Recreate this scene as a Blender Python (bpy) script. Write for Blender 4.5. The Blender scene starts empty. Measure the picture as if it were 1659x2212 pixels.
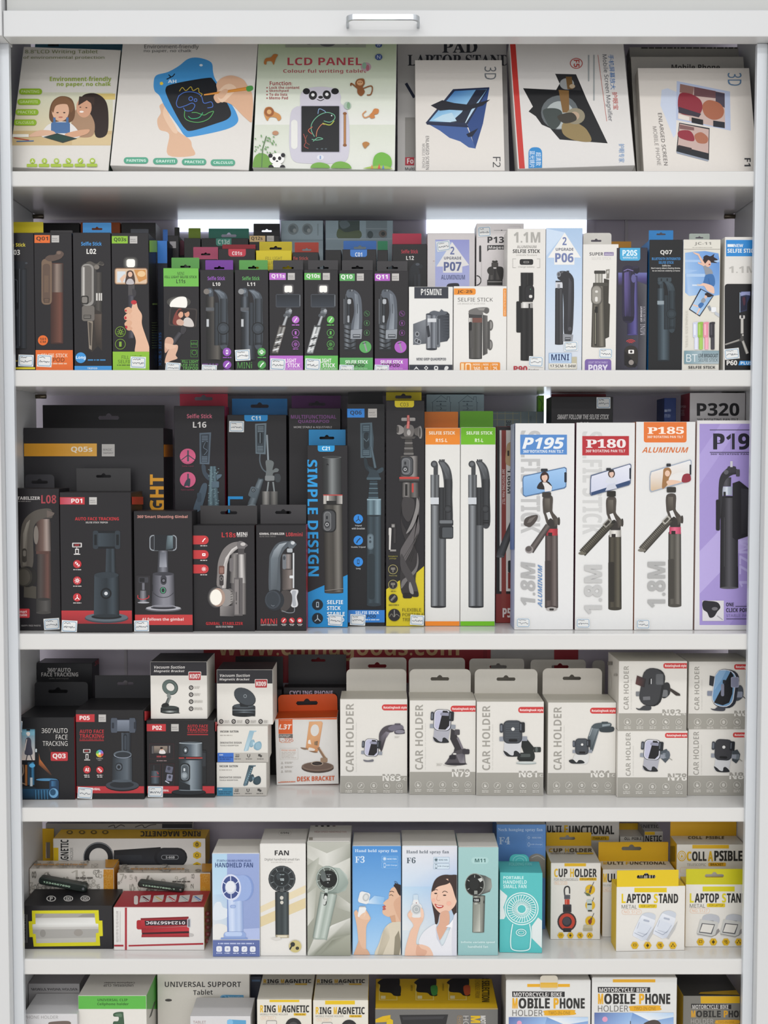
import bpy, bmesh, math, random
from mathutils import Vector, Matrix

random.seed(7)
S = bpy.context.scene
COL = S.collection

# ------------------------------------------------------------------ camera, light, exposure
F_PX, PITCH, DIST, CAM_Z = 2300.0, math.radians(2.6), 1.5, 1.45
cam_data = bpy.data.cameras.new('camera')
cam = bpy.data.objects.new('camera', cam_data)
COL.objects.link(cam)
cam.location = (0, -DIST, CAM_Z)
cam.rotation_euler = (math.pi / 2 - PITCH, 0, 0)
cam_data.sensor_fit = 'HORIZONTAL'
cam_data.sensor_width = 36
cam_data.lens = 36 * F_PX / 1659
cam_data.clip_start = 0.05
S.camera = cam

S.view_settings.view_transform = 'Standard'
S.view_settings.look = 'None'
S.view_settings.gamma = 1
S.view_settings.exposure = 0.14
try:
    S.view_settings.use_curve_mapping = False
except Exception:
    pass

world = bpy.data.worlds.new('shop_ambient')
S.world = world
world.use_nodes = True
bg = world.node_tree.nodes['Background']
bg.inputs['Color'].default_value = (0.97, 0.98, 1.0, 1)
bg.inputs['Strength'].default_value = 0.76


def ceiling_or_fill_lamp(x, y, z, sx, sy, power, colour=(1, 0.985, 0.96)):
    d = bpy.data.lights.new('ceiling_or_fill_light', 'AREA')
    d.shape = 'RECTANGLE'
    d.size, d.size_y, d.energy, d.color = sx, sy, power, colour
    o = bpy.data.objects.new('ceiling_or_fill_light', d)
    COL.objects.link(o)
    o.location = (x, y, z)


ceiling_or_fill_lamp(0.1, -1.5, 3.0, 2.6, 0.16, 15)
ceiling_or_fill_lamp(-0.2, -3.1, 3.0, 3.2, 0.5, 30)
ceiling_or_fill_lamp(0.2, -5.4, 3.0, 3.6, 0.6, 52)  # unseen fill lamp, added at a low angle to reach the deeper boxes
ceiling_or_fill_lamp(-0.1, -8.5, 3.0, 4.0, 0.8, 80)  # second added fill lamp, out of view, for more frontal light

# ------------------------------------------------------------------ photograph geometry
def ray(px, py):
    x, y = (px - 829.5) / F_PX, (1106 - py) / F_PX
    c, s = math.cos(PITCH), math.sin(PITCH)
    return Vector((x, c + y * s, y * c - s))


EYE = Vector((0, -DIST, CAM_Z))


def at(px, py, Y):
    """the point at depth Y behind the cabinet's front plane seen at that spot"""
    d = ray(px, py)
    return EYE + d * ((Y + DIST) / d.y)


def hit(px, py, o, n):
    d = ray(px, py)
    return EYE + d * ((o - EYE).dot(n) / d.dot(n))


def depth_on(py, z):
    """depth Y at which a horizontal plane of height z is seen at row py"""
    d = ray(829.5, py)
    return d.y * ((z - CAM_Z) / d.z) - DIST


SHELF_TOP = {1: 369, 2: 799, 3: 1369, 4: 1745, 5: 2072, 6: 2420}
SHELF_BOT = {1: 403, 2: 835, 3: 1404, 4: 1776, 5: 2106, 6: 2470}
ZT = {k: at(829.5, v, 0).z for k, v in SHELF_TOP.items()}
ZB = {k: at(829.5, v, 0).z for k, v in SHELF_BOT.items()}
BACK_Y = 0.215

# ------------------------------------------------------------------ materials
def lin(c):
    c = c / 255.0
    return c / 12.92 if c <= 0.04045 else ((c + 0.055) / 1.055) ** 2.4


_hex = {}


def hx(c):
    if isinstance(c, tuple):
        return c
    if c not in _hex:
        h = c.lstrip('#')
        if len(h) == 3:
            h = ''.join(k * 2 for k in h)
        _hex[c] = (lin(int(h[0:2], 16)), lin(int(h[2:4], 16)), lin(int(h[4:6], 16)), 1.0)
    return _hex[c]


def mix(a, b, t):
    a, b = hx(a), hx(b)
    return tuple(a[i] * (1 - t) + b[i] * t for i in range(3)) + (1.0,)


def material(name,colour=None,rough=0.5,metal=0.0,spec=0.5,noise=0.0,attr=None,trans=0.0,alpha=1.0,scale=60,bump=0.0,emit=None,strength=1.0,coat=0.0):
    m = bpy.data.materials.new(name)
    m.use_nodes = True
    nt = m.node_tree
    b = nt.nodes['Principled BSDF']
    b.inputs['Roughness'].default_value = rough
    b.inputs['Metallic'].default_value = metal
    b.inputs['Specular IOR Level'].default_value = spec
    b.inputs['Transmission Weight'].default_value = trans
    b.inputs['Alpha'].default_value = alpha
    b.inputs['Coat Weight'].default_value = coat
    src = None
    if attr:
        a = nt.nodes.new('ShaderNodeVertexColor')
        a.layer_name = attr
        src = a.outputs['Color']
    elif colour:
        b.inputs['Base Color'].default_value = hx(colour)
    if noise or bump:
        tc = nt.nodes.new('ShaderNodeTexCoord')
        n = nt.nodes.new('ShaderNodeTexNoise')
        n.inputs['Scale'].default_value = scale
        n.inputs['Detail'].default_value = 5
        nt.links.new(tc.outputs['Object'], n.inputs['Vector'])
        if noise:
            mp = nt.nodes.new('ShaderNodeMapRange')
            mp.inputs['To Min'].default_value = 1 - noise
            mp.inputs['To Max'].default_value = 1 + noise
            nt.links.new(n.outputs['Fac'], mp.inputs['Value'])
            mx = nt.nodes.new('ShaderNodeMix')
            mx.data_type = 'RGBA'
            mx.blend_type = 'MULTIPLY'
            mx.inputs['Factor'].default_value = 1
            if src is None:
                mx.inputs[6].default_value = hx(colour)
            else:
                nt.links.new(src, mx.inputs[6])
            nt.links.new(mp.outputs['Result'], mx.inputs[7])
            src = mx.outputs[2]
        if bump:
            bp = nt.nodes.new('ShaderNodeBump')
            bp.inputs['Strength'].default_value = bump
            bp.inputs['Distance'].default_value = 0.001
            nt.links.new(n.outputs['Fac'], bp.inputs['Height'])
            nt.links.new(bp.outputs['Normal'], b.inputs['Normal'])
    if src is not None:
        nt.links.new(src, b.inputs['Base Color'])
    if emit:
        b.inputs['Emission Color'].default_value = hx(emit)
        b.inputs['Emission Strength'].default_value = strength
    return m


M_CARD = material('printed_carton_card', attr='print', rough=0.42, spec=0.34, noise=0.02, scale=220)
M_PAINT = material('white_cabinet_laminate', '#cecfd0', rough=0.28, spec=0.5, noise=0.012, scale=9)
M_SHELF = material('glossy_white_shelf', '#d3d2d0', rough=0.17, spec=0.5, noise=0.012, scale=9)
M_GREY = material('grey_shutter_paint', '#bdbebc', rough=0.45, noise=0.03, scale=14)
M_GUIDE = material('pale_guide_rail', '#ccd0d5', rough=0.3, metal=0.15, noise=0.01)
M_STEEL = material('brushed_steel', '#c4c8cc', rough=0.25, metal=1.0, noise=0.05, scale=90)
M_BRASS = material('aged_brass', '#7b7263', rough=0.4, metal=0.9, noise=0.1)
M_BACK = material('lavender_back_board', '#bab3c0', rough=0.35, noise=0.05, scale=5)
M_RED = material('red_banner_print', '#9c2f38', rough=0.35, noise=0.03)
M_GOLD = material('gold_banner_letters', '#cdb07e', rough=0.4, noise=0.02)
M_PALE = material('pale_backing_card', '#b9b8b6', rough=0.5, noise=0.02)
M_SKY = material('daylight_pane', '#eef4fb', rough=0.2, emit='#e6f0fb', strength=1.5, noise=0.02)
M_FILM = material('clear_window_film', '#ffffff', rough=0.08, trans=0.0, alpha=0.16, spec=0.8)
M_FLOOR = material('shop_floor_tile', '#ece7de', rough=0.35, noise=0.06, scale=4)
M_WALL = material('shop_wall_paint', '#b7b2b8', rough=0.7, noise=0.03, scale=6)
M_RUBBER = material('dark_green_plastic', '#1d2622', rough=0.35, noise=0.06)
M_DOTS = material('pale_green_digits', '#b9d8bd', rough=0.4, noise=0.02)
M_WHITE = material('plain_white_card', '#c9c5c0', rough=0.5, noise=0.02, scale=120)

# ------------------------------------------------------------------ object helpers
def put(name, verts, faces, mat, parent=None, loc=(0, 0, 0), cols=None, smooth=False):
    me = bpy.data.meshes.new(name)
    me.from_pydata([tuple(v) for v in verts], [], faces)
    me.materials.append(mat)
    if cols is not None:
        at_ = me.color_attributes.new('print', 'FLOAT_COLOR', 'CORNER')
        flat = []
        for f, c in zip(faces, cols):
            if isinstance(c, list):
                for k in c:
                    flat.extend(k)
            else:
                flat.extend(c * len(f))
        at_.data.foreach_set('color', flat)
    if smooth:
        for p in me.polygons:
            p.use_smooth = True
    me.update()
    o = bpy.data.objects.new(name, me)
    COL.objects.link(o)
    o.location = loc
    if parent:
        o.parent = parent
    return o


def empty(name, loc=(0, 0, 0)):
    o = bpy.data.objects.new(name, None)
    o.empty_display_size = 0.02
    COL.objects.link(o)
    o.location = loc
    return o


def tag(o, label=None, cat=None, group=None, kind=None):
    if label:
        o['label'] = label
    if cat:
        o['category'] = cat
    if group:
        o['group'] = group
    if kind:
        o['kind'] = kind
    return o


def slab(name, x0, x1, y0, y1, z0, z1, mat, parent=None, bevel=0.0, seg=2, loc=None):
    bm = bmesh.new()
    bmesh.ops.create_cube(bm, size=1)
    c = Vector(((x0 + x1) / 2, (y0 + y1) / 2, (z0 + z1) / 2))
    for v in bm.verts:
        v.co = Vector((v.co.x * (x1 - x0), v.co.y * (y1 - y0), v.co.z * (z1 - z0)))
    if bevel:
        bmesh.ops.bevel(bm, geom=bm.edges[:], offset=bevel, segments=seg, affect='EDGES', profile=0.5)
    me = bpy.data.meshes.new(name)
    bm.to_mesh(me)
    bm.free()
    me.materials.append(mat)
    o = bpy.data.objects.new(name, me)
    COL.objects.link(o)
    o.location = c - (parent.location if parent else Vector((0, 0, 0)))
    if parent:
        o.parent = parent
    return o


def pipe(name, pts, r, mat, parent=None, seg=10, cyc=False):
    """a round bar along a chain of points"""
    pts = [Vector(p) for p in pts]
    vs, fs = [], []
    n = len(pts)
    for i, p in enumerate(pts):
        t = (pts[min(i + 1, n - 1)] - pts[max(i - 1, 0)]).normalized()
        a = t.orthogonal().normalized() if i == 0 else (a - t * a.dot(t)).normalized()
        b = t.cross(a)
        for k in range(seg):
            w = 2 * math.pi * k / seg
            vs.append(p + (a * math.cos(w) + b * math.sin(w)) * r)
    for i in range(n - 1):
        for k in range(seg):
            fs.append([i*seg+k,i*seg+(k+1) % seg,(i+1)*seg+(k+1) % seg,(i+1)*seg+k])
    fs.append(list(range(seg))[::-1])
    fs.append([(n - 1) * seg + k for k in range(seg)])
    return put(name, vs, fs, mat, parent, smooth=True)


# ------------------------------------------------------------------ lettering
_txt = {}


def sans(s, bold):
    """the same characters in a sans serif cut (regular or bold) or, below zero, a bold serif one"""
    up,lo,dg = (0x1D400,0x1D41A,0x1D7CE) if bold < 0 else (0x1D5D4,0x1D5EE,0x1D7EC) if bold else (0x1D5A0,0x1D5BA,0x1D7E2)
    return ''.join(chr(up+ord(c) - 65) if 'A' <= c <= 'Z' else chr(lo+ord(c) - 97) if 'a' <= c <= 'z' else chr(dg+ord(c) - 48) if '0' <= c <= '9' else c for c in s)


def glyphs(s, bold=0):
    """flat outline mesh of a word: (verts, faces) scaled to a unit box"""
    bold = (bold > 0) - (bold < 0)
    key = (s, bold)
    if key in _txt:
        return _txt[key]
    cu = bpy.data.curves.new('word', 'FONT')
    cu.body = sans(s, bold)
    cu.resolution_u = 2
    o = bpy.data.objects.new('word', cu)
    COL.objects.link(o)
    me = bpy.data.meshes.new_from_object(o)
    vs = [(v.co.x, v.co.y) for v in me.vertices]
    fs = [list(p.vertices) for p in me.polygons]
    bpy.data.objects.remove(o)
    bpy.data.curves.remove(cu)
    bpy.data.meshes.remove(me)
    if not vs:
        vs, fs = [(0, 0), (1, 0), (0, 1)], []
    x0, x1 = min(v[0] for v in vs), max(v[0] for v in vs)
    y0, y1 = min(v[1] for v in vs), max(v[1] for v in vs)
    dx, dy = max(x1 - x0, 1e-6), max(y1 - y0, 1e-6)
    _txt[key] = ([((v[0] - x0) / dx, (v[1] - y0) / dy) for v in vs], fs)
    return _txt[key]


def clip(poly, lo, hi):
    """clip [(u, v, colour)] against a rectangle"""
    for ax, lim, sgn in ((0, lo[0], 1), (0, hi[0], -1), (1, lo[1], 1), (1, hi[1], -1)):
        out = []
        for i in range(len(poly)):
            a, b = poly[i - 1], poly[i]
            da, db = (a[ax] - lim) * sgn, (b[ax] - lim) * sgn
            if (da >= 0) != (db >= 0):
                t = da / (da - db)
                out.append((a[0] + (b[0] - a[0]) * t, a[1] + (b[1] - a[1]) * t, mix(a[2], b[2], t)))
            if db >= 0:
                out.append(b)
        poly = out
        if len(poly) < 3:
            return []
    return poly


class Print:
    """Printed layer on a plane: everything is drawn in the zoom frame Z = (scale, x offset, y offset) of the photograph."""

    def __init__(s, Z):
        s.Z = Z
        s.vs, s.fs, s.cs = [], [], []
        s.k = 1

    def plane(s, O, U, V, N, w, h, m=0.0004):
        s.O, s.U, s.V, s.N, s.w, s.h, s.m = O, U, V, N, w, h, m
        return s

    def uv(s, x, y):
        q = hit(s.Z[1] + x / s.Z[0], s.Z[2] + y / s.Z[0], s.O, s.N) - s.O
        return q.dot(s.U), q.dot(s.V)

    def lay(s, polys):
        """polys: lists of (u, v, colour) in plane coordinates, one new layer"""
        z = s.N * (0.00002 * s.k)
        s.k += 1
        lo, hi = ((s.m, s.m), (s.w - s.m, s.h - s.m)) if s.m >= 0 else ((-9, getattr(s, 'low', -9)), (9, 9))
        for p in polys:
            if any(q[0] < lo[0] or q[0] > hi[0] or q[1] < lo[1] or q[1] > hi[1] for q in p):
                p = clip(p, lo, hi)
            if len(p) < 3:
                continue
            area = sum(p[i - 1][0] * p[i][1] - p[i][0] * p[i - 1][1] for i in range(len(p)))
            if area < 0:
                p = p[::-1]
            b = len(s.vs)
            s.vs += [s.O + s.U * a[0] + s.V * a[1] + z for a in p]
            s.fs.append(list(range(b, b + len(p))))
            s.cs.append([a[2] for a in p])

    # --- shapes in frame coordinates
    def p(s, pts, c):
        cc = [hx(k) for k in c] if isinstance(c, list) else [hx(c)] * len(pts)
        s.lay([[s.uv(*q) + (k,) for q, k in zip(pts, cc)]])
        return s

    def r(s, x0, y0, x1, y1, c):
        return s.p([(x0, y0), (x1, y0), (x1, y1), (x0, y1)], c)

    def band(s, y0, y1, c):
        return s.r(-9999, y0, 9999, y1, c)

    def g(s, x0, y0, x1, y1, ct, cb):
        return s.p([(x0, y0), (x1, y0), (x1, y1), (x0, y1)], [ct, ct, cb, cb])

    def gh(s, x0, y0, x1, y1, cl, cr):
        return s.p([(x0, y0), (x1, y0), (x1, y1), (x0, y1)], [cl, cr, cr, cl])

    def full(s, ct, cb=None, cr=None):
        cb = cb or ct
        s.lay([[(0, 0, hx(cb)), (s.w, 0, hx(cr or cb)), (s.w, s.h, hx(ct)), (0, s.h, hx(ct))]])
        return s

    def rr(s, x0, y0, x1, y1, rad, c, rot=0, n=4):
        cx, cy = (x0 + x1) / 2, (y0 + y1) / 2
        rad = min(rad, abs(x1 - x0) / 2, abs(y1 - y0) / 2)
        pts = []
        for ax,ay,a0 in ((x1 - rad,y0+rad,-90),(x1 - rad,y1 - rad,0),(x0+rad,y1 - rad,90),(x0+rad,y0+rad,180)):
            for i in range(n + 1):
                a = math.radians(a0 + 90 * i / n)
                pts.append((ax + rad * math.cos(a), ay + rad * math.sin(a)))
        if rot:
            ca, sa = math.cos(math.radians(rot)), math.sin(math.radians(rot))
            pts = [(cx + (x - cx) * ca - (y - cy) * sa, cy + (x - cx) * sa + (y - cy) * ca) for x, y in pts]
        return s.p(pts, c)

    def e(s, cx, cy, rx, ry, c, n=22, rot=0):
        ca, sa = math.cos(math.radians(rot)), math.sin(math.radians(rot))
        pts = []
        for i in range(n):
            a = 2 * math.pi * i / n
            x, y = rx * math.cos(a), ry * math.sin(a)
            pts.append((cx + x * ca - y * sa, cy + x * sa + y * ca))
        return s.p(pts, c)

    def ring(s, cx, cy, rx, ry, wd, c, n=24, a0=0, a1=360):
        out = []
        full = a1 - a0 >= 360
        for i in range(n):
            t0, t1 = math.radians(a0 + (a1 - a0) * i / n), math.radians(a0 + (a1 - a0) * (i + 1) / n)
            q = [(cx+(rx+d)*math.cos(t),cy+(ry+d)*math.sin(t)) for t,d in ((t0,wd/2),(t1,wd/2),(t1,-wd/2),(t0,-wd/2))]
            out.append([s.uv(*k) + (hx(c),) for k in q])
        s.lay(out)
        return s

    def l(s, pts, wd, c):
        out = ([], [])
        for i, ((xa, ya), (xb, yb)) in enumerate(zip(pts, pts[1:])):
            dx, dy = xb - xa, yb - ya
            q = math.hypot(dx, dy) or 1
            nx, ny = -dy / q * wd / 2, dx / q * wd / 2
            ex, ey = dx / q * wd * 0.25, dy / q * wd * 0.25
            out[i % 2].append([s.uv(*k)+(hx(c),) for k in ((xa+nx - ex,ya+ny - ey),(xb+nx+ex,yb+ny+ey),(xb - nx+ex,yb - ny+ey),(xa - nx - ex,ya - ny - ey))])
        s.lay(out[0])
        s.k -= 0.6
        s.lay(out[1])
        return s

    def curve(s, pts, wd, c, n=6):
        """smooth stroke through points"""
        q = [pts[0]] + list(pts) + [pts[-1]]
        o = []
        for i in range(1, len(q) - 2):
            for k in range(n):
                t = k / n
                o.append(tuple(0.5*(2*q[i][j]+(q[i+1][j] - q[i - 1][j])*t+(2*q[i - 1][j] - 5*q[i][j]+4*q[i+1][j] - q[i+2][j])*t*t+(3*q[i][j] - q[i - 1][j] - 3*q[i+1][j]+q[i+2][j])*t ** 3) for j in (0,1)))
        o.append(pts[-1])
        return s.l(o, wd, c)

    def blob(s, pts, c, n=5):
        """smooth closed shape through points"""
        m = len(pts)
        o = []
        for i in range(m):
            a, b, d, f = pts[i - 1], pts[i], pts[(i + 1) % m], pts[(i + 2) % m]
            for k in range(n):
                t = k / n
                o.append(tuple(0.5*(2*b[j]+(d[j] - a[j])*t+(2*a[j] - 5*b[j]+4*d[j] - f[j])*t*t+(3*b[j] - a[j] - 3*d[j]+f[j])*t ** 3) for j in (0,1)))
        return s.p(o, c)

    def tb(s, a, b, w0, w1, cols, cap=0):
        """shaded bar from a to b: colours run across its width"""
        (xa, ya), (xb, yb) = a, b
        dx, dy = xb - xa, yb - ya
        q = math.hypot(dx, dy) or 1
        nx, ny = dy / q, -dx / q
        if dy > 0 or (dy == 0 and dx < 0):
            nx, ny = -nx, -ny
        out = []
        n = len(cols) - 1
        for i in range(n):
            f0, f1 = i / n - 0.5, (i + 1) / n - 0.5
            c0, c1 = hx(cols[i]), hx(cols[i + 1])
            out.append([s.uv(xa+nx*w0*f0,ya+ny*w0*f0)+(c0,),s.uv(xa+nx*w0*f1,ya+ny*w0*f1)+(c1,),
                        s.uv(xb+nx*w1*f1,yb+ny*w1*f1)+(c1,),s.uv(xb+nx*w1*f0,yb+ny*w1*f0)+(c0,)])
        s.lay(out)
        if cap:
            mid = cols[len(cols) // 2]
            s.e(xa, ya, w0 / 2, w0 / 2 * cap, mid)
            s.e(xb, yb, w1 / 2, w1 / 2 * cap, cols[0])
        return s

    def t(s, txt, x0, y0, x1, y1, c, b=0, rot=0, sl=0, sk=0, below=None):
        """lettering whose ink fills the box; rot 90 reads upwards, -90 downwards, 180 upside down; sl leans it"""
        vs, fs = glyphs(txt, b)
        b = max(0, abs(b) - 2) * .45
        cc = hx(c)
        out = []
        H = abs(y1 - y0) if rot in (0, 180) else abs(x1 - x0)
        dx, dy = 0.016 * b * H, 0.011 * b * H
        sx, sy = (dx, dy) if rot in (0, 180) else (dy, dx)
        ax0, ax1, ay0, ay1 = x0 + sx, x1 - sx, y0 + sy, y1 - sy
        for kx, ky in ((-1, -1), (1, -1), (-1, 1), (1, 1), (0, 0)) if b else ((0, 0),):
            x0, x1, y0, y1 = ax0 + kx * sx, ax1 + kx * sx, ay0 + ky * sy, ay1 + ky * sy
            pts = []
            for u, v in vs:
                u2 = u + sl * (v - 0.5)
                if rot == 0:
                    q = (x0 + (x1 - x0) * u2, y1 + (y0 - y1) * v + sk * u2)
                elif rot == 180:
                    q = (x1 - (x1 - x0) * u2, y0 + (y1 - y0) * v + sk * (1 - u2))
                elif rot == 90:
                    q = (x0 + (x1 - x0) * (1 - v) + sk * (1 - u2), y1 - (y1 - y0) * u2)
                else:
                    q = (x0 + (x1 - x0) * v + sk * u2, y0 + (y1 - y0) * u2)
                pts.append(s.uv(*q))
            out = [[pts[i] + (cc,) for i in f] for f in fs]
            if below is not None:
                vm = s.uv((x0 + x1) / 2, below)[1]
                out = [clip(p, (-9, -9), (9, vm)) for p in out]
            s.lay(out)
            s.k -= 0.6
        s.k += 0.6
        return s

    def ln(s, x0, y0, x1, y1, c, n=1, gap=0.45):
        """rows of print too small to read"""
        rnd = random.Random(int(x0 * 7 + y0 * 13))
        h = (y1 - y0) / (n + (n - 1) * gap) if n > 1 else (y1 - y0)
        out = []
        for i in range(n):
            ya = y0 + i * h * (1 + gap)
            x = x0
            end = x1 - (rnd.random() * 0.25 * (x1 - x0) if n > 1 else 0)
            while x < end:
                w = min((0.6 + rnd.random() * 2.2) * h * 1.6, end - x)
                out.append([s.uv(*k)+(hx(c),) for k in ((x,ya),(x+w,ya),(x+w,ya+h),(x,ya+h))])
                x += w + h * 0.55
        s.lay(out)
        return s

    def mg(s, x0, y0, x1, y1):
        h = y1 - y0
        s.r(x0, y0, x1, y1, '#b9b6b3')
        s.t('MAGIC', x0 + 0.1 * (x1 - x0), y0 + 0.36 * h, x0 + 0.8 * (x1 - x0), y0 + 0.54 * h, '#4a484a', 0)
        s.t('SNAPSHOT', x0 + 0.1 * (x1 - x0), y0 + 0.66 * h, x0 + 0.9 * (x1 - x0), y0 + 0.8 * h, '#4a484a', 0)
        return s

    def ic(s, cx, cy, rad, c, kind=0, ink='#ffffff', solid=True, wd=None):
        """round feature icon"""
        if solid:
            s.e(cx, cy, rad, rad, c)
        else:
            s.ring(cx, cy, rad, rad, wd or rad * 0.1, c)
            ink = c if ink == '#ffffff' else ink
        w = rad * 0.16
        if kind == 0:
            s.l([(cx,cy - rad*0.6),(cx,cy+rad*0.1),(cx - rad*0.5,cy+rad*0.5)],w,ink).l([(cx,cy),(cx+rad*0.5,cy+rad*0.5)],w,ink)
        elif kind == 1:
            s.rr(cx - rad*0.25,cy - rad*0.5,cx+rad*0.25,cy+rad*0.5,rad*0.1,ink).rr(cx - rad*0.14,cy - rad*0.36,cx+rad*0.14,cy+rad*0.3,rad*0.05,c)
        elif kind == 2:
            s.ring(cx, cy, rad * 0.25, rad * 0.25, w, ink, 10)
            for k in range(8):
                a = k * math.pi / 4
                s.l([(cx+rad*0.42*math.cos(a),cy+rad*0.42*math.sin(a)),(cx+rad*0.62*math.cos(a),cy+rad*0.62*math.sin(a))],w*0.8,ink)
        elif kind == 3:
            s.l([(cx - rad*0.45,cy - rad*0.1),(cx - rad*0.45,cy - rad*0.45),(cx - rad*0.1,cy - rad*0.45)],w,ink)
            s.l([(cx+rad*0.45,cy+rad*0.1),(cx+rad*0.45,cy+rad*0.45),(cx+rad*0.1,cy+rad*0.45)],w,ink).e(cx,cy,rad*0.2,rad*0.24,ink)
        elif kind == 4:
            s.l([(cx+rad*0.4,cy - rad*0.45),(cx - rad*0.1,cy+rad*0.05),(cx - rad*0.35,cy+rad*0.5)],w*1.5,ink)
        elif kind == 5:
            s.rr(cx - rad*0.45,cy - rad*0.35,cx+rad*0.45,cy+rad*0.4,rad*0.1,ink).e(cx,cy,rad*0.2,rad*0.2,c)
        return s


KEEP = []
WALL_X = [-9, 9]


class Box(Print):
    """One carton standing on a shelf; art methods print on its faces."""

    def __init__(s,Z,name,label,x0,x1,yt,sh,Y=None,yb=None,d=0.05,c='#211f22',cs=None,ct=None,lean=0,roll=0,yaw=0,
                 group=None, cat='box', zb=None, sink=0.0, bev=0.0005):
        super().__init__(Z)
        P = lambda x, y: (Z[1] + x / Z[0], Z[2] + y / Z[0])
        z0 = ZT[sh] + 0.0003 if zb is None else zb
        if yb is not None and Y is None:
            Y = depth_on(P(0, yb)[1], z0)
        s.Y, s.z0, s.d, s.label = Y, z0, d, label
        ptop = P((x0 + x1) / 2, yt)
        pbot_z = z0
        # middle row of the visible face, for the widths
        mid_y = None
        h_guess = at(*ptop, Y).z - z0
        zm = z0 + h_guess / 2
        Ym = Y + math.tan(math.radians(lean)) * h_guess / 2
        X0 = s._x_at(P(x0, 0)[0], zm, Ym)
        X1 = s._x_at(P(x1, 0)[0], zm, Ym)
        X0, X1 = max(X0 + 0.0003, WALL_X[0]), min(X1 - 0.0003, WALL_X[1])
        w = X1 - X0
        ca, sa = math.cos(math.radians(yaw)), math.sin(math.radians(yaw))
        U = Vector((ca, sa, 0))
        Nf = Vector((sa, -ca, 0))
        V = Vector((0, 0, 1))
        if lean:
            a = math.radians(lean)
            V = V * math.cos(a) - Nf * math.sin(a)
            Nf = U.cross(V)
        O = Vector((X0, Y, z0))
        if yaw:
            cxm = Vector(((X0 + X1) / 2, Y, z0))
            w = w / ca
            O = cxm - U * (w / 2)
        if roll:
            R = Matrix.Rotation(math.radians(roll), 3, -Nf)
            mid = O + U * (w / 2) - Vector((math.tan(math.radians(roll)) * h_guess / 2, 0, 0))
            U, V = R @ U, R @ V
            O = mid - U * (w / 2)
            low = min(O.z, (O + U * w).z)
            O.z += z0 - low
        D = -Nf * d
        if lean:  # rear lower edge rests on the shelf
            low = min((O + U * (w * i) + D * j).z for i in (0, 1) for j in (0, 1))
            O.z += z0 - low
        tp = hit(*ptop, O, Nf)
        h = (tp - O).dot(V)
        s.roof = ZB[sh - 1] - 0.0015 if sh > 1 else 9
        h = min(h, s.roof - O.z)
        s.o0, s.u0, s.v0, s.n0, s.w0, s.h0 = O, U, V, Nf, w, h
        cs, ct = cs or c, ct or c
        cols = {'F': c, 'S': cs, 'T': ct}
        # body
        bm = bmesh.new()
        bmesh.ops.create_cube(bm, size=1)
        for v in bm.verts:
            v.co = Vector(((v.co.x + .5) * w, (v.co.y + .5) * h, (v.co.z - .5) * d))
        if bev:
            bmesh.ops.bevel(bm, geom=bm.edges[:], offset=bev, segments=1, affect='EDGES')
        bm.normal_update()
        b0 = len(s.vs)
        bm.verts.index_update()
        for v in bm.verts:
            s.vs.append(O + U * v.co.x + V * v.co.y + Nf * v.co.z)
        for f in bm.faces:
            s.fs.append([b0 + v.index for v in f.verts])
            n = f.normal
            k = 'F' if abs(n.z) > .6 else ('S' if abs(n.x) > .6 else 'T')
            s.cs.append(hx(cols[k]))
        bm.free()
        base = O + U * (w / 2) + D * 0.5
        s.base = Vector((base.x, base.y, z0))
        s.name, s.group, s.cat = name, group, cat
        s.parts = []
        s.face('F')
        KEEP.append(s)

    @staticmethod
    def _x_at(px, z, Y):
        # column px at height z, depth Y (rows lean a little with the camera's pitch)
        fw = Vector((0, math.cos(PITCH), -math.sin(PITCH)))
        dep = (Vector((0, Y, z)) - EYE).dot(fw)
        return (px - 829.5) / F_PX * dep

    def face(s, k, m=0.0004):
        O, U, V, N, w, h, d = s.o0, s.u0, s.v0, s.n0, s.w0, s.h0, s.d
        if k == 'F':
            s.plane(O, U, V, N, w, h, m)
        elif k == 'T':
            s.plane(O + V * h, U, -N, V, w, d, m)
        elif k == 'R':
            s.plane(O + U * w, -N, V, U, d, h, m)
        elif k == 'L':
            s.plane(O - N * d, N, V, -U, d, h, m)
        return s

    def stk(s, x0, y0, x1, y1, rot=0):
        """white paper price sticker with a printed blue border and handwriting"""
        q = Print(s.Z).plane(s.o0, s.u0, s.v0, s.n0, s.w0, s.h0, -1)
        q.k = s.k + 7
        cx, cy, w, h = (x0 + x1) / 2, (y0 + y1) / 2, x1 - x0, y1 - y0
        ca, sa = math.cos(math.radians(rot)), math.sin(math.radians(rot))
        q.m = -1
        q.low = 0.0008
        R = lambda x, y: (cx + x * w * ca - y * h * sa, cy + x * w * sa + y * h * ca)
        rect = [R(-.5, -.5), R(.5, -.5), R(.5, .5), R(-.5, .5)]
        z0 = s.n0 * (0.00002 * (s.k + 1))
        z1 = s.n0 * (0.00002 * (s.k + 4))
        c = [s.o0 + s.u0 * a + s.v0 * max(b, 0.0006) for a, b in (q.uv(*k) for k in rect)]
        q.vs += [k + z0 for k in c] + [k + z1 for k in c]
        for i in range(4):
            j = (i + 1) % 4
            q.fs.append([i, i + 4, j + 4, j])
            q.cs.append(hx('#dcdcda'))
        q.fs.append([7, 6, 5, 4])
        q.cs.append(hx('#dedfde'))
        rad = 0.13
        pts = []
        for ax,ay,a0 in ((.43 - rad*.7,-.4+rad,-90),(.43 - rad*.7,.4 - rad,0),(-.43+rad*.7,.4 - rad,90),(-.43+rad*.7,-.4+rad,180)):
            for i in range(4):
                a = math.radians(a0 + 30 * i)
                pts.append(R(ax + rad * .7 * math.cos(a), ay + rad * math.sin(a)))
        q.l(pts + [pts[0]], h * 0.055, '#7fa3c0')
        rnd = random.Random(int(x0 + y0 * 3))
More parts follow.
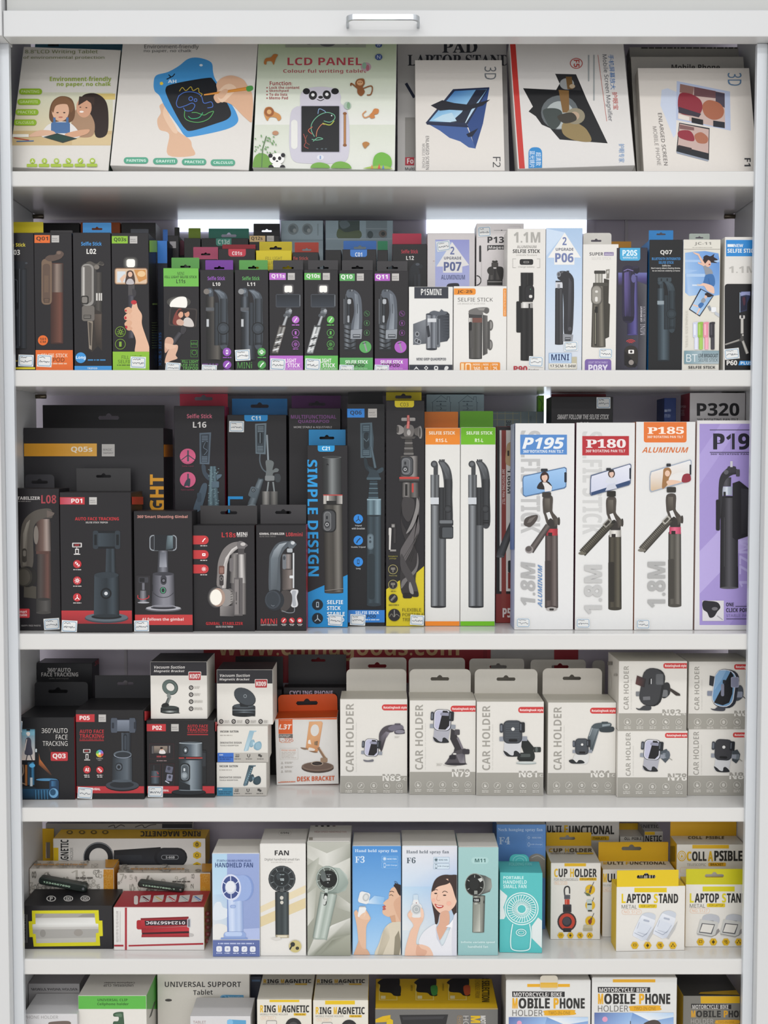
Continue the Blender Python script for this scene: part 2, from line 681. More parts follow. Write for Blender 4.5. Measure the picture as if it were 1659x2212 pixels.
        for yy, xs, xe, am in ((-.27, -.34, .0 + rnd.random() * .2, .05), (.06, -.36, .4, .09)):
            st, x = [], xs
            while x < xe:
                st.append(R(x, yy + am * (rnd.random() * 2 - 1)))
                x += 0.028 + rnd.random() * 0.03
            if len(st) > 1:
                q.l(st, h * 0.035, '#3c4654')
        s.parts.append(('price_sticker', q, 'white paper price sticker with blue border'))
        return s

    def tab(s,x0,x1,y0,c,hole=1,rad=4,hx0=None,hy=None,hw=None,back=True,cy1=None,name='hang_tab',flat=0):
        """card hang tab rising from the top's rear (or front) edge with a punched euro slot"""
        off = -s.n0 * (s.d if back else 0.0002)
        q = Print(s.Z).plane(s.o0 + off, s.u0, s.v0, s.n0, s.w0, s.h0, -1)
        (ua, va), (ub, vb) = q.uv(x0, y0), q.uv(x1, y0)
        top, bot = min((va + vb) / 2, s.roof + 0.0008 - s.o0.z), s.h0 - 0.002
        if top < s.h0 + 0.0015:
            return s
        ua, ub = max(ua, 0.0003), min(ub, s.w0 - 0.0003)
        pxu = abs(q.uv(x0 + 1, y0)[0] - q.uv(x0, y0)[0])
        rad = max(rad * pxu, 0.0005)
        out = [(ua, bot), (ub, bot)]
        for ax, a0 in ((ub - rad, 0), (ua + rad, 90)):
            for i in range(5):
                a = math.radians(a0 + 22.5 * i)
                out.append((ax + rad * math.cos(a), top - rad + rad * math.sin(a)))
        loops = [out]
        if hole:
            hw_ = (hw * pxu / 2) if hw else (ub - ua) * 0.17
            cx = q.uv(hx0, y0)[0] if hx0 is not None else (ua + ub) / 2
            cy = q.uv(x0, hy)[1] if hy is not None else (top + s.h0) / 2
            t = hw_ * 0.2
            k = t * 1.35
            hp = [(cx - hw_,cy - t),(cx+hw_,cy - t),(cx+hw_+t*.7,cy),(cx+hw_,cy+t),(cx+k*1.2,cy+t)]
            for i in range(1, 6):
                a = math.pi * i / 6
                hp.append((cx + k * math.cos(a), cy + t + k * math.sin(a)))
            hp += [(cx - k * 1.2, cy + t), (cx - hw_, cy + t), (cx - hw_ - t * .7, cy)]
            if min(p[1] for p in hp) > bot and max(p[1] for p in hp) < top:
                loops.append(hp)
        bm = bmesh.new()
        es = []
        for lp in loops:
            vv = [bm.verts.new((a, b, 0)) for a, b in lp]
            es += [bm.edges.new((vv[i - 1], vv[i])) for i in range(len(vv))]
        bmesh.ops.triangle_fill(bm, edges=es, use_beauty=True, use_dissolve=False, normal=(0, 0, 1))
        g = bmesh.ops.extrude_face_region(bm, geom=bm.faces[:])
        bmesh.ops.translate(bm,verts=[v for v in g['geom'] if isinstance(v,bmesh.types.BMVert)],vec=(0,0,-0.0006))
        bmesh.ops.recalc_face_normals(bm, faces=bm.faces[:])
        bm.verts.index_update()
        lean = flat
        for v in bm.verts:
            q.vs.append(q.O + q.U * v.co.x + q.V * v.co.y + q.N * v.co.z)
        for f in bm.faces:
            q.fs.append([v.index for v in f.verts])
            q.cs.append(hx(c))
        bm.free()
        q.k = 2
        q.m = -1
        s.parts.append((name, q, None))
        s.last = q
        return s

    def flap(s, c=None, inset=0.0012):
        """folded lid panel lying on the carton's top, with its tuck notches"""
        q = Print(s.Z)
        t = 0.0007
        a, b, e, f = inset, s.w0 - inset, 0.0006, s.d - 0.003
        prof = [(a, e), (b, e), (b, f * 0.82), (b - 0.002, f), (a + 0.002, f), (a, f * 0.82)]
        up = s.v0
        O = s.o0 + s.v0 * s.h0
        n = len(prof)
        for zz in (0.00005, t):
            q.vs += [O + s.u0 * x - s.n0 * y + up * zz for x, y in prof]
        q.fs = [list(range(n,2*n)),list(range(n))[::-1]]+[[i,(i+1) % n,n+(i+1) % n,n+i] for i in range(n)]
        q.cs = [hx(c or '#d9d6d1')] * len(q.fs)
        q.plane(O + up * t, s.u0, -s.n0, up, s.w0, s.d, 0.0016)
        q.k = 1
        s.parts.append(('lid_flap', q, None))
        s.last = q
        return q

    def done(s):
        if getattr(s, 'obj', None):
            return s.obj
        o = empty(s.name, s.base) if s.parts else None
        k = put('carton_body' if o else s.name,[v - s.base for v in s.vs],s.fs,M_CARD,o,(0,0,0) if o else s.base,s.cs)
        o = o or k
        tag(o, s.label, s.cat, s.group)
        for nm, q, lb in s.parts:
            c = put(nm, [v - s.base for v in q.vs], q.fs, M_CARD, o, (0, 0, 0), q.cs)
            if lb:
                c['label'] = lb
        s.obj = o
        return o


Z1, Z2 = (1.929, 0, 0), (1.931, 800, 0)
Z3, Z4, Z5, Z6 = (2.765, 0, 400), (2.765, 400, 440), (3.770, 860, 440), (3.959, 1240, 440)
Z7, Z8, Z9, Z10 = (3.456, 0, 820), (3.686, 270, 820), (3.456, 640, 820), (2.724, 1050, 820)
Z11, Z12, Z13, Z14 = (3.456, 0, 1380), (3.607, 440, 1380), (3.607, 860, 1380), (3.959, 1240, 1380)
Z15, Z16, Z17, Z18 = (3.456, 0, 1760), (3.607, 440, 1760), (3.607, 860, 1760), (3.259, 1150, 1760)

# ------------------------------------------------------------------ the room behind and under the cabinet
tag(slab('floor', -3, 3, -4, 2.5, -0.05, 0, M_FLOOR), kind='structure')
tag(slab('wall_back', -3, 3, 0.62, 0.7, 0, 3.2, M_WALL), kind='structure')

# ------------------------------------------------------------------ display cabinet
XL = Box._x_at(829.5 - 832, CAM_Z, 0)
XR = Box._x_at(829.5 + 832, CAM_Z, 0)
WALL_X[:] = [XL + 0.001, XR - 0.001]
GL = Box._x_at(33, CAM_Z, -0.006)
GR = Box._x_at(1622, CAM_Z, -0.006)
ZTOP = at(829.5, 22, -0.028).z
cab = empty('display_cabinet', (0, 0.1, 0))
tag(cab, 'white wall display cabinet whose open shelves hold all the boxes', 'cabinet')
for xa, xb in ((XL - 0.018, XL), (XR, XR + 0.018)):
    slab('side_panel', xa, xb, 0.004, 0.166, 0.06, ZTOP + 0.25, M_PAINT, cab, 0.001)
GW = 0.0145
for sgn, g in ((-1, GL), (1, GR)):
    a, b = sorted((g, g + sgn * GW))
    slab('guide_rail', a, b, -0.006, 0.003, 0.06, at(829.5, 97, 0).z, M_GUIDE, cab, 0.0012)
    a, b = sorted((g + sgn * GW, g + sgn * (GW + 0.06)))
    slab('front_stile', a, b, -0.022, 0.003, 0.06, at(829.5, 79, -0.028).z - 0.0004, M_PAINT, cab, 0.0015)
for k in range(1, 7):
    slab('shelf', XL + 0.0005, XR - 0.0005, 0.0, 0.204, ZB[k], ZT[k], M_SHELF, cab, 0.0022, 3)
slab('back_panel', XL - 0.03, XR + 0.03, BACK_Y, BACK_Y + 0.008, 0.06, ZTOP + 0.25, M_BACK, cab)
slab('plinth', XL - 0.018, XR + 0.018, 0.0, 0.2, 0.0, ZB[6], M_PAINT, cab, 0.002)
slab('top_panel', XL - 0.018, XR + 0.018, 0.005, 0.2, ZTOP + 0.235, ZTOP + 0.25, M_PAINT, cab)
for xw, sgn in ((XL, 1), (XR, -1)):
    for k in (1, 2):
        pipe('shelf_support',[(xw - sgn*0.002,0.064,ZB[k] - 0.0036 - 0),(xw+sgn*0.016,0.064,ZB[k] - 0.0036)],0.0035,M_BRASS,None)
        o = bpy.context.scene.objects[-1]
for o in [o for o in S.objects if o.name.startswith('shelf_support')]:
    o.parent = cab
    for v in o.data.vertices:
        v.co.y -= 0.0
        v.co.y -= cab.location.y - 0.1
    o.location = (-cab.location.x, -cab.location.y + 0.1, -cab.location.z)

zr0 = at(829.5, 79, -0.028).z
for e0, e1 in ((at(4, 22, -0.03).x - 0.06, at(4, 22, -0.03).x), (XR + 0.031, XR + 0.09)):
    slab('shutter_cheek', e0, e1, -0.032, 0.01, zr0 - 0.0004, ZTOP + 0.25, M_PAINT, cab, 0.001)

# daylight entering through glazed gaps of the back board
P2 = lambda n,x0,y0,x1,y1,Y,m: slab(n,at(x0,y0,Y).x,at(x1,y0,Y).x,Y,Y+0.003,at(x0,y1,Y).z,at(x0,y0,Y).z,m,cab)
P2('daylight_pane', 384, 470, 603, 500, 0.2105, M_SKY)
P2('daylight_pane', 921, 470, 1268, 504, 0.2105, M_SKY)
P2('daylight_pane', 1166, 830, 1189, 930, 0.2105, M_SKY)
P2('back_stile', 1268, 440, 1284, 640, 0.209, M_BACK)
P2('back_stile', 1351, 440, 1357, 640, 0.212, M_WALL)
P2('back_stile', 268, 1395, 274, 1560, 0.212, M_WALL)

# roller shutter pulled up in front of the top shelf
sh = empty('roller_shutter', (0, -0.014, ZTOP))
tag(sh, 'white roller shutter drawn up to the top edge, steel pull on its bottom rail', 'shutter')
zr = at(829.5, 79, -0.028).z
rx0, rx1 = at(6, 22, -0.028).x, XR + 0.03
slab('bottom_rail', rx0, rx1, -0.028, -0.001, zr, ZTOP, M_PAINT, sh, 0.0012)
slab('shutter_curtain', rx0 + 0.002, rx1, -0.019, -0.006, ZTOP + 0.0006, ZTOP + 0.25, M_GREY, sh, 0.001)
slab('curtain_seam', rx0 + 0.1, rx1, -0.0205, -0.018, ZTOP + 0.0005, ZTOP + 0.0035, M_PAINT, sh, 0.0008)
hz = at(829.5, 56, -0.028).z
h0, h1 = at(748.5, 56, -0.028).x, at(906, 56, -0.028).x
pts = [(h0, -0.027, hz)]
for i in range(7):
    a = math.radians(90 * i / 6)
    pts.append((h0 + 0.012 * (1 - math.cos(a)), -0.046 - 0.012 * math.sin(a), hz))
for i in range(7):
    a = math.radians(90 * i / 6)
    pts.append((h1 - 0.012 * (1 - math.sin(a)), -0.046 - 0.012 * math.cos(a), hz))
pts.append((h1, -0.027, hz))
hd = []
hf = []
for x, y, z in pts:   # flat bar handle
    hd += [(x, y, z - 0.0035), (x, y, z + 0.0035)]
npt = len(pts)
inner = []
for i, (x, y, z) in enumerate(pts):
    q = Vector(pts[min(i + 1, npt - 1)]) - Vector(pts[max(i - 1, 0)])
    q.normalize()
    nrm = Vector((-q.y, q.x, 0)) * 0.0035
    inner += [(x + nrm.x, y + nrm.y, z - 0.0035), (x + nrm.x, y + nrm.y, z + 0.0035)]
hv = hd + inner
N2 = 2 * npt
for i in range(npt - 1):
    a, b, c, d = 2 * i, 2 * i + 1, 2 * i + 3, 2 * i + 2
    hf += [[a, b, c, d], [N2 + a, N2 + d, N2 + c, N2 + b], [b, N2 + b, N2 + c, c], [a, d, N2 + d, N2 + a]]
hf += [[0, N2, N2 + 1, 1], [N2 - 2, N2 - 1, 2 * N2 - 1, 2 * N2 - 2]]
ho = put('pull_handle', [Vector(v) - sh.location for v in hv], hf, M_STEEL, sh)
for o in sh.children:
    if o.name.startswith('bottom_rail'):
        ho.parent = o
        ho.location = -o.location
ho['label'] = 'steel bow pull handle'

# red printed banner on the back board, seen under the fourth shelf
bn = Print((1,0,0)).plane(Vector((0,BACK_Y - 0.002,0)),Vector((1,0,0)),Vector((0,0,1)),Vector((0,-1,0)),9,9,-1)
def quad_at(x0, y0, x1, y1, c):
    bn.r(x0, y0, x1, y1, c)
bx = [at(440,1372,BACK_Y - 0.002),at(1249,1372,BACK_Y - 0.002),at(1249,1475,BACK_Y - 0.002),at(440,1475,BACK_Y - 0.002)]
b0 = len(bn.vs)
bn.vs += bx + [v + Vector((0, 0.0015, 0)) for v in bx]
bn.fs += [[3, 2, 1, 0], [0, 1, 5, 4], [1, 2, 6, 5], [2, 3, 7, 6], [3, 0, 4, 7], [4, 5, 6, 7]]
bn.cs += [hx('#9d2f38')] * 6
bn.t('www.chinagoods.com', 471, 1376, 992, 1428, '#cfae80', 1)
bn.r(1060, 1380, 1197, 1470, '#b5b3b1')
bn.r(1044, 1372, 1052, 1475, '#8a2a33')
cen = Vector((0, BACK_Y, bx[2].z))
o = put('wall_banner', [v - cen for v in bn.vs], bn.fs, M_CARD, None, cen, bn.cs)
tag(o, 'red banner with pale gold web address on the back board under the third shelf', 'banner')

# ================================================================== illustration helpers
BK = ['#141416', '#3d3e42', '#8d9095', '#3a3b3f', '#101012']
BKd = ['#0f1013', '#2d3138', '#5d646d', '#2a2e34', '#0d0e11']
SV = ['#5d5f62', '#c9cbcd', '#8b8d90', '#d6d7d8', '#66686b']


def stick(b, x0, y0, x1, y1, cols=BK, arm=BK, ay=.44, ky=.33, kr=.17, ring='#c9cdd2', base_y=1.0, lever=True):
    """folded selfie stick: pole, collar, curved phone arm with round knob"""
    w, h = x1 - x0, y1 - y0
    X = lambda f: x0 + w * f
    Y = lambda f: y0 + h * f
    b.tb((X(.36), Y(.3)), (X(.36), Y(base_y - .01)), w * .7, w * .7, cols, .14)
    b.tb((X(.2), Y(.1)), (X(.2), Y(.3)), w * .4, w * .4, cols)
    b.r(X(.0), Y(.253), X(.4), Y(.298), ring)
    b.r(X(.14), Y(.03), X(.34), Y(.1), arm[1])
    b.e(X(.17), Y(.028), w * .16, w * .16, arm[1])
    b.e(X(.17), Y(.028), w * .09, w * .09, arm[2])
    for f in (.4, .5, .58):
        b.rr(X(f), Y(-.004), X(f + .07), Y(.02), 2, arm[3])
    b.blob([(X(.36),Y(.01)),(X(.62),Y(.008)),(X(.88),Y(.05)),(X(1),Y(.13)),(X(1),Y(.25)),(X(1),Y(ay)),(X(.64),Y(ay)),(X(.62),Y(.25)),(X(.6),Y(.14)),(X(.5),Y(.06))],arm[1])
    b.p([(X(.4),Y(.012)),(X(.62),Y(.016)),(X(.84),Y(.06)),(X(.9),Y(.13)),(X(.74),Y(.14)),(X(.66),Y(.09)),(X(.52),Y(.045))],[arm[2],arm[2],arm[2],arm[1],arm[1],arm[2],arm[2]])
    b.tb((X(.82), Y(ay)), (X(.82), Y(.13)), w * .34, w * .34, [arm[4], arm[1], arm[3], arm[4]])
    if lever:
        b.tb((X(.5), Y(.185)), (X(.5), Y(ay)), w * .24, w * .24, [arm[0], arm[3], arm[4]])
        b.r(X(.68),Y(ay - .035),X(.95),Y(ay - .028),arm[4]).r(X(.68),Y(ay - .022),X(.95),Y(ay - .012),arm[4])
    b.e(X(.8), Y(ky), w * kr, w * kr, arm[0])
    b.e(X(.8), Y(ky), w * kr * .85, w * kr * .85, arm[3])
    b.e(X(.8), Y(ky), w * kr * .5, w * kr * .5, arm[1])


def phone(b, cx, cy, w, h, rot, frame='#20222a', scr='#9db8cf'):
    b.rr(cx - w / 2, cy - h / 2, cx + w / 2, cy + h / 2, min(w, h) * .14, frame, rot)
    b.rr(cx - w/2+w*.04,cy - h/2+h*.05,cx+w/2 - w*.04,cy+h/2 - h*.05,min(w,h)*.1,scr,rot)


def bust(b, cx, cy, r, hair='#2c211f', skin='#d9ab92', top='#e9e6e4'):
    """small printed portrait"""
    b.blob([(cx - r*1.9,cy+r*3.2),(cx - r*1.3,cy+r*1.5),(cx,cy+r*1.1),(cx+r*1.3,cy+r*1.5),(cx+r*1.9,cy+r*3.2)],top)
    b.e(cx, cy + r * .1, r * 1.2, r * 1.45, hair)
    b.r(cx - r * .35, cy + r * .6, cx + r * .35, cy + r * 1.4, skin)
    b.e(cx, cy + r * .15, r * .78, r * 1.0, skin)
    b.p([(cx - r*.9,cy - r*.25),(cx,cy - r*1.15),(cx+r*.9,cy - r*.25),(cx+r*.3,cy - r*.55)],hair)


def tracker(b, cx, y0, y1, w, cols, head_w, head_y1, body_y0, base=True, base_c='#6a7076', led=None, nx=0):
    """face tracking stand: phone clamp on a neck over a round body"""
    b.tb((cx + nx, body_y0 + 4), (cx + nx, head_y1 - 4), w * .4, w * .34, cols)
    hw = head_w / 2
    b.rr(cx - hw, y0, cx + hw, head_y1, head_w * .08, cols[0])
    b.gh(cx - hw*.7,y0+(head_y1 - y0)*.12,cx+hw*.7,head_y1 - (head_y1 - y0)*.12,cols[1],cols[2])
    for sgn in (-1, 1):
        b.rr(cx+sgn*hw*.82 - hw*.2,y0 - 3,cx+sgn*hw*.82+hw*.2,head_y1+3,hw*.15,cols[3])
        b.rr(cx+sgn*hw*.82 - hw*.1,y0+(head_y1 - y0)*.2,cx+sgn*hw*.82+hw*.1,head_y1 - (head_y1 - y0)*.2,3,cols[0])
    if base:
        b.e(cx, y1 - w * .16, w * .86, w * .19, cols[4])
        b.e(cx, y1 - w * .2, w * .84, w * .17, base_c)
        b.e(cx, y1 - w * .22, w * .6, w * .1, cols[0])
    b.tb((cx, y1 - w * .26), (cx, body_y0 + w * .1), w, w * .96, cols, .14)
    b.e(cx, body_y0 + w * .1, w * .48, w * .12, cols[3])
    yy = body_y0 + (y1 - body_y0) * .42
    b.e(cx - w*.02,yy,w*.22,w*.22,cols[0]).e(cx - w*.02,yy,w*.15,w*.15,cols[3]).e(cx - w*.02,yy,w*.07,w*.07,led or '#c9ccd0')


# ================================================================== first shelf: boxes leaning on their backs
G1 = 'drawing tablet and magnifier boxes on the top shelf'
LN = 15
K = dict(sh=1, d=.022, lean=LN, group=G1)
b = Box(Z1,'writing_tablet_box','white box with photo of mother and child drawing, far left of the top shelf',64,478,200,Y=.022,c='#dad6d0',cs='#3d4a40',roll=2.2,**K)
b.g(0, 385, 470, 600, '#cfd0ba', '#d8c8a4').r(360, 390, 480, 415, '#d4bd76')
b.r(0, 545, 470, 606, '#c9b083').r(300, 560, 470, 604, '#d3bd93')
b.blob([(330,430),(350,395),(400,390),(440,420),(452,480),(445,560),(400,570),(385,500),(340,470)],'#2c1f1c')
b.blob([(305,480),(330,450),(372,470),(395,520),(380,570),(300,560)],'#a8876c').e(350,448,32,42,'#cf9d80')
b.p([(330,402),(395,405),(392,440),(362,418),(326,440)],'#3a2a24').e(340,466,9,4,'#f3e9e2').e(335,447,4,2,'#30221e').e(360,449,4,2,'#30221e')
b.blob([(205,490),(215,430),(250,402),(295,410),(312,450),(305,500),(260,520),(225,515)],'#6b4b32').e(252,462,36,44,'#dcb093')
b.blob([(215,445),(235,412),(275,405),(308,440),(295,470),(280,436),(235,440),(222,470)],'#7b573a').e(240,470,5,2.5,'#3a2820').e(268,470,5,2.5,'#3a2820').e(253,489,9,3,'#b8705f')
b.blob([(175,570),(195,525),(240,508),(290,512),(325,545),(330,572),(250,580)],'#e2dfdc').rr(213,510,292,556,8,'#4a6f9e').r(222,490,232,520,'#4a6f9e').r(276,490,286,520,'#4a6f9e')
b.blob([(120,570),(160,545),(215,545),(230,558),(190,566)],'#d9b095').blob([(270,560),(320,545),(372,540),(360,560),(300,573)],'#d2a283')
b.p([(180,572),(238,556),(322,578),(262,596)],'#2b3a37').p([(195,573),(240,561),(305,578),(260,590)],'#22423a')
b.l([(60,575),(120,585)],4,'#b34a3a').l([(70,590),(140,588)],4,'#3d6aa0').r(50,560,120,572,'#e8e4da')
b.t('8.8"LCD Writing Tablet',105,208,408,228,'#77824d').t('of environmental protection',98,234,435,250,'#77824d')
b.t('Environment-friendly',208,320,464,345,'#93ab3c',1).t('no paper, no chalk',237,343,462,364,'#93ab3c',1)
for i, (tx, x) in enumerate((('PAINTING', 80), ('GRAFFITI', 73), ('PRACTICE', 65), ('CALCULUS', 57))):
    y = 370 + i * 43
    b.rr(x, y, x + 96, y + 25, 12, '#8cb02c').t(tx, x + 10, y + 7, x + 84, y + 18, '#d9e6b2')
for i in range(6):
    x = 112 + i * 50
    b.rr(x, 684, x + 44, 697, 3, '#a5bf43').ic(x + 24, 672, 11, '#a5bf43', i % 6, ink='#f1f2ea')

b = Box(Z1,'writing_tablet_box','white box picturing a blue drawing tablet held in two hands',484,1057,150,Y=.02,c='#dcd8d3',cs='#5c6b5e',roll=2.2,**K)
b.blob([(700,646),(705,560),(665,540),(655,500),(670,470),(665,440),(690,430),(702,470),(735,540),(790,580),(800,610),(808,648)],'#d9b295')
b.blob([(690, 440), (700, 470), (740, 545), (720, 550), (680, 480)], '#e4c3a8')
b.blob([(640,350),(650,315),(700,300),(745,275),(785,245),(830,241),(880,260),(888,300),(900,335),(955,420),(985,470),(990,510),(940,540),(800,570),(770,565),(745,530),(690,450),(665,400),(645,380)],'#4593cf')
b.blob([(690,370),(720,350),(860,325),(890,335),(930,400),(962,465),(950,495),(900,515),(800,545),(770,535),(740,490),(700,410)],'#1b1d22')
b.l([(695,330),(720,318),(728,308)],4,'#1d2127').l([(697,330),(712,320),(703,312)],4,'#1d2127').e(673,348,8,8,'#e7c740',5).t('AH',700,332,735,346,'#dfe9f2',1).e(838,272,7,5,'#dbe8f2')
gr = ['#b6a03e', '#57a35c', '#4a6fc0', '#3fae7a']
b.curve([(748,380),(760,365),(775,378),(795,362),(805,378),(826,368),(830,385),(842,392),(836,402)],3,gr[0])
b.curve([(745,400),(735,430),(745,448),(775,440),(800,430),(812,440),(800,460),(775,462),(765,450)],3,gr[2]).curve([(745,400),(770,385),(810,385),(838,400),(850,430),(880,425),(886,445),(865,450)],3,gr[2])
b.curve([(770,462),(770,490),(790,505),(830,510),(870,495),(890,465),(870,470),(850,480),(820,470),(800,470)],3,gr[1]).curve([(785,485),(800,495),(830,490),(845,470)],3,gr[3]).ring(795,412,8,8,3,gr[2]).ring(815,418,6,6,3,gr[2])
b.blob([(1052,400),(1052,505),(1020,490),(970,440),(930,425),(905,430),(890,405),(905,380),(902,350),(925,325),(965,315),(1010,330),(1030,355)],'#d8ae90').blob([(905,395),(930,360),(960,350),(985,370),(960,400),(925,428)],'#e6c6ab')
b.tb((850,396),(1030,370),6,15,['#c87f35','#e29c4a','#c27628']).blob([(1028,362),(1050,358),(1055,372),(1040,382),(1028,378)],'#4f9a4d').blob([(905,398),(935,372),(950,380),(925,412)],'#d8ae90')
b.t('Environment-friendly',602,186,828,208,'#5c5c5e',0).t('no paper, no chalk',600,206,798,222,'#5c5c5e',0)
for tx, x in (('PAINTING', 516), ('GRAFFITI', 638), ('PRACTICE', 758), ('CALCULUS', 878)):
    y = 656 + (x - 516) * .025
    b.rr(x, y, x + 102, y + 27, 13, '#56a286').t(tx, x + 12, y + 8, x + 92, y + 19, '#d6ebe1', 1)

b = Box(Z1,'writing_tablet_box','pale green box picturing a panda shaped drawing tablet among animals',1063,1650,150,Y=.019,c='#d5d8cf',cs='#27452f',roll=.9,**K)
b.full('#b9c7a6', '#dedfd8')
b.g(0, 150, 1700, 440, '#b3c4a0', '#dbdfd4').g(0, 440, 1700, 520, '#dbdfd4', '#e2e2dd')
b.t('LCD PANEL',1198,240,1508,272,'#b44a55',2).t('Colour ful writing tablet',1180,288,1526,308,'#a95b60',2)
b.e(1525, 279, 22, 19, '#bc9ea8').e(1518, 274, 9, 14, '#8fb39b').e(1532, 283, 7, 13, '#b56b7c')
b.t('Function:', 1124, 338, 1218, 356, '#9d4a4c', 1)
for i, tx in enumerate(('Lock the content', 'Sketchpad', 'To do lists', 'Memo Pad')):
    w = (126, 80, 75, 78)[i]
    b.e(1113,366+i*14.5,3,3,'#9d4a4c').t(tx,1122,359+i*14.5,1122+w,371+i*14.5,'#9d4a4c',1)
b.blob([(1250,440),(1252,395),(1280,370),(1340,362),(1400,372),(1420,400),(1420,430),(1445,455),(1455,520),(1455,630),(1440,672),(1400,682),(1280,682),(1225,672),(1208,630),(1205,560),(1212,470),(1235,445)],'#c9c6d1')
b.e(1277,381,15,13,'#232226').e(1396,381,16,13,'#232226').e(1304,398,17,19,'#232226',rot=20).e(1362,396,17,19,'#232226',rot=-20).e(1304,396,7,7,'#e8e8ea').e(1362,394,7,7,'#e8e8ea').e(1336,406,10,6,'#232226').curve([(1322,415),(1336,420),(1350,414)],3,'#232226')
b.rr(1213,500,1240,622,14,'#e2e2dd').rr(1252,440,1420,637,8,'#b9b5c4').rr(1256,443,1414,634,3,'#1c1d20').e(1335,657,15,11,'#dcdce4').r(1332,650,1338,664,'#8aa0c8')
b.tb((1437,470),(1437,610),10,10,['#7d5130','#c08a55','#7d5130']).e(1437,474,8,6,'#8a5a36').e(1437,606,8,6,'#8a5a36')
b.curve([(1310,570),(1298,545),(1300,515),(1325,485),(1360,470),(1390,478),(1395,495),(1375,510),(1350,505)],3,'#6fae8f').curve([(1325,475),(1330,455),(1350,462),(1358,470)],3,'#7f9fc4').curve([(1318,570),(1322,545),(1340,520),(1352,520)],3,'#c77a5a').curve([(1345,515),(1375,522),(1392,505)],4,'#a9b24a').curve([(1305,590),(1325,575),(1345,580),(1320,585),(1300,582)],3,'#6fae8f').e(1382,483,3,3,'#cfd6d4')
b.curve([(1300,560),(1285,545),(1302,530)],3,'#c7664f').curve([(1265,560),(1275,590),(1268,610),(1285,620)],3,'#9a4a44').curve([(1280,565),(1272,590),(1290,605)],3,'#7c4a3c')
for x in (1322, 1342, 1358):
    b.e(x, 622, 5, 3, '#4f5960')
b.blob([(1100,262),(1108,245),(1130,240),(1140,228),(1158,230),(1150,245),(1145,260),(1140,272),(1132,258),(1112,258),(1110,270),(1103,270)],'#b8763f').blob([(1100,470),(1108,450),(1130,448),(1142,465),(1165,478),(1172,495),(1160,505),(1150,492),(1125,490),(1115,505),(1105,490)],'#c98f55').ring(1122,468,15,15,10,'#9c5f35').e(1122,468,9,10,'#d9aa72')
b.blob([(1480,350),(1490,332),(1515,330),(1520,350),(1512,365),(1520,385),(1505,402),(1490,390),(1488,370)],'#8a5733').e(1500,347,13,11,'#c99a70').curve([(1488,368),(1465,350),(1462,358)],6,'#8a5733').curve([(1515,370),(1545,360),(1552,372),(1545,395),(1530,398)],5,'#8a5733').e(1496,345,2,2,'#231813').e(1505,345,2,2,'#231813')
b.blob([(1550,470),(1560,455),(1578,458),(1575,475),(1560,480),(1562,492),(1545,495),(1540,482)],'#c67f47').curve([(1540,485),(1520,492),(1512,478),(1525,465)],5,'#c98f60').blob([(1510,600),(1525,592),(1540,600),(1530,612),(1520,620)],'#b07b45').e(1148,556,13,9,'#b98a6c').e(1448,442,15,16,'#a9bcae').e(1452,442,7,14,'#7fa182')
b.blob([(1060,712),(1060,660),(1085,640),(1115,650),(1130,680),(1150,712)],'#6f9c49').l([(1090,712),(1095,620),(1110,570)],4,'#55764a')
rnd = random.Random(3)
for i in range(34):
    x, y = 1062 + rnd.random() * 90, 565 + rnd.random() * 80
    b.e(x, y, 4.5, 2.5, '#6f9a63', 6, rot=rnd.random() * 90)
b.e(1154,665,31,24,'#eeeeea').e(1128,652,9,9,'#232226').e(1180,650,9,9,'#232226').e(1143,664,7,8,'#232226').e(1166,663,7,8,'#232226').e(1155,675,5,3,'#232226').e(1154,702,26,20,'#eeeeea').e(1130,704,12,14,'#232226').e(1178,704,12,14,'#232226')
b.blob([(1300,712),(1300,690),(1330,680),(1368,690),(1370,712)],'#74a84a').blob([(1383,712),(1390,685),(1420,676),(1455,688),(1460,712)],'#74a84a').blob([(1555,700),(1560,655),(1590,638),(1625,655),(1632,690),(1610,712),(1580,712)],'#6fae45').blob([(1510,712),(1540,698),(1600,694),(1632,705),(1632,716)],'#9cba55')
b.p([(1543,712),(1550,688),(1557,712)],'#c98a45').p([(1572,712),(1580,685),(1588,712)],'#c75f4a').p([(1590,712),(1597,690),(1604,712)],'#5f86b5')
b.e(1578,193,14,10,'#44588c').e(1578,242,15,13,'#44588c').t('W',1570,188,1586,198,'#c9d2e4').t('N',1571,235,1585,249,'#c9d2e4')
b.r(1190,150,1525,202,'#9ca194').e(1365,186,32,13,'#5d5f62').e(1288,184,12,7,'#5d5f62').e(1447,184,12,7,'#5d5f62')

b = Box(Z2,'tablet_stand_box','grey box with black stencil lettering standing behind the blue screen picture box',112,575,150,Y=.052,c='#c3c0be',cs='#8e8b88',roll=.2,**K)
b.t('PAD', 300, 172, 447, 220, '#33343a', -4).t('LAPTOP STAND', 156, 228, 580, 275, '#33343a', -3)
b.l([(150,350),(182,405)],12,'#2a2f42').r(145,490,190,660,'#96938f').r(145,656,183,690,'#b32f3d').t('Fo',153,661,180,683,'#e5dcdc',3).t('Multi',145,698,184,711,'#3a3a3c',1)

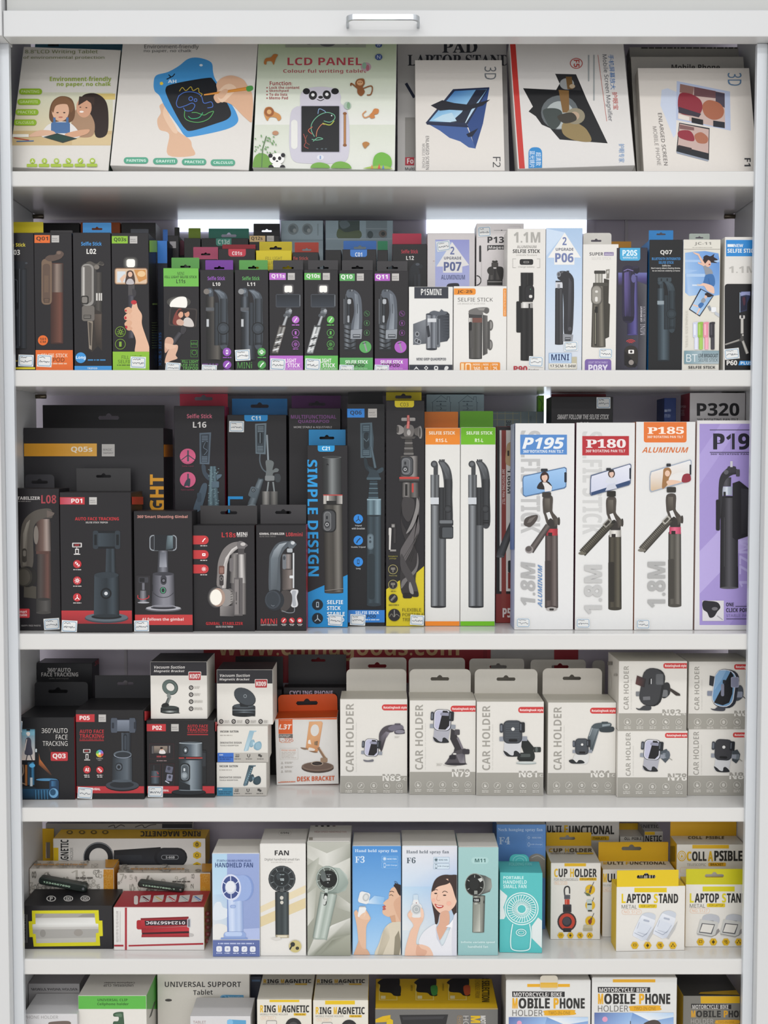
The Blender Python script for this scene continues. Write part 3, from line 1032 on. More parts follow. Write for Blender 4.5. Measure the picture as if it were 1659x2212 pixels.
b = Box(Z2,'screen_magnifier_box','white box picturing a blue lit screen above a blue stand',187,556,250,Y=.022,c='#dad5cf',cs='#a9a49c',**K)
b.p([(232,512),(400,522),(440,620),(410,615),(375,590),(330,575),(290,545)],'#3f5c96').p([(405,520),(487,372),(497,366),(470,515),(438,620)],'#2c477f').p([(232,512),(405,522),(410,532),(236,520)],'#1c2542')
b.p([(345,372),(497,364),(403,523),(230,513)],'#222c48').p([(352,380),(487,372),(398,513),(245,506)],['#3e74b3','#6fa6d2','#cfe2ec','#8fbfe0'])
b.p([(380,470),(440,375),(486,373),(470,395),(420,460),(395,513),(335,510)],'#23293a').p([(262,500),(300,480),(340,470),(360,505),(330,510)],'#b9d4e4').p([(252,440),(300,418),(350,430),(420,438),(500,415),(470,440),(400,462),(330,458),(290,462)],'#1b1d28').p([(400,560),(430,545),(450,535),(425,570),(408,572)],'#161d33')
b.t('3D', 476, 278, 525, 332, '#6d7277', 0, rot=-90).t('F2', 511, 655, 543, 698, '#3f3f42', 0, rot=-90)
b.t('ENLARGED SCREEN',231,568,245,708,'#6c6a6a',0,rot=-90).t('MOBILE PHONE',216,600,228,702,'#9a9896',0,rot=-90)

b = Box(Z2,'screen_magnifier_box','white box with a red edge band and a black slanted film screen',597,1081,165,Y=.021,c='#d8d5d2',cs='#cfccc8',roll=-2,sh=1,d=.03,lean=LN,group=G1)
b.p([(580,150),(603,150),(646,720),(622,720)],'#c13a34').p([(570,150),(580,150),(622,720),(600,720)],'#d8d5d2')
b.p([(637,368),(775,375),(795,340),(770,308),(858,310),(905,420),(990,598),(790,582),(750,535),(715,520),(690,485),(660,465),(678,445),(665,420)],'#17181b')
b.p([(772,310),(858,312),(880,378),(800,372)],'#2b2b2e').e(820,350,30,24,'#8f9292').p([(815,320),(840,320),(845,372),(822,372)],'#6a4f2c').e(842,360,12,9,'#a9987f')
b.e(790,470,78,72,'#5f6568').e(790,480,60,58,'#a9b0b0').p([(785,375),(828,378),(830,470),(802,470)],'#7b5b33').blob([(720,460),(770,452),(800,470),(790,520),(760,540),(735,510)],'#3e4644').blob([(800,520),(830,500),(875,520),(905,545),(920,590),(850,585),(805,560)],'#8d7a52').e(855,485,40,34,'#8d8570').e(852,484,20,18,'#b29a83').blob([(780,485),(840,470),(860,500),(810,515)],'#3a362f')
b.t('手机屏幕放大',992,228,1014,374,'#3f77b5',1,rot=-90,sk=10).t('护眼宝',1008,384,1030,458,'#b8453f',1,rot=-90,sk=6)
b.t('Mobile Screen Magnifier',962,228,986,506,'#5c5f66',0,rot=-90,sk=26).p([(948,230),(950,230),(987,506),(985,506)],'#bb6d63')
b.ring(859,265,25,21,3,'#b2453f').t('F5',848,250,872,281,'#b2453f',1,rot=-90).ln(930,230,935,420,'#9aa0a2').ln(908,230,913,340,'#9aa0a2')
b.rr(660,615,716,730,22,'#2f84c2').t('超清款',690,636,712,692,'#dfeaf2',1,rot=-90).t('蓝光镜片',664,630,686,700,'#dfeaf2',1,rot=-90)
b.t('护眼专家', 1036, 600, 1060, 678, '#7d9fc9', 0, rot=-90)

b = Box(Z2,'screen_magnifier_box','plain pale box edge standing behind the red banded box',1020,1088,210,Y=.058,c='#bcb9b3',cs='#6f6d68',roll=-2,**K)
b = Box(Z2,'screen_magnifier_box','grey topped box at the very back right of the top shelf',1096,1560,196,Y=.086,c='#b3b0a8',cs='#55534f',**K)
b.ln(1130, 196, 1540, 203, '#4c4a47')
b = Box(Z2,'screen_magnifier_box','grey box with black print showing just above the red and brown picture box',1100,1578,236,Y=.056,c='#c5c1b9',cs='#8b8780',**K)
b.t('Mobile Phone', 1256, 268, 1458, 292, '#3d3a38', 2)
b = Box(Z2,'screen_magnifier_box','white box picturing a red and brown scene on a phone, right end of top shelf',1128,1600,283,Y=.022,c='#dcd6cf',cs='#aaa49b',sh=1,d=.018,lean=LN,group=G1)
b.p([(1215,375),(1240,368),(1280,385),(1275,560),(1265,575),(1235,500),(1210,440)],'#c7d0e2').p([(1278,338),(1500,382),(1503,545),(1275,500)],'#b4bfd9').p([(1292,350),(1478,388),(1480,536),(1283,495)],'#c4ada6')
b.p([(1292,350),(1350,362),(1345,395),(1290,385)],'#8d6a62').p([(1350,362),(1440,380),(1440,410),(1350,400)],'#6d4c50').p([(1440,382),(1478,390),(1478,450),(1440,430)],'#47404f').blob([(1288,395),(1330,390),(1375,415),(1385,450),(1370,478),(1330,482),(1287,465)],'#8c2f3c').p([(1285,445),(1380,475),(1370,490),(1285,470)],'#3c3340').blob([(1385,440),(1410,418),(1455,430),(1475,460),(1465,490),(1430,500),(1395,480)],'#a5644a').p([(1340,490),(1388,500),(1388,522),(1340,512)],'#1d1b20').p([(1430,503),(1478,510),(1478,535),(1430,528)],'#20242f').p([(1284,475),(1330,488),(1330,505),(1284,495)],'#e1d6cf')
b.p([(1288,512),(1415,535),(1412,668),(1276,632)],'#1c1f26').p([(1290,516),(1412,540),(1410,640),(1282,608)],'#c2a8a0').blob([(1286,548),(1330,545),(1350,570),(1345,590),(1290,575)],'#8f2e3c').blob([(1352,565),(1380,552),(1408,575),(1400,598),(1365,595)],'#a86a50').p([(1284,605),(1340,618),(1340,632),(1284,618)],'#2a2226').p([(1290,520),(1350,532),(1350,545),(1290,538)],'#7e5a58').p([(1276,632),(1412,668),(1408,674),(1278,640)],'#8f97a6')
b.t('3D', 1490, 305, 1548, 358, '#5f7f9f', 0, rot=-90).t('F1', 1560, 660, 1586, 694, '#35363a', 1, rot=-90)
b.t('ENLARGED SCREEN',1199,472,1215,690,'#6f6a68',0,rot=-90,sk=26).t('MOBILE PHONE',1177,528,1193,690,'#9d9895',0,rot=-90,sk=20)
b = Box(Z1,'writing_tablet_box','blue and teal box edge peeping above the far left box',118,512,150,Y=.055,c='#4d8098',cs='#3a5a68',roll=1,**K)
b.r(200, 180, 245, 193, '#26343c')

# ================================================================== second shelf: selfie sticks
G2 = 'selfie stick boxes on the second shelf'
A = dict(sh=2, Y=.012, d=.045, group=G2)

OR, BL, LG, GN, PU, YE = '#d9692c', '#3d8fd0', '#86b637', '#55a04f', '#b268c2', '#d9c62a'
NM = 'selfie_stick_box'

b = Box(Z3, NM, 'black box with yellow hang tab at the far left of the second shelf', 16, 207, 284, **A)
b.t('Selfie Stick', 20, 345, 152, 367, '#cdbd3a', 2).t('L03', 64, 386, 119, 416, '#d8d6d2', 2)
b.tb((122,500),(122,978),76,76,['#0c0d10','#2a2e35','#101216','#30353d','#0d0e11'],.12).rr(70,470,112,745,14,'#15171b').rr(70,780,104,960,12,'#1d2026')
b.blob([(72,470),(90,452),(140,455),(165,462),(150,480),(140,505),(90,500)],'#1d2026').l([(117,500),(117,960)],4,'#4a4e56').l([(85,560),(104,570),(104,700)],3,'#4a4e56').e(158,466,8,6,'#3a3e45')
b.band(1088, 1099, YE).ln(72, 1046, 112, 1054, '#8d7f2c').stk(110, 1013, 201, 1083, 2)
b.tab(70, 264, 220, YE, 0)

b = Box(Z3, NM, 'black box with orange base band and brown folded selfie stick picture', 206, 434, 283, **A)
b.r(206, 298, 298, 345, OR).t('Q01', 217, 307, 287, 335, '#3a2a22', 1).mg(308, 300, 353, 342)
b.tb((340,470),(340,945),76,76,['#3a2622','#6a4338','#5a3a30','#4a2e27','#38231f'],.13).tb((340,470),(340,640),66,70,['#3a3330','#6e6058','#8a7a70','#5a4a44','#332925'])
b.rr(248,440,310,714,24,'#75604f').rr(255,470,300,700,18,'#5f4d42').r(265,540,290,640,'#6b5748').r(262,676,296,702,'#463830')
for i in range(3):
    b.r(266, 680 + i * 7, 292, 683 + i * 7, '#7d6655')
b.blob([(270,440),(290,420),(330,415),(340,395),(365,393),(382,410),(372,430),(350,445),(300,455)],'#5a4a42').e(352,404,13,10,'#756257')
b.e(257, 927, 30, 30, OR).t('101', 239, 912, 275, 926, '#4a2d1f', 1).t('CM', 241, 930, 274, 942, '#4a2d1f', 1)
b.band(985,1200,OR).t('SELFIE STICK',246,1006,404,1028,'#e3c2ae',1).t('TRIPOD',262,1030,385,1056,'#47281a',0).ln(300,1062,400,1070,'#e0b499').stk(222,1013,310,1086,3)
b.tab(300, 433, 270, '#3b393b', 0)
b.face('R')

b = Box(Z3, NM, 'black box with blue hang tab, blue strip and grey selfie stick picture', 438, 666, 283, **A)
b.t('Selfie Stick', 485, 338, 607, 361, '#3f90d4', 2).t('L02', 517, 380, 574, 411, '#e2e0dc', 3)
b.tb((565,520),(565,770),92,92,['#1a1817','#4c4844','#2a2725','#5a544e','#1b1918']).p([(520,720),(610,760),(610,990),(585,960),(550,998),(530,980)],'#332d29').p([(560,770),(606,770),(604,950),(575,960)],['#4a4039','#5d5148','#342c27','#2a2420']).p([(522,800),(555,815),(548,985),(532,975)],'#8a8074').p([(528,815),(548,825),(545,960),(536,955)],'#4a433c')
b.rr(483,466,575,725,30,'#403e3c').rr(487,470,560,720,28,'#8f8c88').rr(493,480,548,705,22,'#67635f').tb((500,700),(500,490),14,14,['#8f8c88','#c4c1bc','#8a8783'])
b.rr(484,660,530,712,12,'#2b2926').rr(490,667,522,704,8,'#7d7974').r(574,645,610,690,'#c9c6c2').r(584,645,590,690,'#55514c').r(598,645,602,690,'#55514c')
b.rr(490,720,565,812,14,'#6a6560').r(500,775,545,798,'#33302d').r(503,780,540,784,'#8a857f').r(503,789,540,793,'#8a857f')
b.blob([(515,465),(540,455),(575,470),(600,455),(622,470),(615,482),(590,478),(570,495),(545,475)],'#55514c').e(578,490,16,14,'#77716a').e(606,466,14,10,'#3a3734')
b.band(1080,1200,BL).e(483,1031,32,32,BL).t('Long',455,1020,512,1044,'#dfeaf2',2).ln(525,1040,632,1049,'#3a78a8').t('TRIPOD',522,1089,582,1099,'#cfe2ee',1)
b.tab(494, 664, 224, BL, 1, hy=262)

b = Box(Z3,NM,'black box with lime base band, hand holding a lit selfie stick',668,892,285,sh=2,Y=.012,d=.052,group=G2,cs='#232224')
b.r(668, 304, 763, 348, LG).t('Q03s', 680, 313, 754, 340, '#26301c', 1).mg(775, 305, 820, 348)
for k, cc in ((44, '#3c3b3a'), (36, '#5d5c59'), (28, '#9c9b97')):
    b.rr(780 - k, 465 - k * .85, 780 + k, 465 + k * .85, k * .6, cc)
b.rr(757, 442, 806, 490, 12, '#f1efe9')
b.r(766,590,804,670,'#4b484a').blob([(790,620),(812,630),(812,660),(795,665)],'#38363a').tb((783,660),(783,915),36,34,['#2a2930','#55545c','#3c3b43','#26252b'],.2)
b.rr(685,495,882,593,14,'#8a6a50').rr(690,500,877,588,10,'#d2b79d').r(700,515,750,580,'#cdd3d8').p([(800,505),(870,505),(876,560),(830,580)],'#c58b4e').e(845,530,24,18,'#e0bd8e')
b.blob([(750,590),(755,540),(760,515),(785,510),(800,530),(805,590)],'#4a3831').e(778,533,13,16,'#d8b09a').blob([(755,590),(765,562),(790,562),(800,590)],'#b8b2b4').p([(715,560),(745,530),(752,545),(730,585)],'#dcb8a0')
b.blob([(790,720),(800,690),(815,700),(825,735),(848,775),(848,830),(870,900),(890,960),(895,1010),(810,1010),(812,930),(795,880),(772,850),(775,780)],'#dbb196').blob([(745,740),(770,728),(790,745),(780,765),(752,762)],'#d3a588').blob([(742,785),(765,765),(790,780),(775,805),(748,805)],'#d9ad92').blob([(745,825),(768,805),(790,820),(775,845),(750,842)],'#d3a588').blob([(755,850),(775,842),(792,855),(778,868),(760,865)],'#cf9f84').e(800,700,17,13,'#b8323a').e(750,793,7,9,'#b8323a').e(755,848,7,9,'#b8323a').e(752,750,6,6,'#b8323a')
for y, kd in ((876, 2), (950, 1)):
    b.ic(720, y, 30, '#7da238', kd, solid=False, wd=3)
b.t('Fill light', 697, 884, 742, 896, '#7da238')
b.band(995,1300,LG).t('FILL LIGHT',728,1018,848,1038,'#39521e',0).t('SELFIE STICK',706,1044,870,1064,'#39521e',0).ln(700,1072,860,1079,'#55762b').stk(780,1025,872,1094,2)
b.tab(780, 886, 262, '#3a3d45', 1, hy=270)
b.face('R').r(880, 330, 960, 400, LG).band(1000, 1300, LG)
for i in range(11):
    b.r(902, 820 + i * 15, 936, 824 + i * 15, '#5f6e46')
b.r(905, 705, 935, 715, '#7f9a55')

b = Box(Z3,NM,'dark navy box with bright blue top squeezed behind the lime banded box',941,1004,330,sh=2,Y=.066,d=.04,group=G2,c='#161b2b',ct='#2f6fc0')
b.band(300,466,'#3173c4').ln(948,1020,962,1036,'#2e63a8').t('SELFIE STICK',948,880,964,1080,'#2e63a8',1,rot=-90)
b.tab(941, 1001, 265, '#2d6cbd', 0)

# --- short boxes of the middle front row
b = Box(Z3, NM, 'black box with green top band and lamp lit couple on a phone', 976, 1191, 494, **A)
b.band(480,605,'#6bb24b').t('MINI',1060,518,1100,537,'#26401f',0).t('FILL LIGHT SELFIE STICK',984,541,1176,556,'#26401f',1).t('L11s',1053,562,1107,586,'#26401f',1)
for k, cc in ((34, '#454441'), (26, '#6f6d68'), (20, '#a8a6a0')):
    b.e(1068, 698, k * 2.1, k, cc)
b.blob([(1015,712),(1030,688),(1065,668),(1105,668),(1117,690),(1112,730),(1060,735),(1020,728)],'#ece9e3')
b.rr(1010, 732, 1176, 845, 14, '#3a3432', rot=4).rr(1018, 740, 1168, 836, 10, '#241e1f', rot=4)
b.blob([(1035,830),(1040,780),(1065,740),(1085,745),(1080,800),(1090,835)],'#7c3b34').e(1080,772,15,20,'#d3a086').blob([(1058,778),(1066,748),(1092,746),(1095,760),(1078,756)],'#3a2420').e(1117,768,15,20,'#c9957c').blob([(1105,765),(1105,748),(1130,745),(1134,770),(1126,755)],'#2a1e1c').blob([(1095,838),(1100,800),(1125,790),(1150,810),(1155,845)],'#c9c2be').blob([(1055,810),(1075,800),(1098,815),(1090,838),(1060,832)],'#c7a290')
b.blob([(1085,845),(1110,850),(1112,870),(1095,890),(1080,880)],'#38363a').tb((1000,990),(1078,882),34,28,['#1d1c20','#4b4a50','#2a292e'])
b.blob([(985,930),(1000,908),(1030,915),(1035,945),(1005,985),(985,1000)],'#caa08a').blob([(1000,1000),(1030,960),(1060,955),(1062,980),(1050,1015),(1060,1035),(1020,1050),(985,1062)],'#d3ab94').blob([(985,945),(1040,955),(1050,970),(1000,980)],'#dab49d')
b.r(1139,927,1181,929,'#4f8a3f').r(1139,967,1181,969,'#4f8a3f').r(1139,927,1141,969,'#4f8a3f').r(1179,927,1181,969,'#4f8a3f').t('MINI',1143,941,1178,955,'#59994a',0)
b.ring(1161,1000,14,14,3,'#4f8a3f').r(1139,984,1181,986,'#4f8a3f').r(1139,1025,1181,1027,'#4f8a3f').r(1139,984,1141,1027,'#4f8a3f').r(1179,984,1181,1027,'#4f8a3f')
b.t('FILL LIGHT',1088,1047,1184,1062,'#62a352',1).t('SELFIE STICK',1060,1067,1184,1081,'#62a352',1).t('TRIPOD',1092,1084,1184,1102,'#62a352',1).l([(1080,1044),(1188,1044)],2,'#4f8a3f').stk(990,1060,1078,1120,4)
b.tab(1024, 1190, 433, '#5fa350', 1, hy=487)

for nm,x0,tc,gl,lb in (('L10',88,'#8f52b0','#8f4fb0','black box with purple lettering and purple hang tab in the front row'),('L11',295,'#58a055','#4f9a4f','black box with green lettering and a price sticker mid height, front row')):
    b = Box(Z4, NM, lb, x0 + 1, x0 + 204, 394, **A)
    b.t('Selfie Stick', x0 + 46, 434, x0 + 150, 457, tc, 2).t(nm, x0 + 77, 470, x0 + 122, 491, '#e0deda', 2)
    stick(b,x0+36,512,x0+166,940,['#161516','#5d5954','#45423f','#2a2928','#121213'] if nm == 'L10' else BKd,['#15171a','#434a52','#707983','#363c43','#121417'],ay=.78,ky=.545,kr=.29,ring='#55585d')
    b.r(x0 + 40, 690, x0 + 54, 735, '#b9bcc0')
    b.e(x0 + 40, 525, 18, 17, '#77716c' if nm == 'L10' else '#8a8c8e')
    b.ic(x0 + 162, 886, 25, gl, 1).ic(x0 + 163, 962, 25, gl, 4)
    b.ln(x0 + 138, 916, x0 + 188, 922, gl).ln(x0 + 142, 990, x0 + 186, 995, gl)
    if nm == 'L11':
        b.t('MINi', x0 + 18, 946, x0 + 104, 984, '#57994f', 0).stk(x0 + 4, 872, x0 + 93, 938, -3)
        b.t('76cm', x0 + 144, 880, x0 + 178, 892, '#e4f0e0', 1)
    else:
        b.ln(x0 + 14, 955, x0 + 110, 966, '#5f3a75').stk(x0 + 12, 963, x0 + 102, 1010, 2)
    b.tab(x0 + 14, x0 + 198, 337, '#7d3fa3' if nm == 'L10' else '#5fa552', 1, hy=385 if nm == 'L10' else 383)

for nm,x0,cc,lb in (('Q11s',500,PU,'black box with pink base band, silver selfie stick extended to a phone'),('Q10s',709,'#5fae54','black box with green base band, silver selfie stick extended to a phone')):
    b = Box(Z4, NM, lb, x0 + 1, x0 + 206, 394, **A)
    b.r(x0,414,x0+101,455,cc).t(nm,x0+16,420,x0+95,448,'#eae3e8',2).mg(x0+113,414,x0+155,455)
    px = x0 + 116
    for k, c2 in ((34, '#3b393b'), (29, '#615f60')):
        b.rr(px - k, 510 - k * .9, px + k, 510 + k * .9, 14, c2)
    b.rr(px - 23, 490, px + 23, 530, 9, '#efece6').rr(px - 5, 528, px + 5, 545, 2, '#55585c')
    b.rr(px - 75,540,px+72,620,9,'#3f434a').g(px - 70,545,px+66,614,'#1c2026','#30363f').r(px+67,545,px+72,612,'#70757b')
    b.rr(px - 15,622,px+18,660,6,'#44474b').e(px+2,650,20,14,'#6b7076').e(px - 8,668,22,14,'#4f5358').e(px+12,640,10,10,'#9ea2a6')
    b.tb((px - 35, 750), (px - 8, 672), 22, 16, ['#44474b', '#b9bcbf', '#5c6065'])
    b.tb((px - 80,890),(px - 34,732),40,42,['#3a3230','#a7a5a2','#4c4a49','#8a8885','#332f2e'] if nm == 'Q11s' else ['#3c4042','#c9cccd','#7d8183','#dfe1e2','#4a4e50'],.25)
    for i in range(5):
        t_ = .12 + i * .14
        cx_, cy_ = px - 80 + 46 * t_, 890 - 158 * t_
        b.e(cx_, cy_, 20, 5, '#2b2c2d' if i % 2 else '#d0d2d3', rot=-16)
    b.e(x0 + 160, 693, 22, 22, cc).l([(x0 + 152, 705), (x0 + 168, 682)], 5, '#e6e3e4')
    for y, kd in ((772, 1), (840, 2)):
        b.ic(x0 + 160, y, 21, cc, kd, solid=False, wd=2.5)
    b.ln(x0+138,722,x0+182,728,cc).ln(x0+146,798,x0+174,803,cc).ln(x0+144,866,x0+176,871,cc)
    b.band(908,1200,cc).t('FILL LIGHT',x0+44,926,x0+164,950,'#f0e8ee',2).t('SELFIE STICK',x0+20,954,x0+186,978,'#f0e8ee',2).t('LIVE BROADCAST SELFIE STICK',x0+14,982,x0+196,991,'#e3cfe4',0)
    b.stk(x0 + 8, 926, x0 + 98, 995, 3)
    b.tab(x0 + 25, x0 + 204, 338, '#3f3d3f', 1, hy=384)

for nm,x0,cc,lb in (('Q10',919,'#57a05a','black box with green base band and folded ribbed selfie stick'),('Q11',1129,'#a95cb8','black box with violet base band and folded ribbed selfie stick')):
    b = Box(Z4, NM, lb, x0 + 1, x0 + 205, 398 if nm == 'Q10' else 402, **A)
    b.r(x0,418,x0+94,461,cc).t(nm,x0+12,424,x0+80,454,'#eaf0ea',2).mg(x0+106,417,x0+148,460)
    b.tb((x0 + 48, 560), (x0 + 48, 790), 38, 38, ['#15171a', '#33383e', '#1a1c20', '#2a2e33', '#121316'])
    b.l([(x0 + 30, 570), (x0 + 30, 780)], 3, '#7d8289').l([(x0 + 41, 540), (x0 + 41, 780)], 3, '#5c6168')
    b.tb((x0 + 66, 720), (x0 + 66, 872), 76, 72, ['#1f2226', '#545a61', '#2f3338', '#70767d', '#22252a'], .18)
    for i in range(5):
        b.p([(x0+30,740+i*27),(x0+66,752+i*27),(x0+102,738+i*27),(x0+102,744+i*27),(x0+66,760+i*27),(x0+30,747+i*27)],'#17191c')
    b.blob([(x0+44,530),(x0+60,512),(x0+100,520),(x0+130,560),(x0+138,640),(x0+138,720),(x0+130,760),(x0+80,765),(x0+74,720),(x0+90,650),(x0+82,570),(x0+50,560)],'#565c65')
    b.p([(x0+92,535),(x0+112,545),(x0+122,640),(x0+118,750),(x0+86,752),(x0+100,640)],['#7d848d','#6a717a','#6f767f','#8f969f','#7d848d','#6a717a'])
    b.l([(x0 + 110, 600), (x0 + 110, 655)], 3, '#23262b')
    b.rr(x0+50,570,x0+72,600,8,'#a9adb2').rr(x0+58,512,x0+88,526,4,'#3f444b').r(x0+74,514,x0+80,524,'#8d9298').rr(x0+50,668,x0+62,710,5,'#9ba0a6')
    b.p([(x0+70,755),(x0+138,750),(x0+134,808),(x0+68,808)],'#8d9299').r(x0+82,780,x0+128,802,'#4b4f55').r(x0+86,786,x0+124,790,'#b9bdc2')
    for y, kd in ((657, 3), (714, 1), (772, 1)):
        b.ic(x0 + 166, y, 16, '#4c7f50' if nm == 'Q10' else '#83478f', kd, solid=False, wd=2)
    b.e(x0+157,856,36,36,cc).l([(x0+150,828),(x0+165,880)],9,'#8f9094').l([(x0+140,836),(x0+162,830)],4,'#3a3d40')
    b.band(920 if nm == 'Q10' else 925,1200,cc).t('SELFIE STICK',x0+38,936,x0+172,956,'#eef3ee',2).t('TRIPOD',x0+42,954,x0+152,976,'#263a28' if nm == 'Q10' else '#40213f',1).t('BROADCAST SELFIE STICK',x0+60,981,x0+170,989,'#cfe2cf' if nm == 'Q10' else '#e0c2e4',0)
    b.stk(x0 + 2, 963, x0 + 88, 1012, 2)
    b.tab(x0 + 17, x0 + 202, 338 if nm == 'Q10' else 343, '#3f3d3f', 1, hy=384)

b = Box(Z5,'tripod_box','short white box with dark header picturing a phone grip with camera phone',86,447,676,c='#dcdbd8',**A)
b.r(132, 660, 409, 772, '#33363f').t('P15MINI', 186, 694, 354, 745, '#dcdcda', 2)
b.p([(122,980),(228,940),(228,1140),(122,1150)],['#5d6168','#7d8188','#55595f','#4a4e54']).rr(122,1035,190,1150,22,'#63676e')
for x, y in ((155, 1062), (150, 1115), (170, 1125)):
    b.e(x, y, 17, 20, '#989ca2').e(x, y, 11, 13, '#3a3d42')
b.p([(340,870),(400,880),(418,900),(418,1090),(400,1120),(340,1130)],['#3c4048','#2a2e36','#23262d','#2a2e36','#3c4048','#4a4e56'])
for i in range(8):
    b.r(365, 905 + i * 24, 412, 915 + i * 24, '#3f444c')
b.tb((272,900),(272,1185),90,88,['#2d3038','#858a92','#3d4149','#9a9ea5','#3a3d45'],.2).r(240,935,310,965,'#c9ccd0').rr(310,910,342,1170,14,'#6b7077').rr(318,940,330,1150,6,'#3f434a').blob([(255,890),(290,872),(340,880),(350,860),(372,875),(400,885),(380,905),(300,910)],'#565b63').e(332,925,14,14,'#3a3e45').p([(230,1000),(250,990),(262,1080),(240,1090)],'#2a2d34')
b.t('MINI GRIP QUADRIPOD', 150, 1255, 390, 1281, '#54575f', 1).band(1312, 1500, '#2f323b')
b.p([(125,1355),(148,1325),(172,1355),(148,1342)],'#d5d5d4').p([(228,1320),(246,1338),(228,1356),(210,1338)],'#d5d5d4').e(228,1338,7,7,'#2f323b').rr(292,1322,326,1356,12,'#d5d5d4').e(309,1338,8,8,'#2f323b').blob([(375,1350),(385,1325),(405,1325),(410,1340),(395,1355)],'#d5d5d4')

b = Box(Z5,NM,'short white box with orange corner label, grey compact selfie stick',450,885,672,c='#dddbd7',**A)
b.rr(420,690,632,742,16,'#df8a2e').t('JC-25',482,704,605,733,'#4a2f1a',2).t('SELFIE STICK',486,766,772,797,'#4c4b4a',0).t('LIVE BROADCAST SELFIE STICK',484,808,710,821,'#a9a6a2',0)
b.rr(855, 690, 890, 918, 6, '#df8a2e').t('ALUMINUM ALLOY TUBING', 863, 700, 874, 912, '#f0ddc4', 0, rot=-90)
b.tb((630,930),(630,1262),112,106,['#2b2a2a','#5d5b59','#45433f','#565452','#2e2d2d'],.08).rr(575,880,685,935,10,'#3c3b3b').r(576,930,684,968,'#6f4a42').gh(576,930,605,968,'#c9c6c2','#8a8783').rr(578,963,600,1032,4,'#1f1f20')
b.blob([(575,890),(580,868),(640,848),(730,846),(740,880),(720,895),(690,885),(685,905),(580,900)],'#6d6b69').p([(640,850),(735,850),(735,872),(660,868)],'#8f8c89').e(720,872,20,24,'#5a5856')
b.p([(688,905),(728,912),(728,1220),(690,1238)],['#3f3e3e','#6a6866','#5d5b59','#353434']).e(752,990,22,44,'#5d5b59').e(748,1150,22,44,'#5d5b59').e(754,990,13,30,'#8a8885').e(750,1150,13,30,'#8a8885').r(728,960,748,1180,'#4b4a49').rr(586,1040,606,1180,8,'#504e4c')
b.rr(504, 1292, 830, 1500, 10, '#df8a2e')
for x in (600, 680, 752):
    b.r(x, 1305, x + 3, 1400, '#e8c79a')
b.rr(548,1300,592,1380,8,'#f2e3cc').rr(556,1310,584,1372,6,'#df8a2e').t('360',612,1328,668,1362,'#f4e6d2',2).t('10',700,1328,732,1362,'#f4e6d2',2).t('25',772,1328,806,1362,'#f4e6d2',2).t('NODES',610,1302,668,1318,'#f2e3cc',2).t('NODE',692,1302,736,1318,'#f2e3cc',2).t('OPEN',764,1302,810,1318,'#f2e3cc',2).r(512,1300,536,1400,'#ecd2ab')

b = Box(Z5,NM,'tall white box with long slim black folded stick, left of the pale blue box',886,1200,203,c='#dad7d2',**A)
b.t('1.1M',942,232,1158,318,'#a4a29d',4).t('ALUMINUM',968,340,1126,363,'#8d8b87',1).t('SELFIE STICK',934,372,1155,402,'#2b2a2c',3).t('Umbrella Structure',962,411,1130,425,'#a8a5a1',0)
b.rr(990,452,1100,498,14,'#1e1d1e').rr(1020,468,1066,484,7,'#8d8b88').rr(1026,472,1060,480,4,'#3a393a')
for x0_, x1_ in ((932, 960), (1130, 1156)):
    b.r(x0_, 448, x1_, 451, '#a8a5a1').r(x0_, 519, x1_, 522, '#a8a5a1')
b.r(932,448,935,522,'#a8a5a1').r(1153,448,1156,522,'#a8a5a1').t('Charge battery',978,508,1110,524,'#9a9793',0)
b.rr(962, 795, 1010, 1050, 10, '#1d1c1d').rr(984, 670, 1010, 810, 6, '#1b1a1b')
b.tb((1048,1275),(1048,850),102,100,['#0e0e0f','#2b2a2a','#151415','#2a2929','#101011'],.08).tb((1048,800),(1048,562),98,100,['#121213','#4a4845','#1b1a1b','#262526','#111112'])
b.gh(1000,808,1030,850,'#8d8b88','#e4e2df').gh(1030,808,1095,850,'#d8d6d3','#85827f').r(1062,815,1075,850,'#2a292a').rr(1030,660,1108,800,36,'#161517').rr(1037,668,1100,792,30,'#252426').rr(1066,744,1092,768,8,'#d4d2ce').e(1078,697,4,5,'#4f8a6a').r(1070,905,1078,1180,'#2d2c2d').r(1058,565,1100,660,'#161516')
b.t('P90',940,1322,1052,1366,'#ab2f3b',5).t('Series',1062,1345,1145,1364,'#5c5a5a',1).stk(1064,1244,1180,1328,3)

b = Box(Z5,NM,'tall pale blue box with white triangle and black folded stick',1200,1500,198,c='#b3c4da',cs='#c9c6c2',**A)
b.g(1190, 190, 1520, 560, '#a3bcd9', '#b8cbe2').g(1190, 560, 1520, 1400, '#b8cbe2', '#d2d5da')
b.p([(1195,200),(1360,235),(1195,440)],'#c3d3e6').p([(1357,235),(1488,440),(1435,438),(1435,497),(1272,497),(1272,440),(1220,440)],'#e3e2df')
b.t('2',1338,272,1372,338,'#6f7ba6',3).t('UPGRADE',1284,360,1428,384,'#55586a',2).t('P06',1279,402,1428,478,'#6f7ba6',4)
b.tb((1310,1145),(1310,690),66,62,['#1e1e21','#4a4a4e','#2d2d30','#3a3a3e','#1c1c1f'],.12).r(1282,632,1340,686,'#c8cad0').r(1282,628,1340,640,'#2a2a2e').r(1298,655,1318,690,'#8a8c92')
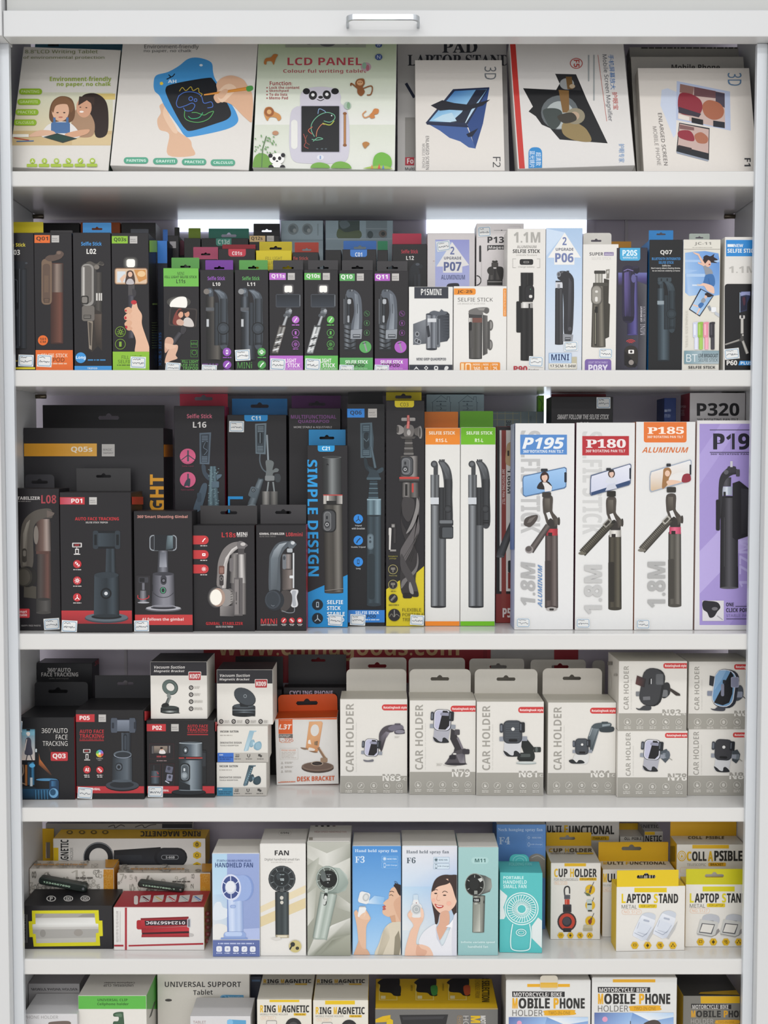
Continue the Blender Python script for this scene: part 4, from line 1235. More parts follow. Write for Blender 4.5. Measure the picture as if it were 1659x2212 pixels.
b.blob([(1300,580),(1310,555),(1345,548),(1392,560),(1425,600),(1432,660),(1430,850),(1418,1050),(1385,1066),(1350,1050),(1348,850),(1340,700),(1335,640),(1300,610)],'#2f2f33').p([(1390,600),(1412,640),(1408,860),(1398,1040),(1378,1040),(1384,800)],['#4a4a50','#3f3f45','#38383d','#2c2c30','#38383d','#45454b']).e(1398,1020,15,17,'#4d4d53').e(1308,576,16,22,'#86888e').e(1308,576,10,14,'#55575c').p([(1330,552),(1350,548),(1340,565),(1322,570)],'#5a5b60').r(1372,546,1392,566,'#3a3a3e')
b.p([(1340,1060),(1425,1068),(1418,1122),(1340,1120)],'#8b8d93').r(1358,1088,1404,1120,'#44464b').r(1362,1096,1400,1102,'#a8aab0')
b.r(1226,1216,1412,1300,'#93a8c4').r(1231,1220,1408,1296,'#b6cbe4').t('MINI',1246,1226,1392,1276,'#24355f',1).t('QUADRUPED SUPPORT',1246,1280,1390,1290,'#4a5a80',0)
b.r(1226,1248,1455,1348,'#b9b39a').r(1230,1300,1451,1344,'#dedbd2').t('17.5CM-1.04M',1237,1310,1444,1334,'#3d3c3a',1)
b.r(1226,1216,1412,1300,'#93a8c4').r(1231,1220,1408,1296,'#b6cbe4').t('MINI',1246,1226,1392,1276,'#24355f',1).t('QUADRUPED SUPPORT',1246,1280,1390,1290,'#4a5a80',0).stk(1350,1122,1462,1200,-2)

b = Box(Z6,NM,'white box with olive grey selfie stick and violet base label',72,378,346,c='#dcd9d4',**A)
b.t('SUPER',132,416,250,444,'#45434a',2).rr(256,414,340,446,6,'#85789c').t('mini',264,420,334,443,'#c9c2d4',1).t('SELFIE STICK',150,458,318,480,'#c5c2bd',0)
b.p([(255,640),(300,650),(295,850),(308,860),(300,1140),(268,1155),(250,1150)],'#3d3a33').tb((208,1225),(208,700),124,96,['#2c2a26','#7b766b','#4a463f','#6b665c','#34312c'],.08).tb((212,690),(212,590),62,62,['#55524b','#bcb9b1','#8a877f','#c6c3bb','#5c5952'])
b.rr(172,572,270,600,8,'#3d3b36').rr(162,676,290,705,8,'#4a4841').p([(272,565),(304,560),(300,640),(274,640),(278,610)],'#7d7a72').p([(282,575),(296,572),(294,595),(284,600)],'#c9c6c0')
b.rr(146,695,240,868,44,'#55524c').rr(151,703,232,858,38,'#86827a').rr(158,712,226,850,32,'#97938b').rr(180,742,204,762,8,'#d4d1cb').rr(179,796,202,838,10,'#dad7d2')
b.r(174, 905, 196, 1215, '#33312d').r(180, 900, 186, 1200, '#94907f').rr(180, 880, 202, 935, 6, '#23221f')
b.rr(92,1330,318,1500,22,'#77609f').t('LIGHT DETACHABLE',122,1348,286,1366,'#c6bbdb',0).t('P08Y',122,1376,288,1432,'#dcd6e6',5).stk(212,1238,328,1322,2)
b.tab(80, 320, 250, '#d5d2cb', 1, rad=22, hy=318, hx0=190)

b = Box(Z6,NM,'narrow dark box with pale blue label and purple tinted folded stick',356,624,376,sh=2,Y=.012,d=.03,group=G2,c='#2a2732',cs='#3c3942')
b.full('#2f2c36','#28262f','#454452').r(378,590,640,640,'#5a5a8a').g(378,590,640,640,'#6a6da6','#4a4278').g(378,640,640,700,'#4a4278','#332f3e')
b.p([(480,640),(640,700),(640,1420),(540,1420),(560,900)],['#2a2732','#56565c','#5d5e62','#3a3941','#322f39'])
b.rr(392,360,566,487,20,'#48a3cf').t('P20S',414,396,540,446,'#dcebf2',4).t('WIRELESS',416,454,542,470,'#d3e6ee',2)
b.tb((500, 1120), (500, 620), 92, 84, ['#292443', '#5a5590', '#463f78', '#35305c', '#231f39'], .12)
b.blob([(412,590),(420,545),(455,528),(500,540),(520,580),(515,800),(508,1000),(420,995),(412,800)],'#28243a').p([(430,590),(470,580),(480,700),(470,960),(430,955)],['#6b5e9e','#4b4272','#3a3358','#2c2743','#332d4d'])
b.l([(445,560),(440,980)],4,'#4d4575').l([(480,555),(478,980)],4,'#3c3560').rr(420,965,508,1002,8,'#1c1929').e(535,565,24,34,'#1d1b28').e(508,640,20,36,'#5d5a8c').rr(500,530,550,555,8,'#2f2c3e').l([(425,575),(460,560),(505,575)],5,'#8a7fb8')
for k in (18, 32, 46):
    b.ring(484, 1200, k, k * .8, 6, '#c04343', 10, 215, 325)
b.rr(430,1215,545,1400,50,'#2e2a27').p([(432,1260),(540,1380),(520,1400),(432,1380)],'#1a1718').rr(464,1250,512,1283,6,'#e6e2df').e(488,1266,11,11,'#2d2a29').e(488,1358,22,22,'#8f8782').t('MINI',566,1030,606,1122,'#a9a5ae',0,rot=90).t('LIVE BROADCAST',566,878,582,1010,'#c9c5cc',1,rot=90).t('SELFIE STICK',588,878,608,1008,'#a9a5ae',0,rot=90)

b = Box(Z6,NM,'plain box with only its orange top showing behind the purple tinted one',320,540,378,sh=2,Y=.075,d=.04,group=G2,c='#c58a22',ct='#b97f1e')
b.tab(320, 540, 323, '#c98f28', 0)

b = Box(Z6,NM,'black box with bright blue left edge and hang tab, slate folded stick',638,926,308,sh=2,Y=.012,d=.05,group=G2,c='#1a1b1d',cs='#2f86cc')
b.t('Q07',738,397,838,440,'#dcdad6',2).t('BLUETOOTH INTEGRATED',666,460,910,482,'#3f87c4',2).t('SELFIE STICK',724,492,852,514,'#3f87c4',2).t('Selfie live',754,522,826,537,'#c9c7c4',1).t("Don't worry about chasing drama,",660,544,910,562,'#c9c7c4',1).t('be an internet celebrity at home',670,567,906,583,'#c9c7c4',1)
stick(b,712,655,862,1350,['#1b2126','#3a464e','#4f5d66','#333e46','#1e252a'],['#1d2429','#333d44','#414d55','#2b343a','#1a2025'],ay=.605,ky=.415,kr=.3,ring='#8b979e')
b.rr(714, 632, 832, 668, 8, '#3c474e').r(740, 640, 752, 662, '#1d2327').r(790, 640, 802, 662, '#1d2327')
b.tab(640, 865, 228, '#2f86cc', 1, hy=262)
b.face('L').band(300, 360, '#3a93d8')

b = Box(Z6,NM,'white box with jumping girl photo and four coloured sticks',928,1248,306,c='#d6d3c9',cs='#cfccc4',**A)
b.t('JC-11',1030,328,1172,358,'#8f8d86',3).ln(1012,372,1182,379,'#b4b1a8').r(938,388,1248,392,'#8f8c84')
b.p([(950,420),(1030,410),(1120,405),(1235,425),(1246,500),(1244,780),(1190,790),(1060,780),(985,790),(950,760)],['#8fb2dc','#7fa5d6','#6f9ad2','#6f98d0','#5d8ccb','#7ea6d8','#9dbbe0','#8fb2dc','#a9c3e2','#7fa5d6'])
b.r(950,480,1240,500,'#a3bfe2').r(960,600,1120,625,'#a9c4e4').r(1010,690,1100,705,'#c2d3e8').p([(950,560),(1060,570),(950,600)],'#9bbbe2')
b.blob([(1105,460),(1130,440),(1165,450),(1200,430),(1195,455),(1230,480),(1195,490),(1225,505),(1180,505),(1150,500),(1120,490)],'#2a2023').e(1145,512,26,30,'#dcb39f').blob([(1100,490),(1115,465),(1150,468),(1140,490),(1115,515)],'#2a2023').e(1158,520,8,6,'#8c3a3a')
b.blob([(1100,520),(1130,535),(1170,560),(1185,600),(1130,610),(1115,570)],'#8d9198').tb((1115,530),(1065,440),26,14,['#d9ae99','#e3bea9','#cfa38e']).blob([(1065,445),(1025,425),(1022,415),(1070,430)],'#dfb8a3').tb((1110,525),(1060,505),18,12,['#d9ae99','#e3bea9']).blob([(1128,610),(1185,605),(1205,660),(1190,708),(1110,690),(1112,650)],'#3d6da6').l([(1150,640),(1160,700)],4,'#2d5688')
b.blob([(1112,680),(1080,690),(1050,695),(1062,702),(1110,705),(1140,745),(1190,770),(1200,750),(1185,705)],'#e2bca8').e(1060,694,12,7,'#c6c2c0')
b.p([(1080,725),(1195,785),(1075,965),(982,905)],'#1c2233').p([(1086,735),(1186,788),(1072,955),(992,902)],['#8fb3dc','#7ba4d4','#9fc0e0','#b5cce2']).blob([(1118,770),(1150,762),(1185,785),(1160,800),(1130,795)],'#2a2023').e(1125,798,12,14,'#dcb39f').blob([(1085,830),(1105,805),(1125,830),(1095,855)],'#8d9198').blob([(1060,870),(1085,845),(1110,860),(1080,895)],'#3d6da6').tb((1075,895),(1050,945),16,10,['#dcb39f','#e6c4b2']).tb((1060,880),(1015,865),14,9,['#dcb39f','#e6c4b2'])
b.p([(1140,880),(1160,870),(1175,905),(1160,920)],'#8d949d').rr(1172,885,1215,930,8,'#e3e5e8').p([(1205,920),(1245,945),(1245,975),(1200,945)],'#b9bec6')
for x,cc,dd in ((1020,'#c5c9de','#dfe2ee'),(1060,'#8fb54c','#a9ca6a'),(1108,'#dc8ea0','#eab1be'),(1160,'#302e33','#4a484e')):
    b.tb((x+24,1245),(x+24,1020),32,32,[cc,dd,cc],.2).rr(x - 4,1015,x+36,1145,8,cc).rr(x+4,1030,x+20,1125,5,dd).rr(x+12,1012,x+44,1030,5,cc)
b.t('STAINLESS STEEL', 952, 915, 972, 1235, '#c3bfb5', 0, rot=-90)
b.g(940,1258,1248,1370,'#7f97a1','#a9b7bc').gh(940,1258,1090,1370,'#71909b','#9fb2b9').t('BT',958,1288,1052,1354,'#d5dcde',0).t('LIVE BROADCAST',1062,1284,1230,1316,'#2d3338',2).t('SELFIE STICK',1062,1324,1228,1352,'#47545b',0).t('SELFIE STICK',976,1388,1206,1411,'#2a292a',2)
b.tab(985, 1160, 256, '#a9b3ab', 1, hy=292, rad=10)

b = Box(Z6,NM,'white box with blue header and black picture panel, right end of second shelf',1282,1566,284,c='#dad7d2',cs='#d2cfc8',**A)
b.r(1300,310,1580,450,'#2f86cc').r(1312,346,1364,370,'#e2e8ec').t('NEW',1366,345,1446,372,'#e2e8ec',3).t('SELFIE STICK',1312,385,1562,420,'#e2e8ec',4).t('1.1M',1325,535,1560,592,'#b5b2ad',3)
b.rr(1288,686,1640,1520,26,'#1a191b').p([(1418,760),(1428,750),(1508,748),(1508,790),(1480,850),(1478,915),(1418,930)],'#2e3350').p([(1422,765),(1432,755),(1505,752),(1505,785),(1470,780),(1425,790)],'#8d93bd').p([(1424,800),(1475,790),(1474,905),(1424,920)],'#1b1d33').l([(1418,760),(1418,930)],4,'#b4c8d8').blob([(1440,810),(1460,800),(1465,850),(1450,870)],'#4a2435')
b.rr(1414,955,1460,985,6,'#c9c6c2').r(1428,950,1446,980,'#3b3a3c').tb((1437,1110),(1437,985),26,26,['#77746f','#d2cfca','#8f8c87']).tb((1437,1160),(1437,1110),34,30,['#2a2a2b','#55534f','#2a2a2b']).e(1443,1124,6,8,'#c9c6c2')
b.tb((1292,1206),(1422,1164),12,16,['#6a6763','#a9a6a1']).tb((1482,1282),(1440,1168),28,22,['#5f5c58','#c3c0bb','#7a7772']).e(1430,1164,20,14,'#4a4846')
b.t('P60',1304,1340,1394,1382,'#e2dfdb',4).p([(1416,1344),(1530,1344),(1522,1382),(1404,1382)],'#2f86cc').t('PLUS',1424,1350,1520,1376,'#dfe8ee',3).stk(1284,1238,1412,1330,-6)

# --- boxes standing further back on the second shelf
R2 = dict(sh=2, Y=.066, d=.036, group='boxes further back on the second shelf')
R3 = dict(sh=2, Y=.106, d=.036, group='boxes further back on the second shelf')
R4 = dict(sh=2, Y=.150, d=.036, group='boxes further back on the second shelf')
b = Box(Z4,NM,'black box with red side and red hang tab rising behind the violet banded one',1236,1445,241,c='#1b1a1c',cs='#b52c48',**R2)
b.t('Selfie Stick', 1291, 274, 1391, 297, '#ad3241', 2).t('L12', 1320, 312, 1366, 336, '#dcdad6', 2)
b.tb((1385,700),(1385,420),48,48,['#1a1b1f','#31343b','#1d1f23','#2a2d33','#15161a']).blob([(1335,500),(1340,400),(1362,360),(1385,352),(1418,370),(1410,388),(1395,385),(1400,420),(1365,425),(1355,520)],'#23262b').e(1388,362,12,8,'#4a4f57')
b.tab(1214, 1411, 178, '#bf3450', 0)

b = Box(Z5,'tripod_box','grey white box with lavender panel and stickered corner behind the short white boxes',236,625,239,c='#c9c4c5',cs='#b7b2b4',**R2)
b.g(302,293,580,560,'#8f93c8','#a4a9d6').g(302,560,580,760,'#a4a9d6','#b3b7dc').p([(440,312),(578,500),(522,512),(522,562),(366,562),(366,512),(312,512)],'#dedcdb').p([(302,300),(440,312),(312,512),(302,512)],'#a6b3d8')
b.t('2',424,350,458,414,'#6a74a0',3).t('UPGRADE',374,432,514,455,'#55586a',2).t('P07',372,474,515,548,'#5a648f',4).t('ALUMINIUM',350,580,544,618,'#5a6288',1).blob([(398,665),(420,650),(490,650),(488,690),(400,690)],'#2c2c35').ln(285,465,296,469,'#a88').stk(314,304,424,386,-8)
b = Box(Z5,'tripod_box','tall white box with stickered corner and black ball head, behind the orange label box',634,1022,161,c='#d5d0d0',cs='#c9c4c4',**R2)
b.t('P13',728,268,862,320,'#2f2e31',4).p([(726,338),(900,338),(900,372),(740,374),(726,390)],'#2b2a2d').t('Magesafe',736,343,920,374,'#dad7d6',2)
b.r(780,216,900,218,'#4a4948').e(843,217,6,4,'#2f2e31').r(905,182,995,184,'#b3afae').r(993,182,995,200,'#b3afae')
b.tb((788,660),(788,530),120,84,['#1c1b1c','#55524f','#242324','#5d5a57','#1c1b1c']).rr(760,478,815,518,8,'#4b4845').e(788,470,24,10,'#35332f').r(776,445,796,465,'#d0ccca').blob([(725,540),(745,515),(775,520),(770,580),(735,570)],'#3a3836').blob([(800,520),(845,515),(858,545),(850,620),(820,590)],'#2d2b2a').r(725,620,850,665,'#2a2928').r(730,632,845,640,'#8d8a87').ring(640,625,34,38,8,'#2a2928').rr(660,340,676,475,8,'#232224').rr(676,384,680,640,1,'#c0bcbb').stk(650,186,754,270,-3)

b = Box(Z4,NM,'black box with blue label tongue and blue hang tab, behind the green banded ones',938,1143,273,c='#222023',**R2)
b.rr(986, 262, 1086, 318, 14, '#3f78c4').t('C01', 1015, 291, 1057, 316, '#e3e8ee', 2)
b.tab(943, 1142, 222, '#3c74c2', 1, hy=264)
b = Box(Z4,NM,'black box with a green hang tab next to the red sided one',1147,1212,276,c='#1d1c1e',**R2)
b.tab(1147, 1212, 223, '#26855a', 0)
b = Box(Z4, NM, 'plain black box end between the red and blue tabbed boxes', 836, 934, 276, c='#1b1a1c', **R2)
b = Box(Z4,NM,'black box with orange red hang tab behind the green labelled phone box',641,798,290,c='#232123',**R2)
b.t('Selfie Stick', 612, 316, 736, 336, '#a8433c', 2)
b.tab(641, 797, 231, '#b8402f', 1, hy=276)
b = Box(Z4,NM,'all yellow box with thin lettering behind the pink banded one',424,638,279,c='#d6c226',cs='#c7b320',**R2)
b.t('FILL LIGHT', 480, 317, 580, 336, '#6d6420', 0).t('SELFIE STICK', 478, 344, 600, 362, '#6d6420', 0)
b.tab(443, 638, 227, '#d9c528', 1, hy=268)
b = Box(Z4,NM,'black box with small red label tongue and dark red tab in the second row',199,421,269,c='#1e1c1e',**R2)
b.rr(258, 258, 362, 316, 16, '#c23a4a').t('C01s', 280, 285, 340, 307, '#efe0e2', 2)
b.tab(222, 420, 244, '#a32433', 0)
b = Box(Z4,NM,'black box with a pink hang tab behind the purple tabbed one',23,196,331,c='#1e1c1e',**R2)
b.tab(23, 196, 259, '#c25375', 1, hy=303)
b = Box(Z4,NM,'black box with teal label tongue and teal hang tab in the third row',98,381,206,c='#1c1c1d',**R3)
b.rr(184, 190, 276, 252, 14, '#3c8474').t('C13d', 196, 214, 265, 242, '#b9d0c6', 1)
b.tab(140, 381, 148, '#347f6e', 1, hy=192)
b = Box(Z4,NM,'black box with a beige label and black hang tab in the third row',384,565,190,c='#1d1b1d',**R3)
b.r(370, 190, 478, 228, '#cdb07e').t('Q12s', 394, 197, 462, 221, '#3a3124', 2).mg(488, 190, 530, 225)
b.tab(408, 566, 119, '#262427', 1, hy=164)
b = Box(Z4,NM,'black box with lime hang tab under the bright strip of daylight',-5,96,205,c='#262826',**R3)
b.tab(-5, 92, 146, '#7f9a2b', 0)
b = Box(Z3,NM,'black box with a grey square and crimson side next to the navy box',1005,1072,300,sh=2,Y=.106,d=.05,group='boxes further back on the second shelf',c='#262427',cs='#232124')
b.r(1014, 336, 1051, 376, '#b1adae').face('R').r(1075, 330, 1125, 420, '#9c2a4a').face('F')
b.tab(1005, 1072, 252, '#3a3a36', 0)
b = Box(Z3,NM,'charcoal box behind the lime banded box, under the shelf edge',728,935,224,c='#3a3839',cs='#7b7878',**R4)
b = Box(Z3,NM,'black box behind the two leftmost boxes of the second shelf',262,480,225,c='#232224',**R4)
b = Box(Z3, NM, 'orange edged box behind the blue hang tab', 486, 722, 222, c='#b35a2a', **R4)
b = Box(Z4,'camera_box','pale blue box with two round photos under the shelf above',573,826,100,c='#a9bcc6',cs='#8fa3ad',sh=2,Y=.15,d=.036,group='pale blue boxes at the back')
for x in (645, 730):
    b.e(x, 152, 32, 34, '#8b979c').e(x - 4, 150, 20, 22, '#6f7b80').e(x + 8, 160, 10, 12, '#a8b0b2')
b.ln(790, 120, 796, 190, '#8fa0a8').r(574, 214, 830, 222, '#93a6b0')
b = Box(Z4,'camera_box','pale blue box with three rectangular photos under the shelf above',838,1242,100,c='#9fb3bd',cs='#8fa3ad',sh=2,Y=.15,d=.036,group='pale blue boxes at the back')
b.rr(915,90,1042,207,6,'#4d5a58').blob([(915,150),(960,170),(1042,160),(1042,207),(915,207)],'#66745a').blob([(920,110),(960,100),(985,130),(940,150)],'#6c7a80')
b.rr(1080,90,1206,205,6,'#84939a').r(1080,148,1206,152,'#a3b1b7').e(1105,185,18,22,'#4f5c60').e(1180,180,24,22,'#75706c').e(1182,180,12,12,'#3f4648').rr(1245,90,1372,210,6,'#55646b').band(207,214,'#b5c4cb')

# ================================================================== third shelf: gimbals and tall sticks
G3 = 'gimbal and tripod boxes on the third shelf'
A3 = dict(sh=3, d=.05, group=G3)
RD = '#b8343a'
GRY = ['#2c2f33', '#6d747b', '#454b51', '#33383d', '#3b4046']

b = Box(Z7,'gimbal_box','black box with brown gimbal picture and red corner badge, far left of third shelf',30,450,813,yb=1873,sh=3,d=.05,group=G3)
b.t('GIMBAL STABILIZER',-30,873,299,897,'#cfcac8',2).t('L08',308,862,420,925,'#a8434b',1).ln(105,905,230,912,'#6f6b6a')
b.tb((330,1700),(330,1060),108,100,['#2b2725','#6a4a43','#4c3b38','#4f4845','#332e2c'],.1).tb((325,1740),(325,1640),110,108,['#353433','#565452','#464442','#2f2e2d'],.2)
b.r(270,1280,360,1302,'#5a403a').tb((322,1280),(322,1040),116,100,['#4c4340','#a3938c','#6f5a53','#5a4640','#3d322e'])
b.blob([(155,1395),(155,1150),(180,1050),(240,990),(310,965),(380,968),(390,1030),(330,1035),(270,1070),(248,1150),(244,1395)],'#55504a').p([(170,1390),(172,1150),(200,1070),(225,1045),(205,1150),(198,1390)],['#6f6a62','#77726a','#8a857c','#807b72','#6a655d','#5f5a53'])
b.rr(165,1260,200,1365,16,'#3a3632').rr(172,1275,194,1320,10,'#6d6861').e(270,1160,18,70,'#7d756e').p([(350,975),(408,995),(400,1012),(352,1030)],'#6a5f59').p([(180,1530),(272,1545),(272,1635),(178,1625)],'#4a463f')
b.e(205, 1472, 72, 78, '#23211f').e(180, 1472, 62, 72, '#37342f').e(176, 1474, 50, 60, '#4a463f')
b.rr(60,1710,222,1778,8,RD).t('Smart',138,1722,202,1742,'#e6d4d2',1).t('Stable',137,1746,203,1766,'#e6d4d2',1).t('HAPPY FREE PHOTO',160,1830,305,1843,'#8d8988',1).stk(328,1782,445,1868,-4)
b.tab(185, 405, 708, '#37363a', 1, rad=30, hy=766, hw=110)

b = Box(Z7,'phone_stand_box','black box with red base band, dark tracking stand and four red icons',450,984,841,yb=1887,sh=3,d=.072,group=G3)
b.r(440,878,632,932,RD).gh(450,882,530,930,'#b03a48','#c06070').t('P01',532,888,614,922,'#e9dedc',3).mg(666,878,723,933)
b.t('AUTO FACE TRACKING',560,1027,888,1051,'#bb3338',3).t('SELFIE STICK TRIPOD',640,1060,805,1073,'#b9b4b3',1)
b.band(1724, 1822, '#a83037').g(450, 1724, 990, 1822, '#b23439', '#8f2a30')
tracker(b,796,1130,1812,190,['#14181c','#3b454d','#252c32','#2f373e','#39424a'],200,1262,1440,base_c='#59636c',nx=30)
b.rr(540,1218,612,1252,5,'#d3cfce').r(548,1224,604,1246,'#2a2728').t('360°',556,1228,598,1242,'#b8343a',1).rr(562,1262,590,1300,4,'#d3cfce').r(568,1270,584,1296,'#3a3637').r(552,1300,600,1307,'#d3cfce').l([(574,1252),(574,1264)],4,'#d3cfce')
for y, kd in ((1377, 3), (1500, 2), (1625, 0)):
    b.ic(578, y, 31, RD, kd).ln(548, y + 38, 610, y + 45, '#b9b4b3')
b.stk(462, 1797, 578, 1886, 3)
b.tab(570, 975, 662, '#3a393a', 1, hy=722, hw=100)
b.face('R').r(970, 800, 1100, 1, '#262427').r(950, 875, 1100, 932, '#b0392f')

b = Box(Z7,'phone_stand_box','black box with salmon heading and silver tracking stand over red band',1000,1438,981,yb=1883,sh=3,d=.045,group=G3)
b.t('360°Smart Shooting Gimbal', 1024, 1012, 1400, 1040, '#c98d84', 2)
b.band(1755, 1832, '#bb3a3b').t('AI follows the gimbal', 1060, 1778, 1370, 1806, '#e4d3d1', 2)
cl = ['#34343a', '#83838c', '#6a6a73', '#4a4a52', '#7d7d86']
b.e(1220, 1712, 136, 22, '#55555c').e(1220, 1706, 130, 18, '#a9a9b0').e(1220, 1703, 95, 12, '#33333a')
b.rr(1116,1160,1320,1278,26,'#8f959c').rr(1123,1167,1313,1271,22,'#2a2b30').rr(1150,1160,1292,1276,6,'#1f2126').p([(1250,1165),(1290,1165),(1290,1260),(1238,1272)],['#5f7078','#8ba0a8','#55656d','#2b3136'])
for i in range(6):
    b.l([(1245 + i * 8, 1168), (1240 + i * 8, 1270)], 2, '#3f4a50')
b.l([(1152,1166),(1152,1270)],4,'#6a7077').tb((1216,1440),(1218,1276),84,72,['#2a2b30','#66676f','#7d7f88','#55565e','#2b2c31']).p([(1195,1290),(1240,1290),(1246,1400),(1190,1400)],['#5a5d66','#6a6d77','#9a9ca6','#8d9099'])
b.tb((1220,1690),(1220,1450),174,160,['#35353b','#7d7d86','#83838c','#606069','#34343a'],.1).e(1220,1450,80,14,'#3c3c43').r(1136,1530,1142,1580,'#232328').rr(1200,1460,1244,1532,22,'#3a3a41').e(1222,1500,18,18,'#1f1f24').e(1222,1500,10,10,'#6d6d76').e(1218,1573,24,26,'#2a2a30').ring(1218,1573,15,19,4,'#5dbf8f').curve([(1142,1590),(1180,1618),(1222,1626),(1262,1618),(1298,1590)],4,'#35353b')
b.rr(1018,1462,1125,1660,3,'#2a282b').rr(1036,1475,1108,1515,5,'#3c3c42').r(1042,1480,1080,1510,'#1d1d20').r(1062,1518,1080,1570,'#6d6d75').tb((1070,1660),(1070,1575),52,46,['#3a3a40','#85858d','#4a4a50']).e(1072,1664,44,6,'#a9a9b0').curve([(1030,1610),(1034,1632),(1070,1640),(1108,1628),(1112,1612)],6,'#b8343a')
b.stk(1002, 1797, 1114, 1882, -1)

b = Box(Z8,'gimbal_box','black box with three red side tabs and silver gimbal with lit lamp',542,1034,1160,yb=2003,sh=3,d=.036,group=G3)
b.t('L18s',770,1216,882,1256,'#b83338',2).t('MINi',890,1214,974,1243,'#dedad8',2).ln(892,1246,972,1253,'#9d9998')
for y, kd in ((1277, 4), (1393, 5), (1508, 2)):
    b.rr(500,y - 35,666,y+35,34,'#c0393c').ic(628,y,28,'#c0393c',kd).ln(600,y+42,654,y+50,'#b9b4b3')
b.tb((905,1870),(905,1380),120,120,['#3a3738','#8d8886','#a8a3a1','#6a6665','#454243']).tb((900,1620),(900,1390),130,110,['#3a3839','#c9c5c3','#4c494a','#85817f','#3f3c3d']).rr(832,1420,864,1530,14,'#6d696a').r(868,1578,938,1880,'#5d595a').r(874,1590,906,1870,'#807b7a').r(910,1590,914,1860,'#3a3738')
b.blob([(735,1650),(735,1540),(745,1440),(785,1350),(850,1300),(920,1290),(950,1300),(900,1340),(840,1385),(810,1450),(800,1540),(800,1670)],'#7b7675').p([(775,1660),(780,1500),(800,1420),(850,1350),(905,1315),(945,1310),(880,1360),(835,1400),(815,1470),(806,1660)],['#c9c4c2','#b5b0ae','#c3bebc','#d6d2d0','#c9c5c3','#a9a4a2','#8d8886','#9d9896','#aaa5a3','#8d8886'])
b.rr(748,1482,792,1550,10,'#6a4a42').rr(752,1555,786,1640,12,'#3a3536').ring(768,1585,10,14,4,'#8d8886').rr(755,1495,785,1540,8,'#8d6a60')
b.blob([(890,1310),(910,1285),(945,1292),(978,1318),(960,1335),(945,1355),(905,1350)],'#6d696a').e(940,1310,20,14,'#bdb9b7').r(900,1345,950,1390,'#4a4748')
b.p([(757,1800),(870,1800),(868,1885),(757,1882)],['#8d8886','#5a5657','#4a4748','#7d7978']).e(835,1725,40,62,'#6a6665').e(800,1735,62,70,'#8d8987')
for k, cc in ((86, '#3b393b'), (76, '#575554'), (66, '#a7a39c')):
    b.e(726, 1733, k * .8, k, cc)
b.e(740, 1733, 58, 74, '#a58d80').e(726, 1733, 47, 63, '#eeeae0')
for i in range(6):
    b.l([(842, 1690 + i * 20), (856, 1686 + i * 20)], 4, '#35332f')
b.r(884, 1690, 890, 1760, '#454243').e(887, 1780, 4, 8, '#454243')
b.t('GIMBAL  STABILIZER',646,1929,940,1953,'#b83338',3).t('SELFIE STICK TRIPOD',724,1960,862,1974,'#c3bfbe',2)
b.tab(600, 1052, 1003, '#3c3a3b', 1, hy=1060, hw=120, hx0=826)
b.face('R').band(1400, 1420, '#c9c5c0')

b = Box(Z8,'gimbal_box','black box with red right edge picturing a steel blue folded gimbal',1043,1444,1158,yb=2000,sh=3,d=.036,group=G3,cs='#a8323a')
b.t('GIMBAL STABILIZER',1070,1219,1270,1236,'#d3cfcd',2).t('SELFIE STICK TRIPOD',1070,1244,1200,1254,'#8d8988',0).t('L08mini',1282,1216,1414,1248,'#b23a3f',1)
b.blob([(1150,1700),(1148,1440),(1165,1370),(1205,1310),(1260,1288),(1320,1290),(1345,1310),(1300,1330),(1260,1370),(1235,1450),(1232,1700)],'#4e555c').p([(1160,1690),(1160,1430),(1185,1360),(1230,1310),(1290,1296),(1250,1340),(1220,1420),(1205,1690)],['#565d64','#667078','#7d868e','#99a1a8','#a7aeb4','#7d858c','#646c73','#4a5157'])
b.tb((1290,1640),(1290,1390),74,74,['#3f3a39','#8d8583','#6a6361','#4c4645']).tb((1300,1670),(1300,1510),96,90,['#453f3e','#7a706c','#5d5552','#423c3b'],.1).rr(1254,1390,1284,1510,14,'#6d7278').e(1268,1420,10,16,'#3c4046').tb((1342,1660),(1342,1380),12,14,['#8d9196','#d9dbdd','#a5a9ad']).rr(1310,1560,1345,1582,6,'#d3d5d7')
b.blob([(1300,1310),(1320,1282),(1345,1290),(1366,1310),(1352,1328),(1335,1345),(1305,1340)],'#5d646b').e(1336,1300,16,14,'#c3c7cb').rr(1290,1345,1334,1376,8,'#a9aeb3')
b.blob([(1320,1680),(1370,1672),(1380,1690),(1368,1730),(1378,1790),(1360,1812),(1325,1805),(1316,1740)],'#c9cace').blob([(1330,1690),(1362,1685),(1355,1730),(1362,1795),(1335,1795)],'#a3a6ad').blob([(1245,1690),(1300,1680),(1330,1720),(1322,1800),(1270,1850),(1240,1830)],'#45403f').curve([(1250,1840),(1300,1856),(1345,1850),(1350,1815)],6,'#7d8288')
b.e(1190,1756,78,84,'#262a30').e(1178,1752,62,72,'#3b4149').e(1175,1752,52,62,'#31373e').curve([(1165,1795),(1178,1803),(1190,1798)],3,'#7d858e')
b.t('MINi', 1082, 1901, 1212, 1944, '#b83338', 2).t('HAPPY FREE PHOTO', 1082, 1948, 1212, 1959, '#bdb9b8', 1)
for x, kd in ((1265, 4), (1329, 3), (1392, 5)):
    b.ic(x,1917,23,'#b83338',kd).ln(x - 20,1945,x+22,1951,'#bdb9b8').ln(x - 12,1954,x+14,1959,'#bdb9b8')
b.tab(1078, 1443, 996, '#403e40', 1, hy=1058, hw=115, hx0=1260)

